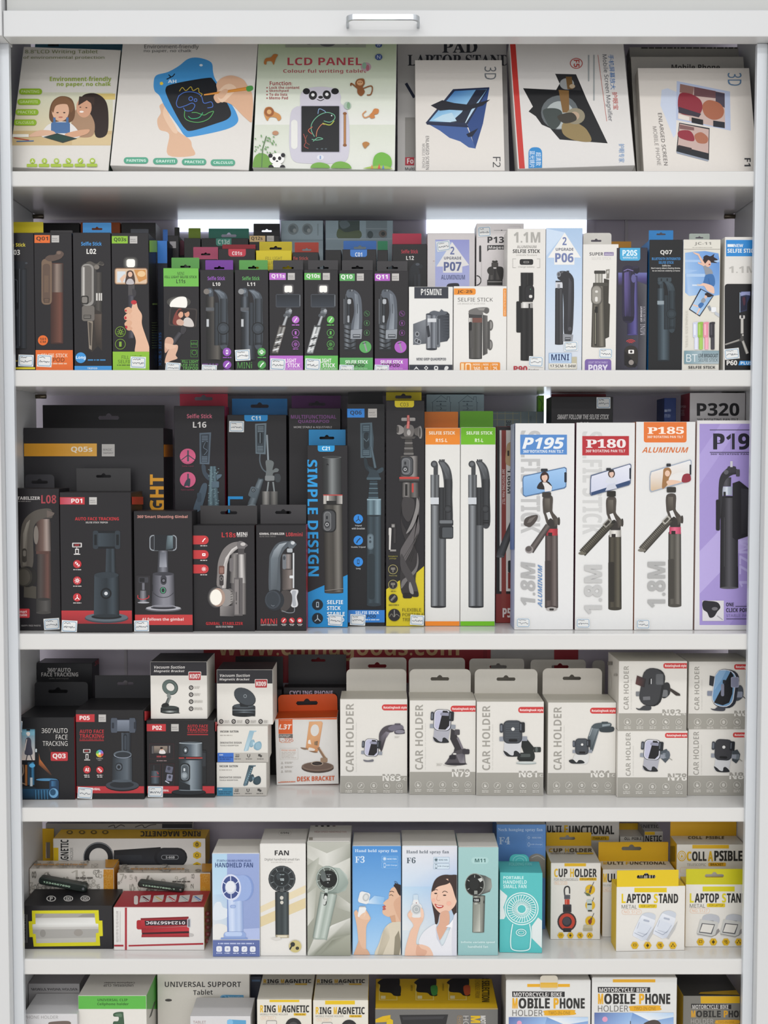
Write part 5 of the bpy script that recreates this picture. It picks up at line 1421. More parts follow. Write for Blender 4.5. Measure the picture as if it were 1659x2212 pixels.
b = Box(Z9,NM,'black and cyan box with sideways blue lettering and plain black cylinder stick',82,386,490,yb=1850,sh=3,d=.03,group=G3)
b.p([(60, 1600), (210, 1535), (420, 1440), (420, 1900), (60, 1900)], '#1f87c6')
b.rr(160, 470, 286, 538, 18, '#1f90cc').t('C21', 193, 500, 250, 528, '#dfecf2', 3)
b.t('SIMPLE DESIGN', 76, 598, 156, 1468, '#2893d2', 3, rot=-90, sk=14)
b.tb((268,860),(266,580),142,142,['#1a1b1c','#4c4f50','#7d8182','#353738','#1c1d1e'],.04).tb((281,1590),(273,930),140,140,['#23211f','#77746e','#403d39','#4d4a45','#1f1d1c'],.1).e(266,580,71,9,'#5d6061').e(266,579,62,6,'#2c2e2f')
b.gh(203,862,300,928,'#b9b5b0','#2a2928').gh(300,862,344,928,'#4a4846','#bab6b2').r(232,866,240,905,'#e3e0dc').r(202,858,345,866,'#b0433f').r(225,905,300,930,'#1f1e1e').p([(222,638),(233,625),(244,638)],'#15161a')
b.rr(190,968,298,1140,36,'#17181a').rr(198,978,290,1132,32,'#3f4144').rr(206,985,260,1128,26,'#77797b').rr(212,992,256,1122,22,'#5d5f61').e(230,1082,22,26,'#35373a').ring(230,1082,10,11,4,'#c3c5c7').rr(222,1018,236,1042,4,'#23252a')
b.l([(215, 1575), (350, 1560)], 4, '#8d8983').l([(215, 1580), (350, 1566)], 3, '#3a3633')
for y, kd in ((1680, 1), (1782, 0)):
    b.ic(159, y, 41, '#16242e', kd, ink='#a9bcc8')
for i, tx in enumerate(('SELFIE', 'STICK', 'STABLE', 'TRIPOD')):
    b.t(tx, 230, 1646 + i * 44, (349, 331, 362, 358)[i], 1676 + i * 44, '#dfeaf0', 3)
b.stk(240, 1754, 346, 1836, 4)
b.tab(83, 368, 373, '#1f80b8', 1, hy=436, hw=100, hx0=228)

b = Box(Z9,NM,'tall black box with blue base band, translucent grey tripod stick',378,663,180,yb=1840,sh=3,d=.04,group=G3,c='#1a1a1d')
b.r(360, 217, 509, 283, '#2f7fd0').t('Q06', 402, 232, 488, 268, '#1f2c3c', 2).mg(536, 217, 602, 283)
b.p([(478,325),(566,320),(564,582),(480,585)],'#4d5f69').p([(490,335),(552,332),(550,570),(492,573)],'#31404a').p([(566,325),(578,440),(572,580),(562,582)],'#3b4a53')
for i in range(3):
    b.r(498, 345 + i * 14, 545, 352 + i * 14, '#5f727c').r(498, 530 + i * 12, 545, 536 + i * 12, '#5f727c')
b.blob([(500,430),(515,395),(540,400),(535,440),(545,490),(520,520),(500,490)],'#1d272e').curve([(505,440),(525,460),(540,440)],4,'#5f727c').r(496,400,502,520,'#465760')
b.blob([(505,585),(525,590),(540,640),(575,660),(590,700),(560,700),(515,660)],'#222d34').tb((590,660),(560,500),20,16,['#31404a','#5a6c76','#2a363e']).blob([(600,680),(640,655),(652,670),(640,690),(610,700)],'#33424b').blob([(530,650),(560,670),(600,680),(620,740),(530,745),(545,690)],'#2d3a42').rr(525,730,632,748,6,'#445660')
for i in range(8):
    b.rr(548 - i * 1.5, 755 + i * 17, 606 + i, 768 + i * 17, 4, '#4d616b' if i % 2 else '#2b3942')
b.tb((580,1680),(580,1010),108,104,['#222b31','#46555e','#2c373e','#3a4850','#1d252a'],.25).tb((580,1010),(580,890),104,104,['#5d7480','#8ba3ae','#4a5d67','#6d858f','#3d4d56']).r(528,890,632,900,'#8da5b0').rr(530,1150,578,1270,22,'#55646d').rr(536,1158,572,1262,18,'#697a84').e(552,1180,7,8,'#3a474f').e(552,1210,9,10,'#3a474f').rr(538,1300,585,1640,20,'#252f35')
for y, tx, kd in ((1040, ('Tripod', 'with bracket'), 0), (1200, ('Stable Tripod',), 4), (1360, ('Long',), 1)):
    b.ic(463, y, 35, '#2f85d6', kd, ink='#17324d')
    for i, q in enumerate(tx):
        w = len(q) * 4.1
        b.t(q, 463 - w, y + 44 + i * 20, 463 + w, y + 58 + i * 20, '#b9bcbf', 1)
b.r(380,1720,690,1812,'#2f79c6').t('SELFIE STICK',442,1728,618,1750,'#dbe6ef',3).t('TRIPOD',470,1754,595,1778,'#1b2a3c',1).ln(516,1788,620,1796,'#bcd0e4').stk(402,1752,516,1834,3)
b.tab(385, 645, 66, '#1d1d20', 1, hy=112, hw=110, hx0=512)

b = Box(Z9,NM,'tall black box with yellow corner and yellow tab, twisted leg tripod',668,958,156,yb=1842,sh=3,d=.04,group=G3)
b.p([(650, 1580), (770, 1500), (900, 1440), (980, 1370), (980, 1900), (650, 1900)], '#cdbb22')
b.rr(735, 130, 879, 207, 18, '#cdbb22').t('C03', 776, 172, 838, 200, '#3a3512', 0)
b.rr(785, 285, 888, 308, 6, '#a9a4a2').tb((836, 308), (836, 266), 22, 18, ['#8d3a38', '#d07a74', '#8d3a38'])
for i in range(9):
    b.r(790 + i * 11, 287, 793 + i * 11, 306, '#5d5957')
b.blob([(800,380),(808,345),(835,335),(870,345),(880,380),(865,425),(810,425)],'#6d6967').tb((832,365),(838,310),24,20,['#a33f3d','#d88680','#a33f3d']).blob([(752,345),(770,340),(800,360),(800,395),(770,410),(750,400),(765,375)],'#8d8987').e(758,372,9,28,'#4a4745').blob([(880,370),(900,360),(930,345),(940,395),(935,440),(905,420),(885,410)],'#5d5957').e(925,395,14,46,'#8d8987').e(922,395,8,38,'#45423f').p([(775,425),(895,425),(880,442),(790,442)],'#4a4745').e(840,395,14,22,'#a9a5a3')
for i in range(6):
    b.rr(812 - i * 2, 445 + i * 20, 866 + i * 2, 462 + i * 20, 5, '#6d6a68' if i % 2 else '#3f3c3a')
b.tb((842,740),(842,570),128,130,['#33302f','#8d8987','#55514f','#6a6664','#2d2a29']).rr(778,574,874,720,34,'#1f2023').rr(784,580,868,714,30,'#4a4c50').rr(790,588,850,706,24,'#7b7d80').rr(795,594,845,700,20,'#606265').e(813,668,22,26,'#35373a').ring(813,670,9,9,4,'#c9cbcd').rr(806,612,820,636,4,'#2a2c2f')
b.rr(765,725,920,765,12,'#2d2a2a').rr(768,726,918,742,8,'#b8413c').r(770,744,916,752,'#5a5654').tb((852,880),(852,768),126,120,['#252322','#6d6967','#35322f','#8d8987','#2a2726']).rr(862,775,876,842,4,'#b8413c').r(812,780,830,868,'#1f1d1c')
b.blob([(795,870),(780,960),(790,1060),(850,1180),(905,1300),(912,1380),(890,1480),(895,1600),(850,1620),(800,1610),(780,1560),(775,1450),(800,1330),(830,1250),(790,1130),(780,1020)],'#2f2c2d')
b.blob([(915,875),(920,940),(905,1040),(850,1150),(800,1230),(775,1290),(790,1380),(845,1300),(900,1180),(920,1110),(910,1000)],'#5d595a').blob([(900,880),(890,960),(860,1060),(820,1150),(870,1100),(908,1000),(917,930)],'#83807f').blob([(800,880),(845,880),(880,900),(880,980),(840,1060),(800,1020),(788,950)],'#3d3a3b').blob([(905,1290),(895,1390),(840,1460),(790,1500),(785,1560),(830,1500),(890,1440),(912,1370)],'#6d6a6a').blob([(788,1300),(830,1390),(880,1480),(912,1590),(905,1620),(860,1600),(830,1500),(785,1420),(775,1350)],'#434041').rr(795,1590,865,1632,14,'#1b191a').rr(865,1580,912,1622,12,'#242223').blob([(850,1510),(870,1560),(875,1600),(850,1590),(840,1540)],'#8d8a89')
for i in range(5):
    b.curve([(800 + i * 14, 1330 + i * 8), (850 + i * 10, 1250), (890 + i * 4, 1180 - i * 8)], 2, '#23211f')
b.tb((698,1270),(702,1110),14,20,['#8d8a88','#dedbd8','#a9a6a3']).rr(690,1105,708,1165,8,'#c9c6c3').rr(705,1072,742,1110,4,'#2f2d2d').r(712,1080,734,1102,'#8d8a88').r(726,1110,742,1220,'#353233').r(700,1268,745,1282,'#8d8a88')
b.t('Included in', 688, 1312, 756, 1324, '#a39a3f', 0).t('package', 696, 1329, 746, 1342, '#a39a3f', 0)
for y in (1416, 1530):
    b.e(722,y,36,36,'#a39a62').e(722,y,32,32,'#262326').rr(706,y - 14,738,y+4,4,'#77736a').r(718,y+4,726,y+22,'#77736a')
b.e(724,1632,33,33,'#262326').tb((708,1650),(740,1614),16,16,['#55524f','#8d8a86']).e(732,1756,45,46,'#262326').curve([(696,1768),(712,1748),(728,1770),(748,1750),(770,1766)],5,'#77736a').l([(732,1720),(732,1770)],7,'#8d8a86').t('Phone Clip',694,1458,752,1469,'#b5ad64',0).ln(706,1576,745,1583,'#6d651f').ln(690,1678,766,1685,'#6d651f')
for i, tx in enumerate(('FLEXIBLE', 'PORTABLE', 'TRIPOD')):
    b.t(tx, 792, 1706 + i * 36, (932, 950, 908)[i], 1730 + i * 36, '#57500f', 0)
b.stk(850, 1756, 954, 1832, 4)
b.tab(665, 935, 71, '#cbb924', 1, hy=130, hw=110, hx0=800)

for nm,x0,cc,tcl,lb in (('R1S-L',960,'#e58628','#cf7420','white box with orange header and base, slim selfie stick with lamp blocks'),('R1-L',1224,'#6cb41f','#5f9f1e','white box with green header and base, slim folded selfie stick')):
    b = Box(Z9,NM,lb,x0,x0+263,360 if nm == 'R1S-L' else 356,yb=1840,sh=3,d=.036,group=G3,c='#dddcd8',ct=cc)
    b.band(340,485,cc).t('SELFIE STICK',x0+(30 if nm == 'R1S-L' else 46),386,x0+(225 if nm == 'R1S-L' else 241),410,'#f2e6d3' if nm == 'R1S-L' else '#e6f2d6',4).t(nm,x0+(82 if nm == 'R1S-L' else 110),440,x0+(168 if nm == 'R1S-L' else 172),467,'#f2e6d3' if nm == 'R1S-L' else '#e6f2d6',2)
    stick(b,x0+(42 if nm == 'R1S-L' else 60),600,x0+(205 if nm == 'R1S-L' else 221),1708,['#232427','#6d7073','#3c3e41','#8d9195','#2a2b2e'],['#1d1e20','#3f4144','#63666a','#36383b','#1a1b1d'])
    if nm == 'R1S-L':
        b.rr(x0+103,1045,x0+212,1092,10,'#2a2c2f').rr(x0+110,1050,x0+206,1074,8,'#6d7175').rr(x0+106,1092,x0+212,1188,14,'#232528').rr(x0+130,1104,x0+208,1180,8,'#4c5054')
    b.band(1804, 2000, cc)
    b.tab(x0 - 2, x0 + 248, 240 if nm == 'R1S-L' else 235, tcl, 0)

b = Box(Z9,'tripod_box','dark red and black box half hidden behind the first big white tripod box',1490,1700,350,Y=.1,sh=3,d=.05,group=G3,c='#8a3330',cs='#1d1b1d')
b.r(1400,340,1800,1600,'#211f21').r(1518,378,1532,1580,'#d6d3d0').r(1532,378,1566,1700,'#8a3a34').r(1566,378,1720,1580,'#d3d0cd').t('360°ROTATING PAN TILT',1538,668,1558,932,'#d3b9b5',1,rot=-90).t('1.66M',1576,668,1606,850,'#3a3838',3,rot=-90)
b.blob([(1570,500),(1590,470),(1640,470),(1640,640),(1580,640),(1562,610)],'#b59b78').r(1576,530,1590,570,'#3a3430').tb((1520,1320),(1630,1040),62,46,['#2a2a2c','#5a5b5e','#3c3d40'],.3).rr(1580,1350,1640,1440,10,'#2a2a2c').r(1580,1440,1700,1560,'#7d302d').t('P5',1540,1706,1606,1776,'#d9cfcd',4)

b = Box(Z10,'tripod_box','white tripod box with pale blue header, sideways metre lettering and selfie phone',168,518,257,yb=1472,sh=3,d=.05,group=G3,c='#dcdcdc',cs='#a9b2cf')
b.t('SELFIE STICK', 203, 300, 320, 905, '#b9b9b9', 4, rot=-90)
b.r(201,324,476,441,'#5486c4').t('P195',222,340,456,408,'#e2e6ea',5,sl=.08).t('360°ROTATING PAN TILT',218,414,456,431,'#d9e2ec',3)
SK = ['#2f2928', '#6f6562', '#463c3a', '#5a4f4d', '#332b2a']
def tall(b, px, sx, shift, ring, tint, grip):
    """long grip stick with neck, clamp and one leg swung out"""
    b.tb((px, 1330 + shift), (px, 900 + shift), 78, 74, tint, .25)
    b.rr(px - 39,1055+shift,px - 4,1290+shift,6,grip).r(px+32,1050+shift,px+36,1290+shift,grip)
    b.gh(px - 32,866+shift,px,908+shift,ring[0],ring[1]).gh(px,866+shift,px+36,908+shift,ring[1],ring[2]).r(px - 20,890+shift,px+4,910+shift,'#2a2524').rr(px - 28,842+shift,px+34,868+shift,6,'#33302f')
    b.blob([(px - 48,680+shift),(px+4,676+shift),(px+6,740+shift),(px+8,770+shift),(px+40,812+shift),(px+30,850+shift),(px - 20,850+shift),(px - 42,790+shift),(px - 50,760+shift)],'#4a443f').p([(px - 40,690+shift),(px - 10,690+shift),(px - 10,770+shift),(px - 42,760+shift)],['#5d574f','#6d675f','#4c463f','#45403a']).p([(px - 32,775+shift),(px - 12,768+shift),(px+8,815+shift),(px - 16,822+shift)],'#dcdcdc')
    b.rr(px+22,808+shift,px+50,840+shift,5,'#55504a').rr(px+38,800+shift,px+48,846+shift,4,'#3a3632').blob([(px - 24,830+shift),(px - 6,806+shift),(px+14,826+shift),(px+14,862+shift),(px - 12,862+shift)],'#35312e')
b.rr(210, 0, 211, 1, 0, '#dcdcdc')
tall(b, 385, 0, 10, ('#7a1f28', '#c04048', '#8a2630'), SK, '#3d3533')
b.tb((262,1010),(366,858),38,34,['#2d2928','#6a625f','#3c3735']).e(254,1000,24,22,'#8d8786').e(250,996,18,16,'#5a5452').blob([(222,848),(236,812),(300,796),(296,830),(262,866),(235,862)],'#4a4441').p([(240,845),(255,818),(295,802),(262,840)],'#6d6763')
b.e(385, 1350, 34, 12, '#a9a5a3').rr(372, 1346, 398, 1358, 4, '#2d2928')
b.p([(214,585),(220,566),(462,514),(474,522),(472,630),(462,640),(232,690),(216,680)],'#4d6e96').p([(219,585),(224,571),(460,520),(469,527),(467,626),(458,634),(232,684),(221,676)],['#8db3dc','#93b8e0','#9cc0e6','#9cc0e6','#86aed8','#86aed8','#79a2cf','#79a2cf']).rr(460,545,474,605,5,'#1d2634')
bust(b, 344, 572, 22, '#3a2522', '#dcb8a6', '#2a2627')
b.p([(330,605),(356,605),(388,630),(384,655),(345,660),(342,630)],'#dcd9d8').rr(322,524,362,542,5,'#2a2d33').rr(330,662,382,692,6,'#3a3632')
b.t('1.8M',203,1078,290,1330,'#a9a9a9',4,rot=90,sl=.04).t('ALUMINUM',304,1094,330,1335,'#6588b5',1,rot=90,sl=.05)
b.stk(178, 1402, 258, 1458, 1)
b.face('L').g(140, 250, 170, 1000, '#b9c3da', '#6d86bd')

b = Box(Z10,'tripod_box','white tripod box with red header plate, second of the tall white ones',526,872,253,yb=1473,sh=3,d=.05,group=G3,c='#dcdcdb',cs='#6d3a48')
b.t('SELFIE STICK', 566, 305, 684, 912, '#c9c9c8', 4, rot=-90)
b.r(566,332,841,446,'#b12f36').t('P180',588,350,822,402,'#e6dede',-6).t('360°ROTATING PAN TILT',586,412,819,428,'#e3cfce',3)
tall(b,758,0,18,('#a9a6a0','#e3e0da','#8d8a84'),['#24221e','#5f5a4d','#3a362e','#4d483d','#1f1d1a'],'#2d2a25')
b.tb((566, 1022), (740, 838), 46, 44, ['#26241f', '#4a463d', '#6a665a', '#3a372f'], .4)
for i in range(20):
    t_ = .05 + i * .043
    x, y = 560 + 174 * t_, 1016 - 184 * t_
    b.l([(x - 12, y - 12), (x + 10, y + 10)], 2.5, '#1b1916')
b.rr(686, 830, 740, 858, 6, '#8d8a82', rot=-46).rr(694, 836, 730, 852, 4, '#35322c', rot=-46)
b.p([(612,590),(616,562),(846,494),(854,502),(850,610),(840,622),(618,684),(610,672)],'#56637f').p([(617,590),(621,568),(842,500),(849,506),(845,606),(836,616),(622,678),(616,668)],['#cfd2e2','#d6d8e6','#dcdee8','#dcdee8','#d0d3e2','#c6cadd','#c6cadd','#cdd0e0']).p([(616,664),(845,592),(845,610),(836,618),(622,680)],'#33496f').rr(842,520,852,585,4,'#1d2634')
bust(b, 737, 552, 17, '#4a3a35', '#d9b8a8', '#cfd3dd')
b.p([(726,545),(748,540),(752,530),(724,532)],'#35302f').p([(715,620),(755,610),(770,640),(700,655)],'#c6cad6').rr(706,520,734,536,5,'#2a2d33').rr(710,655,762,688,6,'#26241f')
b.t('1.8M', 576, 1092, 682, 1378, '#bcbcbb', 4, rot=90)
b.stk(530, 1404, 610, 1460, 1)

b = Box(Z10,'tripod_box','white tripod box with orange header tongue and orange word beneath',876,1226,248,yb=1474,sh=3,d=.05,group=G3,c='#dcdcdb',cs='#c9835c')
b.rr(928,200,1180,370,14,'#dd7434').t('P185',950,278,1164,320,'#f2e4d8',-6).t('360°ROTATING PAN TILT',948,330,1160,344,'#f0d9c8',3).t('ALUMINUM',922,398,1186,430,'#cf6f35',1,sl=.04)
tall(b,1110,0,0,('#a83a55','#de6a88','#b0405c'),['#2d2b28','#77736c','#4c4943','#5d5a53','#2a2825'],'#423f3a')
b.tb((916, 1004), (1082, 822), 46, 44, ['#2d2b27', '#55514a', '#77736a', '#423f38'], .4)
for i in range(20):
    t_ = .05 + i * .043
    x, y = 910 + 168 * t_, 998 - 182 * t_
    b.l([(x - 12, y - 12), (x + 10, y + 10)], 2.5, '#24221e')
b.rr(1034, 812, 1086, 840, 6, '#a9a69e', rot=-46).rr(1042, 818, 1076, 834, 4, '#4a463f', rot=-46)
b.p([(962,570),(968,540),(1200,470),(1208,478),(1204,586),(1194,598),(970,662),(962,650)],'#9aa6b8').p([(966,570),(972,545),(1197,476),(1203,482),(1199,582),(1190,592),(974,656),(967,646)],['#ded3c9','#e2ddd8','#e3e3e3','#dedede','#d2cfcc','#c9bcae','#cdb393','#d9c2a5'])
b.blob([(1035,640),(1040,560),(1045,525),(1075,518),(1090,545),(1075,580),(1065,620)],'#9a7148').e(1066,552,15,18,'#dfbda6').blob([(1075,590),(1095,560),(1150,545),(1180,560),(1165,590),(1110,615)],'#dedcda').blob([(1160,560),(1195,555),(1204,590),(1180,605),(1150,600)],'#8d2f3b').blob([(1060,600),(1090,590),(1150,600),(1120,612),(1075,620)],'#dfbda6').rr(1196,500,1206,560,4,'#22262d').rr(1060,494,1086,512,5,'#2a2d33').rr(1062,632,1116,664,6,'#33312c')
b.t('1.8M', 948, 1072, 1055, 1340, '#a9a9a8', 4, rot=90)
b.stk(884, 1410, 962, 1466, 1)

b = Box(Z10,'tripod_box','white framed lavender tripod box at the right end of third shelf',1233,1640,240,yb=1474,sh=3,d=.05,group=G3,c='#d9d7d8',cs='#d2d0d0')
b.r(1256,260,1800,1444,'#a191cc').p([(1256,1010),(1390,870),(1500,700),(1640,560),(1640,860),(1256,1260)],'#b3a5d9').p([(1256,440),(1380,260),(1500,260),(1256,620)],'#ab9cd4').p([(1430,1444),(1640,1180),(1640,1444)],'#9888c4')
b.t('1.77M',1490,945,1545,1222,'#b9aedd',3,rot=90).r(1316,294,1700,298,'#2d2a3a').t('P19',1336,316,1552,412,'#23212c',5).r(1440,316,1446,412,'#a191cc').r(1360,360,1376,372,'#a191cc').r(1316,426,1700,430,'#2d2a3a').t('360°ROTATING PAN TILT',1320,434,1600,443,'#3a364a',1)
b.tb((1430,1225),(1430,690),108,100,['#1b1a1e','#3a393d','#56555a','#2a292d','#19181b'],.12).gh(1382,630,1420,680,'#8d93a5','#d9dfe8').gh(1420,630,1448,680,'#b5bfcc','#8d93a5').r(1396,660,1410,690,'#2a292d').tb((1412,628),(1412,575),56,60,['#2a292d','#55545a','#2d2c30'])
b.blob([(1368,820),(1368,640),(1378,570),(1408,530),(1440,515),(1480,530),(1490,555),(1450,560),(1410,590),(1392,640),(1390,700),(1376,830)],'#2d2c30').p([(1450,610),(1490,596),(1545,640),(1545,920),(1470,945),(1450,930)],'#252428').p([(1500,640),(1540,645),(1540,900),(1500,910)],['#35343a','#403f45','#2a292d','#2d2c30']).rr(1352,706,1376,888,8,'#1f1e22').rr(1420,510,1470,548,8,'#3a393e').r(1436,480,1450,515,'#c9c7d0').e(1412,545,14,14,'#5d5c62').rr(1470,528,1492,570,5,'#4a494e').r(1476,950,1482,1100,'#3a393e').r(1398,810,1404,1100,'#3d3c40')
b.r(1272,1300,1398,1420,'#d6d3d6').blob([(1275,1305),(1310,1302),(1360,1310),(1378,1340),(1360,1365),(1340,1395),(1315,1400),(1300,1370),(1276,1350)],'#26242a').e(1345,1348,18,10,'#6d6b70').l([(1360,1390),(1390,1412)],6,'#a9a6ac').t('ONE',1412,1312,1456,1334,'#2a2735',1).t('CLICK POP-UP',1412,1344,1580,1368,'#2a2735',1).t('STABLE PAN TILT',1412,1380,1610,1396,'#7d72a0',0).r(1466,1332,1700,1335,'#2a2735').r(1412,1406,1700,1409,'#2a2735')

# --- second row of the third shelf
GB = 'boxes standing further back on the third shelf'
b = Box(Z7,'fill_light_box','very wide black box with orange stripe behind the leftmost gimbal boxes',168,1228,360,Y=.102,sh=3,d=.07,group=GB,c='#2b2a2d',cs='#1d1c1f')
b.r(174,477,723,572,'#d99a2b').gh(400,477,723,572,'#d99a2b','#e0a94a').t('Q05s',530,500,690,548,'#efe2cc',3).mg(760,482,856,573).t('LIGHT',1118,708,1232,1110,'#d99a2b',4,rot=90)
b.face('R').r(1200, 485, 1320, 577, '#d08a24')
b.tab(318, 1228, 190, '#252427', 1, hy=285, hw=140, hx0=810)
b = Box(Z8,NM,'black box with pink round icons and bright red hang tab at the back',396,800,209,Y=.1,sh=3,d=.045,group=GB,cs='#a62a46',c='#211f23')
b.t('Selfie Stick', 493, 273, 694, 308, '#c5667c', 2).t('L16', 541, 336, 648, 383, '#dad7d6', 2)
b.p([(593,425),(686,420),(672,675),(595,672)],'#566472').p([(604,438),(672,434),(662,660),(606,660)],'#323b46')
for i in range(4):
    b.r(612, 448 + i * 14, 660, 454 + i * 14, '#6d7d8c').r(612, 612 + i * 12, 656, 617 + i * 12, '#6d7d8c')
b.blob([(612,530),(625,495),(655,498),(650,540),(660,580),(630,610),(612,580)],'#222931').curve([(640,500),(625,540),(655,565),(630,600)],4,'#6d7d8c')
b.blob([(610, 680), (640, 685), (650, 740), (690, 770), (700, 800), (660, 800), (620, 750)], '#3b4754')
rnd = random.Random(5)
b.tb((705, 1040), (700, 690), 96, 50, ['#2d3b44', '#5d7680', '#3c4f58', '#6d8790', '#2d3b44'])
for i in range(40):
    x, y = 662 + rnd.random() * 80, 700 + rnd.random() * 300
    b.r(x, y, x + 10, y + 5, '#7d98a0')
b.blob([(730,760),(770,755),(765,775),(745,790),(735,800)],'#566a78').rr(690,810,750,860,8,'#566a78').blob([(545,1040),(590,900),(620,830),(655,835),(640,930),(600,1040)],'#465664').e(590,940,14,22,'#232b33').rr(575,900,610,975,12,'#3a4855')
for y, tx in ((611, 'Stable tripod'), (797, 'Hand stabilizer')):
    b.e(501,y,63,62,'#cf5e84').tb((503,y+40),(503,y - 48),14,12,['#2a3038','#4a5562','#2a3038']).t(tx,501 - len(tx)*3.5,y+72,501+len(tx)*3.5,y+86,'#8d3d55',0)
b.l([(450,640),(503,600),(558,640)],7,'#35404b').l([(455,648),(503,668),(552,648)],3,'#9a4a68').blob([(470,850),(490,800),(520,790),(516,850),(495,845)],'#35404b')
b.tab(432, 818, 63, '#b92f49', 1, hy=152, hw=130, hx0=625)
b = Box(Z8,NM,'black box with blue hang tab and price sticker beside its blue label',818,1290,280,Y=.1,sh=3,d=.045,group=GB,c='#222124')
b.rr(950, 250, 1136, 332, 20, '#2487c8').t('C11', 1008, 290, 1080, 322, '#dfeaf1', 3)
b.p([(1036,352),(1126,346),(1120,595),(1040,590)],'#66757f').p([(1048,364),(1112,360),(1106,580),(1050,578)],'#38424a')
for i in range(4):
    b.r(1056,374+i*12,1104,379+i*12,'#7d8d97').r(1054,530+i*12,1100,535+i*12,'#7d8d97')
b.rr(1058,420,1096,510,14,'#20282e').l([(1076,425),(1076,505)],5,'#84949e').curve([(1076,595),(1074,650),(1095,710),(1135,745)],10,'#566068').tb((1145,740),(1130,440),16,18,['#4a555d','#a3aeb5','#3c464d']).blob([(1120,650),(1150,640),(1185,660),(1175,720),(1200,705),(1225,715),(1215,735),(1180,745),(1170,800),(1120,800),(1125,720)],'#6d7374').blob([(1190,760),(1225,750),(1242,780),(1230,815),(1200,810)],'#3d4246').rr(1115,765,1190,805,8,'#85898a')
for i in range(7):
    b.e(1142 - i * 1.4, 820 + i * 11, 7, 6, '#8d9496').e(1180 + i * 1.4, 820 + i * 11, 7, 6, '#8d9496')
b.tb((1155,1040),(1155,890),130,130,['#2a2b2c','#85837f','#3a3939','#a3a09c','#2d2d2d']).tb((1008,1000),(1085,790),66,44,['#2d353b','#77838b','#414b52'],.2).rr(990,855,1060,940,16,'#59656d',rot=20).e(1022,880,16,16,'#2a3238').ring(1022,880,8,8,3,'#a3aeb5')
b.r(810, 930, 940, 952, '#2590d2').r(820, 930, 836, 1060, '#2590d2').stk(830, 330, 948, 418, 1)
b.tab(852, 1292, 152, '#2a76b4', 1, hy=212, hw=130, hx0=1072)
b = Box(Z9,NM,'black box with purple lettering and purple hang tab behind the cyan box',-54,333,213,Y=.1,sh=3,d=.045,group=GB,c='#222023')
b.t('MULTIFUNCTIONAL',-40,264,298,292,'#7d4a86',1).t('QUADRAPOD',14,300,246,328,'#7d4a86',1).t('MORE STABLE & ADJUSTABLE',-18,348,266,365,'#cfcbca',0)
b.tab(-40, 333, 120, '#5a2a62', 1, hy=184, hw=110, hx0=155)
b = Box(Z10,NM,'black box with white slanted lettering and dark red tab behind tall white tripod boxes',378,742,100,Y=.1,sh=3,d=.05,group=GB,c='#242225')
b.t('SMART FOLLOW THE SELFIE STICK',420,205,722,234,'#d3d0cf',3,sl=.01).t('Q18',550,250,605,275,'#d3d0cf',1).stk(650,104,732,170,0)
b.tab(384, 716, 42, '#7d2029', 1, hy=78, hw=120)
b = Box(Z10,'tripod_box','white box with big black lettering and red side at the upper right back',1190,1530,78,Y=.1,sh=3,d=.05,group=GB,c='#d6d3d4',cs='#8d2f3a')
b.t('P320', 1240, 138, 1490, 214, '#2a292c', 4).t('360°ROTATING PAN TILT', 1240, 228, 1484, 243, '#3a393c', 1)
b.face('L').t('TRIPOD', 1130, 152, 1176, 166, '#d9b9b9', 1).ln(1130, 178, 1170, 212, '#b98a8d', 4)
b = Box(Z10,'tripod_box','small deep blue box beside the red sided white box at the back',1040,1112,108,Y=.13,sh=3,d=.045,group=GB,c='#2b4383',cs='#24376b')
b.rr(1046,176,1066,190,2,'#aab7d4').rr(1068,174,1088,188,2,'#8d9dc4').ln(1046,204,1092,222,'#8d9dc4',3)
b = Box(Z9,'storage_box','pale blue box with two drawn houses behind the orange and green tabs',968,1400,110,Y=.145,sh=3,d=.04,group=GB,c='#94a9b1',cs='#7d9199')
for x in (1080, 1278):
    b.l([(x - 70,175),(x,118),(x+46,150),(x+46,128),(x+66,128),(x+66,165),(x+78,175)],3,'#51646c').l([(x - 62,172),(x - 62,300)],3,'#51646c').l([(x+70,172),(x+70,300)],3,'#51646c').ln(x - 36,160,x+40,166,'#51646c').l([(x - 36,196),(x+40,196)],3,'#51646c').e(x - 2,184,6,8,'#51646c',8).l([(x - 36,228),(x+40,228)],3,'#51646c').l([(x - 4,206),(x+6,216),(x - 4,224)],4,'#51646c')
b = Box(Z10,'storage_box','grey teal box with yellow grid lines behind the first tall white tripod box',-5,335,188,Y=.1515,sh=3,d=.034,group=GB,c='#75868b',cs='#62727a')
for x in range(20, 330, 46):
    b.l([(x, 190), (x, 300)], 3, '#a3a182')
for y in (200, 236):
    b.l([(0, y), (190, y)], 3, '#a3a182')
b.t('30', 118, 240, 146, 276, '#3c474c', 1, rot=-90).t('Open', 256, 214, 268, 246, '#3c474c', 0, rot=-90)
b = Box(Z10,'storage_box','lime green box edge beside the bright vertical daylight gap',302,338,84,Y=.17,sh=3,d=.02,group=GB,c='#7fc83a',cs='#6fb030')
b.curve([(312, 110), (330, 140), (325, 170), (336, 190)], 4, '#3f7a3a')

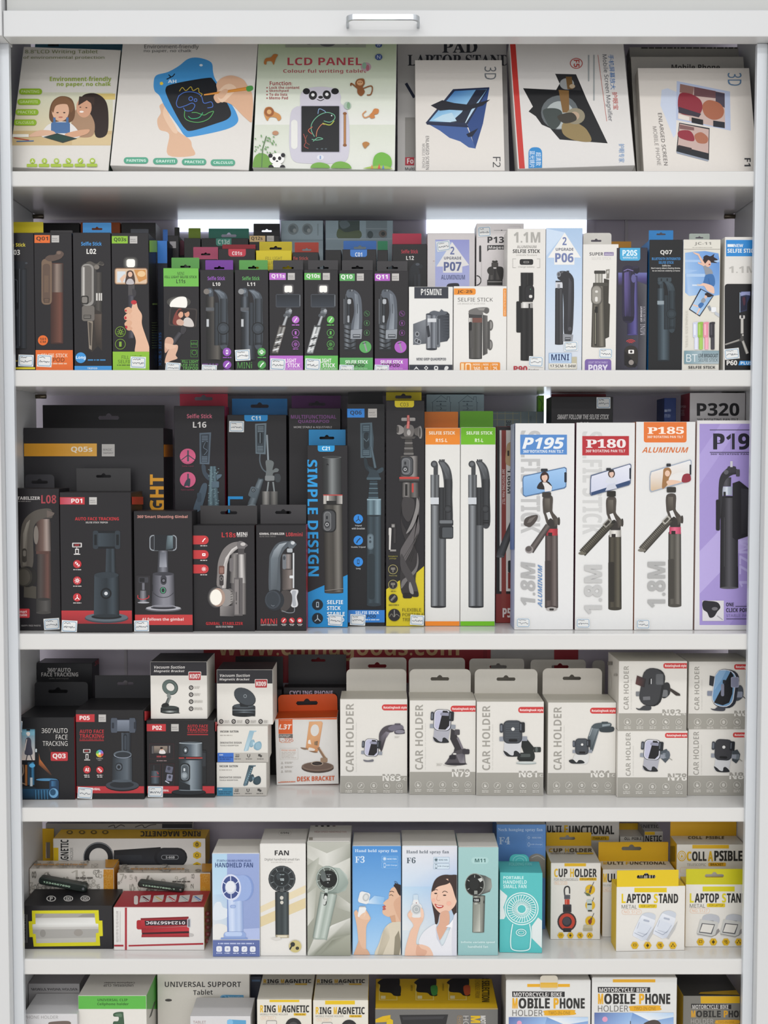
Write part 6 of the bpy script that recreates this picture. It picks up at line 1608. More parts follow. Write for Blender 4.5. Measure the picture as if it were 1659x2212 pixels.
# ================================================================== fourth shelf: trackers, brackets and car holders
G4 = 'phone stand boxes on the fourth shelf'
WH = '#dcd9d3'
b = Box(Z11,'phone_stand_box','black box with phone photo and blue glowing stand, far left of fourth shelf',136,558,586,yb=1200,sh=4,d=.075,group=G4,c='#1b1b1e',cs='#a5323a',ct='#19191b')
b.p([(290,850),(300,900),(388,1015),(380,1020),(290,940)],['#5d3a24','#c0703c','#3a2a24','#3a2a24','#7d4a2c']).p([(360,800),(385,830),(390,860),(372,840)],'#332a28')
b.rr(158,670,266,912,14,'#2d3238',0).g(162,676,260,906,'#5d98b0','#d9c9c0').r(162,690,260,720,'#7db0c4').rr(196,676,226,686,5,'#16181b').blob([(190,770),(195,745),(215,735),(232,755),(235,800),(242,862),(186,862),(192,810)],'#4a4a58').e(212,712,12,14,'#e3d6cf').e(210,706,15,12,'#e9e2dc').l([(205,862),(196,905)],7,'#3a3a44').l([(226,862),(240,905)],7,'#3a3a44').l([(200,750),(186,830)],6,'#e0d2c9')
b.rr(140, 810, 158, 850, 5, '#3a3f45').rr(264, 820, 276, 846, 4, '#c9d2d8')
b.tb((230,1090),(230,920),60,56,['#16222e','#3f7fa8','#1d2f3f','#2a4a63','#121a22']).e(240,945,22,16,'#5db0e0').tb((234,1100),(234,1035),22,22,['#8a97a0','#cfd8dd','#6a757d']).tb((196,1095),(196,940),22,22,['#3a2a20','#b0713c','#4a3322']).curve([(172,940),(175,1000),(145,1060),(190,1085)],8,'#8d7a6a')
b.e(200,1115,70,14,'#23303a').p([(138,1120),(385,1120),(390,1200),(145,1200)],['#1f3a50','#2a5f85','#16293a','#101a24'])
for i in range(11):
    b.l([(255 + i * 11, 1128), (258 + i * 11, 1196)], 4, '#4a86ad' if i % 2 else '#1b3447')
b.e(350,1050,80,10,'#4d87b0').rr(370,1050,440,1190,14,'#1f3c5a').e(402,1150,34,36,'#6fa3c9').e(396,1144,22,24,'#29506f').gh(385,1060,430,1100,'#3f74a0','#1b3147')
for i, tx in enumerate(('360°AUTO', 'FACE', 'TRACKING')):
    b.t(tx, (312, 418, 320)[i], 666 + i * 48, 506, 702 + i * 48, '#cfccc9', 0)
b.rr(380, 843, 508, 910, 9, '#b5333a').t('Q03', 394, 855, 492, 898, '#e9dcda', 4)
b.stk(112, 612, 168, 694, 3)
b.tab(196, 686, 322, '#1f1f22', 1, rad=26, hy=392, hw=130, hx0=432)

b = Box(Z11,'phone_stand_box','black box lettered in white and red, on its own behind the leftmost one',205,695,180,Y=.146,sh=4,d=.04,group=G4,c='#242427',cs='#1c1c1f',ct='#18181a')
b.t('360°AUTO',354,217,528,247,'#c5c2c0',3).t('FACE TRACKING',308,251,584,281,'#c5c2c0',3).t('selfie stick tripod',366,291,510,304,'#8d8b8a',0)
b.face('R').t('360°AUTO', 706, 150, 816, 205, '#a8343b', 1, sk=-60)

for nm in ('P05', 'P02'):
    if nm == 'P05':
        b = Box(Z11,'phone_stand_box','black box with red base band and grey oval tracking stand with colour wheel',567,1076,531,yb=1197,sh=4,d=.08,group=G4,c='#201f21',ct='#1b1a1c',cs='#232224')
        b.r(540, 563, 706, 620, RD).t('P05', 594, 574, 670, 606, '#ecdfdd', 4).mg(736, 565, 791, 620)
        b.t('AUTO FACE',594,677,776,704,'#ad3137',3).t('TRACKING',594,710,776,740,'#ad3137',3).ln(594,744,776,753,'#7d2a2e').r(594,757,776,762,'#ad3137')
        b.band(1100, 1152, '#b3353b').t('AI GIMBAL', 640, 1112, 750, 1130, '#e9dcda', 3)
        b.e(914, 1096, 126, 42, '#15171a').e(914, 1092, 124, 36, '#3c424a').e(910, 1088, 90, 24, '#24282d')
        b.tb((942,850),(942,700),66,70,['#14181d','#3c434c','#2a3038','#4c545e']).rr(922,712,950,840,13,'#1c2026').rr(928,720,946,830,9,'#3a414a').rr(826,600,1018,690,12,'#2f3540').g(852,606,994,690,'#7d8593','#59616e').rr(830,590,876,700,8,'#4a515d').rr(966,590,1010,700,8,'#4a515d').rr(836,625,852,668,4,'#2a2f38').rr(1000,620,1016,672,4,'#2a2f38')
        b.tb((912,1060),(914,880),152,146,['#262b31','#5a636c','#4a535c','#3a424a','#23272c'],.14).e(916,862,68,28,'#5a636c').e(918,866,58,22,'#2a3036').ring(918,862,66,26,4,'#9aa3b3',24,20,170).rr(862,925,916,985,22,'#22262b').e(888,955,22,24,'#4a525b').e(888,956,11,12,'#1d2024').ring(888,956,16,18,3,'#6d7680')
        b.rr(622,822,676,850,4,'#cfcbca').r(628,826,670,846,'#2a2728').t('360°',634,830,664,842,'#b8343a',1).rr(640,858,662,896,3,'#cfcbca').r(645,866,657,892,'#3a3637').r(630,900,674,906,'#cfcbca')
        for k in range(6):
            a0 = k * 60
            pts = [(746,855)]+[(746+28*math.cos(math.radians(a0+j*15)),855+28*math.sin(math.radians(a0+j*15))) for j in range(5)]
            b.p(pts, ['#c9504a', '#d9a03c', '#c9cf4a', '#58b06a', '#4f9fd0', '#8a6ab8'][k])
        b.e(746,855,9,9,'#d9d4d0').t('Colorful',722,886,768,896,'#c9c5c4',0).t('Light',732,900,758,909,'#c9c5c4',0)
        b.e(651,975,28,29,'#b8343a').t('AI',636,962,667,988,'#eee3e1',4).ic(747,977,27,'#b8343a',3)
        for x in (651, 747):
            b.ln(x - 22, 1012, x + 22, 1020, '#b9b5b4').ln(x - 18, 1025, x + 20, 1033, '#b9b5b4')
        b.stk(582, 1106, 692, 1192, 4)
        b.tab(708, 1122, 272, '#2b2b2e', 1, hy=335, hw=110, hx0=935)
        b.face('R').r(1060, 540, 1130, 610, '#b8343a').band(1085, 1145, '#8f2a30')
    else:
        b = Box(Z11,'phone_stand_box','black box with red base band under the white magnetic ring bracket box',1094,1603,608,yb=1185,sh=4,d=.075,group=G4,c='#1f1e20',ct='#1b1a1c',cs='#232224')
        b.r(1060, 636, 1238, 690, RD).t('P02', 1138, 648, 1208, 680, '#ecdfdd', 4).mg(1278, 636, 1334, 690)
        b.t('AUTO FACE',1398,640,1552,664,'#ad3137',3).t('TRACKING',1398,668,1552,692,'#ad3137',3).ln(1398,696,1552,703,'#7d2a2e').r(1398,711,1554,718,'#ad3137')
        b.r(1115,782,1300,898,'#3f2629').r(1118,785,1297,895,'#221f22').r(1140,796,1262,856,'#3a3335').g(1150,800,1250,852,'#8d8074','#55504c').rr(1134,800,1146,856,3,'#5d5b5d').rr(1262,796,1272,852,3,'#5d5b5d').r(1262,800,1268,850,'#8d8b8d').blob([(1190,855),(1195,830),(1212,825),(1230,835),(1234,856)],'#d9d4d2').e(1208,822,9,11,'#caa08a').e(1206,815,11,8,'#2a1f1d').ln(1170,872,1240,884,'#8d3b3f').ln(1170,905,1245,913,'#7d6a6b')
        for x0_, x1_ in ((1114, 1200), (1214, 1302)):
            b.r(x0_, 930, x1_, 1095, '#3f2629').r(x0_ + 3, 933, x1_ - 3, 1092, '#211f22')
        b.tb((1160,1080),(1160,985),62,60,['#23282d','#55606a','#2a3036']).r(1128,1025,1192,1030,'#8d3b3f').l([(1150,985),(1150,945)],5,'#3c4248').p([(1168,985),(1186,1005),(1180,1010)],'#b8343a').rr(1238,950,1290,1000,6,'#5d5f70',rot=12).rr(1244,1010,1288,1060,6,'#7d7f92',rot=8).e(1262,968,12,14,'#3a3b48').e(1268,1030,10,12,'#3a3b48').l([(1236,1060),(1262,1075)],8,'#b5b7c4')
        b.band(1098, 1152, '#b3353b').t('AI GIMBAL', 1168, 1124, 1262, 1138, '#e9dcda', 3)
        b.rr(1495,830,1540,1080,8,'#1d1f22').rr(1500,850,1536,950,4,'#2d3035').e(1410,1146,130,24,'#121315').e(1410,1140,126,20,'#26292d')
        b.tb((1424,1128),(1424,900),178,176,['#23282c','#5f6a73','#8a959d','#3a4248','#1d2124'],.05).tb((1424,878),(1424,776),176,174,['#2d3338','#8d979f','#55606a','#3a4248','#22262a']).e(1424,776,87,8,'#a9b3ba').e(1424,774,78,5,'#4a535a').r(1336,884,1512,892,'#b8433f').r(1336,892,1512,905,'#2a2f34').p([(1338,1060),(1420,1090),(1420,1128),(1338,1125)],'#23282c')
        b.e(1386,830,21,28,'#22262a').e(1386,830,14,19,'#5d6870').e(1386,832,7,9,'#d2d6d9').e(1383,888,8,4,'#22262a').rr(1346,928,1420,1062,26,'#15181b').rr(1352,935,1412,1055,24,'#6d767d').rr(1358,942,1406,1048,20,'#4a5258').e(1378,1018,24,26,'#7d868d').e(1378,1018,15,16,'#9aa3a9').rr(1371,964,1384,986,5,'#c9ced2')
        b.stk(1106, 1098, 1218, 1180, 1)
        b.face('R').r(1590, 620, 1640, 690, '#b8343a').band(1080, 1140, '#8f2a30')
ZP02 = b.o0.z + b.h0 + 0.0004

GM = 'magnetic bracket boxes stacked on the fourth shelf'
b = Box(Z11,'magnetic_bracket_box','white box with black lid and ring shaped bracket, topmost on a black box',1122,1548,170,Y=.052,sh=4,zb=ZP02,d=.072,group=GM,c=WH,cs='#d3d0c9',ct='#232326')
b.band(100,274,'#2b2a2f').t('Vacuum Suction',1148,200,1380,222,'#d6d3d1',2,sl=.02).t('Magnetic Bracket',1150,231,1376,254,'#d6d3d1',2,sl=.02)
b.rr(1406,244,1502,312,7,'#e3dcd8').rr(1410,249,1498,308,6,'#b03238').t('K007',1417,262,1494,297,'#eadfdd',4)
b.p([(1255,430),(1280,430),(1252,500),(1225,500)],['#2a2d2c','#8d9390','#6a706d','#1d201f']).e(1270,362,62,56,'#2d3634',rot=38).e(1268,362,58,52,'#5d6b67',rot=38).e(1274,358,35,31,'#3f4a47',rot=38).e(1272,360,32,27,WH,rot=38).e(1260,424,14,18,'#7d8481')
b.e(1268,545,70,14,'#1a1c1c').tb((1268,550),(1268,522),138,138,['#1d2020','#5d6463','#a9afad','#4a5150','#1d2020']).e(1268,518,69,18,'#252929').e(1268,512,60,13,'#3a403f').blob([(1205,505),(1215,485),(1240,478),(1262,490),(1255,505),(1225,510)],'#1f2222').r(1200,532,1336,536,'#23272a').p([(1300,545),(1345,552),(1340,556),(1300,556)],'#3a3f3e')
for y in (364, 416, 468, 521):
    b.e(1427,y,17,17,'#33302f').e(1427,y,10,10,'#b9b5b0').l([(1421,y+4),(1432,y - 6)],4,'#33302f').ln(1450,y - 9,1450+(45,55,66,72)[(y - 364) // 52],y+8,'#bab6b0',2)
b.face('R').band(100, 280, '#232226')
b.face('T').t('Magnetic Bracket', 1255, 117, 1470, 134, '#4a494b', 0, rot=180)

b = Box(Z12,'magnetic_bracket_box','white box with dark lid and tilted round bracket on two small white boxes',101,540,240,Y=None,yb=668,sh=4,zb=at(829.5,1566,.062).z,d=.062,group=GM,c=WH,cs='#d3d0c9',ct='#232326')
UP9 = b
b.band(150,348,'#2b2a2f').t('Vacuum Suction',124,274,360,296,'#d6d3d1',2,sl=.02).t('Magnetic Bracket',124,306,356,329,'#d6d3d1',2,sl=.02)
b.rr(398,314,497,384,6,'#e3dcd8').rr(402,318,493,380,5,'#b03238').t('K009',409,332,486,368,'#eadfdd',4)
b.tb((313,590),(313,530),180,180,['#1b1e21','#4d555c','#6d767d','#353b41','#1a1d20']).e(313,592,90,16,'#1b1e21').e(313,530,90,24,'#2d3237').e(310,522,80,18,'#464d53').r(224,552,403,556,'#8a949b').r(224,560,403,566,'#1d2124').p([(280,500),(350,520),(345,530),(285,528)],'#1d2124').p([(340,590),(405,598),(400,604),(340,602)],'#2a2e32').e(321,452,92,62,'#23272b',rot=32).e(319,448,90,58,'#3f454b',rot=32).ring(323,446,11,12,4,'#8d959b')
for x in (137, 234, 340, 444):
    b.e(x,643,17,18,'#33302f').e(x,643,10,11,'#b9b5b0').l([(x - 6,648),(x+5,637)],4,'#33302f').ln(x+25,634,x+(64,76,72,66)[(137,234,340,444).index(x)],653,'#bab6b0',2)
b.face('R').band(150, 345, '#232226')
b.face('T').t('Magnetic Bracket', 235, 194, 440, 208, '#4a494b', 0, rot=180)

for y0,lb,bl in ((965,'small white suction bracket box at the bottom of its stack, teal corner','#3f7f9f'),(680,'small white suction bracket box in the middle of its stack, blue corner','#3a6bc0')):
    top = y0 == 680
    x0, x1 = (104, 502) if top else (99, 490)
    yb = 958 if top else 1225
    b = Box(Z12,'magnetic_bracket_box',lb,x0,x1,y0,sh=4,Y=(LOW.Y+.001) if top else None,yb=None if top else yb,zb=(LOW.o0.z+LOW.h0+.0004) if top else None,d=.05,group=GM,c='#d9d6cf',cs='#c9c6bf',ct='#c9c6bf')
    if not top:
        LOW = b
    dx, dy = (5, -282) if top else (0, 0)
    u = lambda x: x + dx
    v = lambda y: y + dy + (12 if top else 0)
    b.t('VACUUM  SUCTION',u(122),v(984),u(266),v(1000),'#3d3c3b',5).ln(u(122),v(1018),u(218),v(1026),'#aaa69f').t('INNOVATIVE DESIGN',u(122),v(1072),u(290),v(1087),'#4a4847',1).t('TOUGLE ADSORPTION',u(122),v(1096),u(266),v(1106),'#6a6764',1)
    cA, cB, cC = ('#8fb0c0', '#b9d0da', '#7fa3b5') if top else ('#3a4d57', '#6a8390', '#33464f')
    b.p([(u(352),v(985)),(u(408),v(985)),(u(404),v(994)),(u(388),v(996)),(u(342),v(1140)),(u(316),v(1148)),(u(308),v(1140))],[cA,cB,cA,cA,cA,cB,cC])
    b.e(u(372),v(1085),18,32,cC,rot=20).e(u(372),v(1082),12,26,cA,rot=20).p([(u(378),v(1075)),(u(418),v(1080)),(u(418),v(1110)),(u(380),v(1100))],cB).blob([(u(395),v(1085)),(u(430),v(1068)),(u(446),v(1090)),(u(440),v(1125)),(u(410),v(1138)),(u(385),v(1120))],cC).e(u(420),v(1104),22,26,cA)
    if not top:
        for i in range(8):
            b.e(u(374 - i * 6), v(1010 + i * 15), 4, 4, '#8fb8c6', 6)
    ys = 888 if top else 1157
    b.band(ys,1400,'#b3afa8').r(60,ys,u(228),1400,bl).t('K06' if top else 'K05',u(118),ys+11,u(146),ys+20,'#dfe6ec',2).ln(u(116),ys+30,u(222),ys+38,'#2a4a8a' if top else '#2f5f7c').ln(u(120),ys+45,u(205),ys+53,'#2a4a8a' if top else '#2f5f7c')
    for i, x in enumerate((256, 346, 434)):
        if i == 0:
            for k in range(4):
                b.curve([(u(x - 12+k*8),ys+10),(u(x - 9+k*8),ys+17),(u(x - 12+k*8),ys+26)],3,'#4a4846')
            b.r(u(x - 16), ys + 28, u(x + 16), ys + 33, '#4a4846')
        elif i == 1:
            b.ring(u(x),ys+22,9,11,5,'#4a4846',14,0,180).r(u(x - 12),ys+10,u(x - 6),ys+22,'#4a4846').r(u(x+6),ys+10,u(x+12),ys+22,'#4a4846')
        else:
            b.r(u(x - 14), ys + 9, u(x + 4), ys + 27, '#4a4846').e(u(x + 7), ys + 25, 9, 9, '#4a4846')
        b.ln(u(x - 22), ys + 44, u(x + 28), ys + 50, '#6d6a66')
print('STACK', b.o0.z + b.h0, UP9.o0.z)

b = Box(Z12,'phone_stand_box','white desk bracket box with orange top and rounded orange hang tab',560,1047,618,yb=1140,sh=4,d=.05,roll=-1.2,group=G4,c='#dcdad7',cs='#d2cfca',ct='#d2581f')
b.r(540, 560, 1100, 632, '#dcdad7').band(596, 628, '#d9602a')
b.r(583,628,692,740,'#d9602a').t('L3T',590,666,682,706,'#f2e6de',4,sl=.1).r(585,742,694,772,'#6d6764').ln(590,748,688,766,'#a9a4a0',2).t('L-396',590,772,698,802,'#c65f33',0).ln(600,804,680,810,'#d9a58d').t('MULTI-FUNCTION',596,630,680,637,'#e9c4b0',0)
b.rr(594,852,736,940,6,'#c9c3bd').rr(597,855,733,937,5,'#dcdad7').t('PHONE HOLDER',606,862,718,874,'#d58a66',1).ln(606,880,728,930,'#c6c0ba',5)
for y in (966, 999, 1033):
    b.l([(604,y+8),(611,y - 8),(618,y+8),(604,y+8)],3,'#aaa59f').ln(632,y - 8,700,y+6,'#b9b4ae',2)
b.p([(822,645),(918,642),(928,656),(892,870),(885,880),(798,862),(795,850)],['#dda678','#e3b288','#d9a274','#c68a5e','#c08458','#d09868','#d09868']).e(866,712,33,46,'#dcdad7',rot=6).p([(815,790),(830,785),(838,822),(812,815)],'#e9e3dc').p([(868,800),(888,795),(886,830),(866,826)],'#4a4038').rr(862,798,884,828,8,'#8d7458').blob([(755,845),(800,850),(812,858),(790,864),(765,856)],'#8a7260').blob([(818,870),(822,846),(860,855),(868,862),(858,872)],'#e3dcd4').blob([(820,872),(862,874),(890,884),(860,886)],'#8a6a50')
b.l([(896,850),(945,930)],20,'#8d7058').l([(906,850),(948,915)],4,'#d9c3ae').rr(910,925,965,962,10,'#9a8068').e(888,1004,126,40,'#4a3d36').e(888,994,125,36,'#7d6a5e').e(888,990,110,28,'#6a584e').e(884,970,48,18,'#a89686').e(884,970,40,14,'#2d2624').l([(860,966),(905,976)],3,'#5d4f48')
b.t('DESK BRACKET',728,1073,1020,1110,'#cb5f36',3,sk=-8).ln(600,1108,710,1116,'#d9a58d').l([(582,1118),(715,1112)],4,'#cb5f36')
b.tab(576, 1040, 432, '#d9571f', 1, rad=36, hy=505, hw=150, hx0=803)
b.face('T')

b = Box(Z12,'bicycle_mount_box','black cycling mount box with tall plain hang tab behind the desk bracket box',622,1110,378,Y=.161,sh=4,d=.024,group=G4,c='#1f1d21',ct='#19181b')
b.t('CYCLING PHONE', 668, 404, 1006, 440, '#b9a9c0', 4)
b.tab(660, 1112, 122, '#222125', 1, hy=168, hw=100, hx0=893)
b = Box(Z12,'bicycle_mount_box','plain black box just left of the cycling mount box, behind the white bracket stack',232,612,395,Y=.161,sh=4,d=.024,group=G4,c='#1c1b1e',ct='#19181b')
b.tab(232, 670, 136, '#1f1e21', 0)

GC = 'car phone holder boxes on the fourth shelf'
NUM = '#9d9a93'
CW = '#dbd8d2'


def carbox(b,x0,y0,x1,y1,num,suf,band,ty,tx=(.085,.205),ny=None,sub=True,nx=.64,pill=(.62,.055,.12),sub_t='Air Vent Adjustable Car phone Bracket'):
    w, h = x1 - x0, y1 - y0
    X = lambda f: x0 + w * f
    Y = lambda f: y0 + h * f
    b.r(x0 - 60, Y(band), x1 + 60, y1 + 60, '#9f9c94')
    b.t('CAR HOLDER', X(tx[0]), Y(ty[0]), X(tx[1]), Y(ty[1]), NUM, 1, rot=90)
    b.t(sub_t, X(tx[1] + .025), Y(ty[0] + .2), X(tx[1] + .05), Y(ty[1]), '#bfbcb6', 0, rot=90)
    b.rr(X(pill[0]),Y(pill[1]),X(1.2),Y(pill[2]),h*.03,'#c73f3f').t('Rotatinghook style',X(pill[0]+.025),Y(pill[1]+.02),X(.99),Y(pill[2] - .012),'#f0e2df',3)
    n0, n1 = ny
    nw = .27 if len(num) == 3 else .27
    for cc, lim in ((NUM, None), ('#dfdcd6', Y(band))):
        b.t(num, X(nx), Y(n0), X(nx + nw), Y(n1), cc, 4, below=lim)
        if suf:
            b.t(suf,X(nx+nw+.02),Y(n0+(n1 - n0)*.5),X(nx+nw+.11),Y(n0+(n1 - n0)*.9),cc if lim is None else '#dfdcd6',1)
    iy = band + (1 - band) * .5 if band > .74 else band + .14
    if band > .74:
        iy = band + (1 - band) * .56
    for i, f in enumerate((.13, .31, .5, .69, .88)):
        r = w * .048
        b.ring(X(f), Y(iy), r, r, w * .006, '#cfccc5', 20)
        cx, cy = X(f), Y(iy)
        if i == 0:
            b.rr(cx - r*.35,cy - r*.1,cx+r*.4,cy+r*.5,r*.2,'#d6d3cc').l([(cx - r*.1,cy - r*.5),(cx - r*.1,cy)],r*.2,'#d6d3cc')
        elif i == 1:
            b.l([(cx - r*.4,cy+r*.5),(cx+r*.15,cy - r*.2)],r*.2,'#d6d3cc').e(cx+r*.2,cy - r*.25,r*.25,r*.25,'#d6d3cc')
        elif i == 2:
            b.rr(cx - r*.35,cy - r*.45,cx+r*.35,cy+r*.45,r*.25,'#d6d3cc').e(cx,cy,r*.15,r*.15,'#9f9c94')
        elif i == 3:
            b.rr(cx - r*.4,cy - r*.4,cx+r*.15,cy+r*.3,r*.1,'#d6d3cc').rr(cx - r*.1,cy - r*.15,cx+r*.45,cy+r*.45,r*.1,'#cfccc5')
        else:
            b.ring(cx,cy,r*.42,r*.42,r*.15,'#d6d3cc',14).r(cx - r*.4,cy - r*.08,cx+r*.4,cy+r*.08,'#d6d3cc')
        b.ln(cx - r,cy+r*1.4,cx+r,cy+r*1.65,'#cfccc5').ln(cx - r,cy+r*1.85,cx+r,cy+r*2.1,'#cfccc5')
    b.ln(x0 - 9, y0 - 9, x0 - 8, y0 - 8, CW)


def cradle(b, cx, cy, s, plate='glass', foot=True, rot=0):
    """phone clamp: plate with two side jaws, small wings and a lower foot"""
    q = lambda x,y: (cx+s*(x*math.cos(rot) - y*math.sin(rot)),cy+s*(x*math.sin(rot)+y*math.cos(rot)))
    dg = math.degrees(rot)
    def rr(x0, y0, x1, y1, rad, c):
        mx, my = q((x0 + x1) / 2, (y0 + y1) / 2)
        b.rr(mx - s*(x1 - x0)/2,my - s*(y1 - y0)/2,mx+s*(x1 - x0)/2,my+s*(y1 - y0)/2,rad*s,c,dg)
    if foot:
        b.p([q(-.62,.6),q(.7,.6),q(.55,1.72),q(.42,1.82),q(-.55,1.82),q(-.68,1.7)],'#a9a9b3' if plate == 'glass' else '#c9cacd')
        b.blob([q(-.7,1.45),q(-.45,1.55),q(-.2,1.75),q(.05,1.78),q(.1,1.5),q(.3,1.45),q(.6,1.72),q(.5,1.86),q(-.4,1.86)],'#25272b')
    rr(-1.0, .38, -.6, .72, .04, '#8d929c'), rr(.6, .36, 1.1, .7, .04, '#8d929c')
    rr(-.98, -.62, -.72, .08, .1, '#3c4048'), rr(-.92, -.5, -.8, -.05, .05, '#6d727c')
    rr(-.72, -.85, .72, .9, .4, '#33363c')
    if plate == 'glass':
        rr(-.68, -.82, .66, .86, .38, '#d6d6de')
        rr(-.62, -.76, .6, .8, .34, '#b9b9cf')
        b.p([q(.0, -.76), q(.34, -.76), q(.58, -.5), q(.58, .45), q(.28, .8), q(-.3, .8)], '#1d1c20')
        rr(-.2, -.6, .55, -.35, .1, '#8d8ea0')
    else:
        rr(-.66, -.8, .64, .84, .36, '#43474d' if plate == 'mesh' else '#3a3a3e')
        if plate == 'mesh':
            for i in range(7):
                b.l([q(-.52, -.6 + i * .17), q(.5, -.6 + i * .17)], s * .03, '#5a6066')
        if plate != 'plain':
            b.e(*q(.02, -.2), s * .13, s * .13, '#dcdcda')
        rr(-.3, .55, .36, .76, .1, '#17181b')
    rr(.5, -.72, .92, .06, .1, '#22252a'), rr(.56, -.6, .66, -.1, .04, '#5a5f68')


b = Box(Z12,'car_holder_box','first car holder box from left, glossy clamp on a long curved arm',1062,1588,470,yb=1203,sh=4,d=.058,group=GC,c=CW,cs='#cfccc5',ct='#cdcabf')
carbox(b,1062,470,1588,1203,'N83','-C3',.815,(.045,.775),ny=(.795,.87),nx=.63,sub_t='Suction Cup Windshield Phone Holder')
b.blob([(1378,870),(1365,760),(1385,705),(1430,675),(1500,672),(1480,720),(1440,735),(1415,790),(1392,865)],'#4a454c').p([(1370,860),(1380,760),(1420,720),(1450,730),(1410,790),(1388,868)],['#2d2a2f','#55505a','#77727c','#8d8892','#4a454c','#332f35']).blob([(1440,690),(1490,665),(1545,672),(1555,700),(1500,715),(1450,712)],'#6d6875').blob([(1490,715),(1555,700),(1566,725),(1560,738),(1495,740)],'#4a4650').rr(1488,658,1534,672,5,'#55505a').e(1528,722,36,14,'#83808c')
cradle(b, 1308, 845, 78, 'glass', foot=False, rot=.06)
b.blob([(1244,940),(1280,945),(1320,938),(1318,955),(1260,956)],'#6d6d75').t('360°',1486,756,1526,771,'#a9a69f',0)
b.tab(1112, 1589, 236, '#d0ccc3', 0, rad=36)

b = Box(Z13,'car_holder_box','second car holder box, glossy clamp on suction foot, beside the curved arm one',88,606,480,yb=1215,sh=4,d=.058,group=GC,c=CW,cs='#cfccc5',ct='#cdcabf')
carbox(b, 88, 480, 606, 1215, 'N79', '', .757, (.042, .735), ny=(.727, .81))
b.p([(412,700),(440,712),(500,850),(505,880),(440,905),(430,890),(440,850),(405,780)],'#322e32').p([(455,770),(470,765),(512,860),(500,870)],'#77727a').rr(440,705,480,748,8,'#4a464b').blob([(435,880),(490,860),(525,855),(520,885),(525,960),(528,978),(372,978),(380,950),(400,920)],'#4a464b').p([(450,900),(515,890),(520,965),(480,968)],['#6d696f','#55515a','#8d898f','#77737a']).rr(500,858,556,898,10,'#38343a').rr(398,905,450,938,10,'#26232a').e(450,975,78,10,'#2a272c').e(440,895,14,6,'#d6d3cf')
cradle(b, 345, 630, 95, 'glass', rot=.05)
b.t('360°', 298, 968, 344, 988, '#a9a69f', 0).curve([(352, 980), (400, 992), (455, 990)], 3, '#a9a69f')
b.tab(88, 566, 236, '#d6d2c9', 1, rad=40, hy=312, hw=130, hx0=325)

b = Box(Z13,'car_holder_box','third car holder box, meshed dark clamp on suction foot with pale base',610,1135,490,yb=1222,sh=4,d=.058,group=GC,c=CW,cs='#cfccc5',ct='#cdcabf')
carbox(b, 610, 490, 1135, 1222, 'N81', '-C2', .755, (.04, .73), ny=(.735, .805), nx=.63)
b.p([(965,780),(1000,775),(1058,845),(1050,880),(980,890),(960,840)],'#1f2423').blob([(935,890),(985,885),(1052,872),(1055,945),(940,945),(930,915)],'#232827').rr(950,895,1030,920,8,'#4a514f').rr(1055,842,1112,882,8,'#2d3331').e(1078,862,10,20,'#5d6462').e(998,968,80,9,'#9aa3a2').e(998,962,76,8,'#c5cac8').r(940,940,1052,952,'#1b1f1e')
cradle(b, 892, 722, 103, 'mesh')
b.tab(597, 1086, 236, '#d6d2c9', 1, rad=40, hy=314, hw=132, hx0=841)

b = Box(Z14,'car_holder_box','fourth car holder box from left, meshed clamp hanging from a flat arm and sucker',-226,359,545,yb=1335,sh=4,d=.058,group=GC,c=CW,cs='#cfccc5',ct='#cdcabf')
carbox(b,-226,545,359,1335,'N81','-C3',.762,(.045,.73),ny=(.735,.81),nx=.63,sub_t='Suction Cup Windshield Phone Holder')
b.p([(115,850),(150,745),(220,765),(160,960),(140,960)],['#4a5459','#6d777d','#7d888e','#4a5459','#3a4348']).l([(130,830),(158,752)],4,'#b5bdc1').l([(150,940),(208,775)],4,'#2d3438').blob([(150,750),(185,722),(290,715),(320,730),(300,760),(220,770),(160,762)],'#4a5459').blob([(215,775),(225,760),(330,750),(340,785),(300,798),(230,795)],'#353d42').rr(235,708,290,722,5,'#3c464b').p([(240,730),(310,725),(305,740),(240,750)],'#8a959b')
b.p([(5,985),(130,985),(122,1050),(100,1070),(0,1070),(-20,1050)],'#d3d3d1').blob([(-45,1040),(-10,1030),(20,1055),(40,1035),(70,1038),(90,1058),(60,1066),(-20,1064)],'#26292c')
cradle(b, 66, 918, 80, 'mesh', foot=False)
b.tab(-306, 240, 252, '#d4cfc6', 1, rad=44, hy=338, hw=140, hx0=-18)

b = Box(Z14,'car_holder_box','car holder box at bottom of right hand stack, glossy clamp over silver tray',370,970,787,yb=1355,sh=4,d=.075,group=GC,c=CW,cs='#d2cec6',ct='#cdcabf')
BOT = b
carbox(b,370,787,970,1355,'N78','',.7,(.025,.68),tx=(.12,.19),ny=(.64,.75),nx=.72,pill=(.68,.03,.105))
b.p([(740,960),(790,940),(822,990),(815,1020),(780,1060),(740,1020)],'#4a525a').rr(755,975,815,1020,8,'#7d858d').e(800,990,20,34,'#59616a').l([(815,1020),(838,1036)],5,'#8d8d83')
cradle(b, 668, 945, 100, 'glass', rot=.08)
b = Box(Z14,'car_holder_box','car holder box on top of right hand stack, dark plain clamp with wide jaws',380,966,190,Y=BOT.Y - .001,sh=4,zb=BOT.o0.z+BOT.h0+.0004,d=.075,group=GC,c=CW,cs='#d5d1c9',ct='#cdcabf')
carbox(b,380,190,966,768,'N82','-C4',.772,(.07,.72),tx=(.075,.15),ny=(.715,.805),nx=.64,pill=(.655,.03,.11))
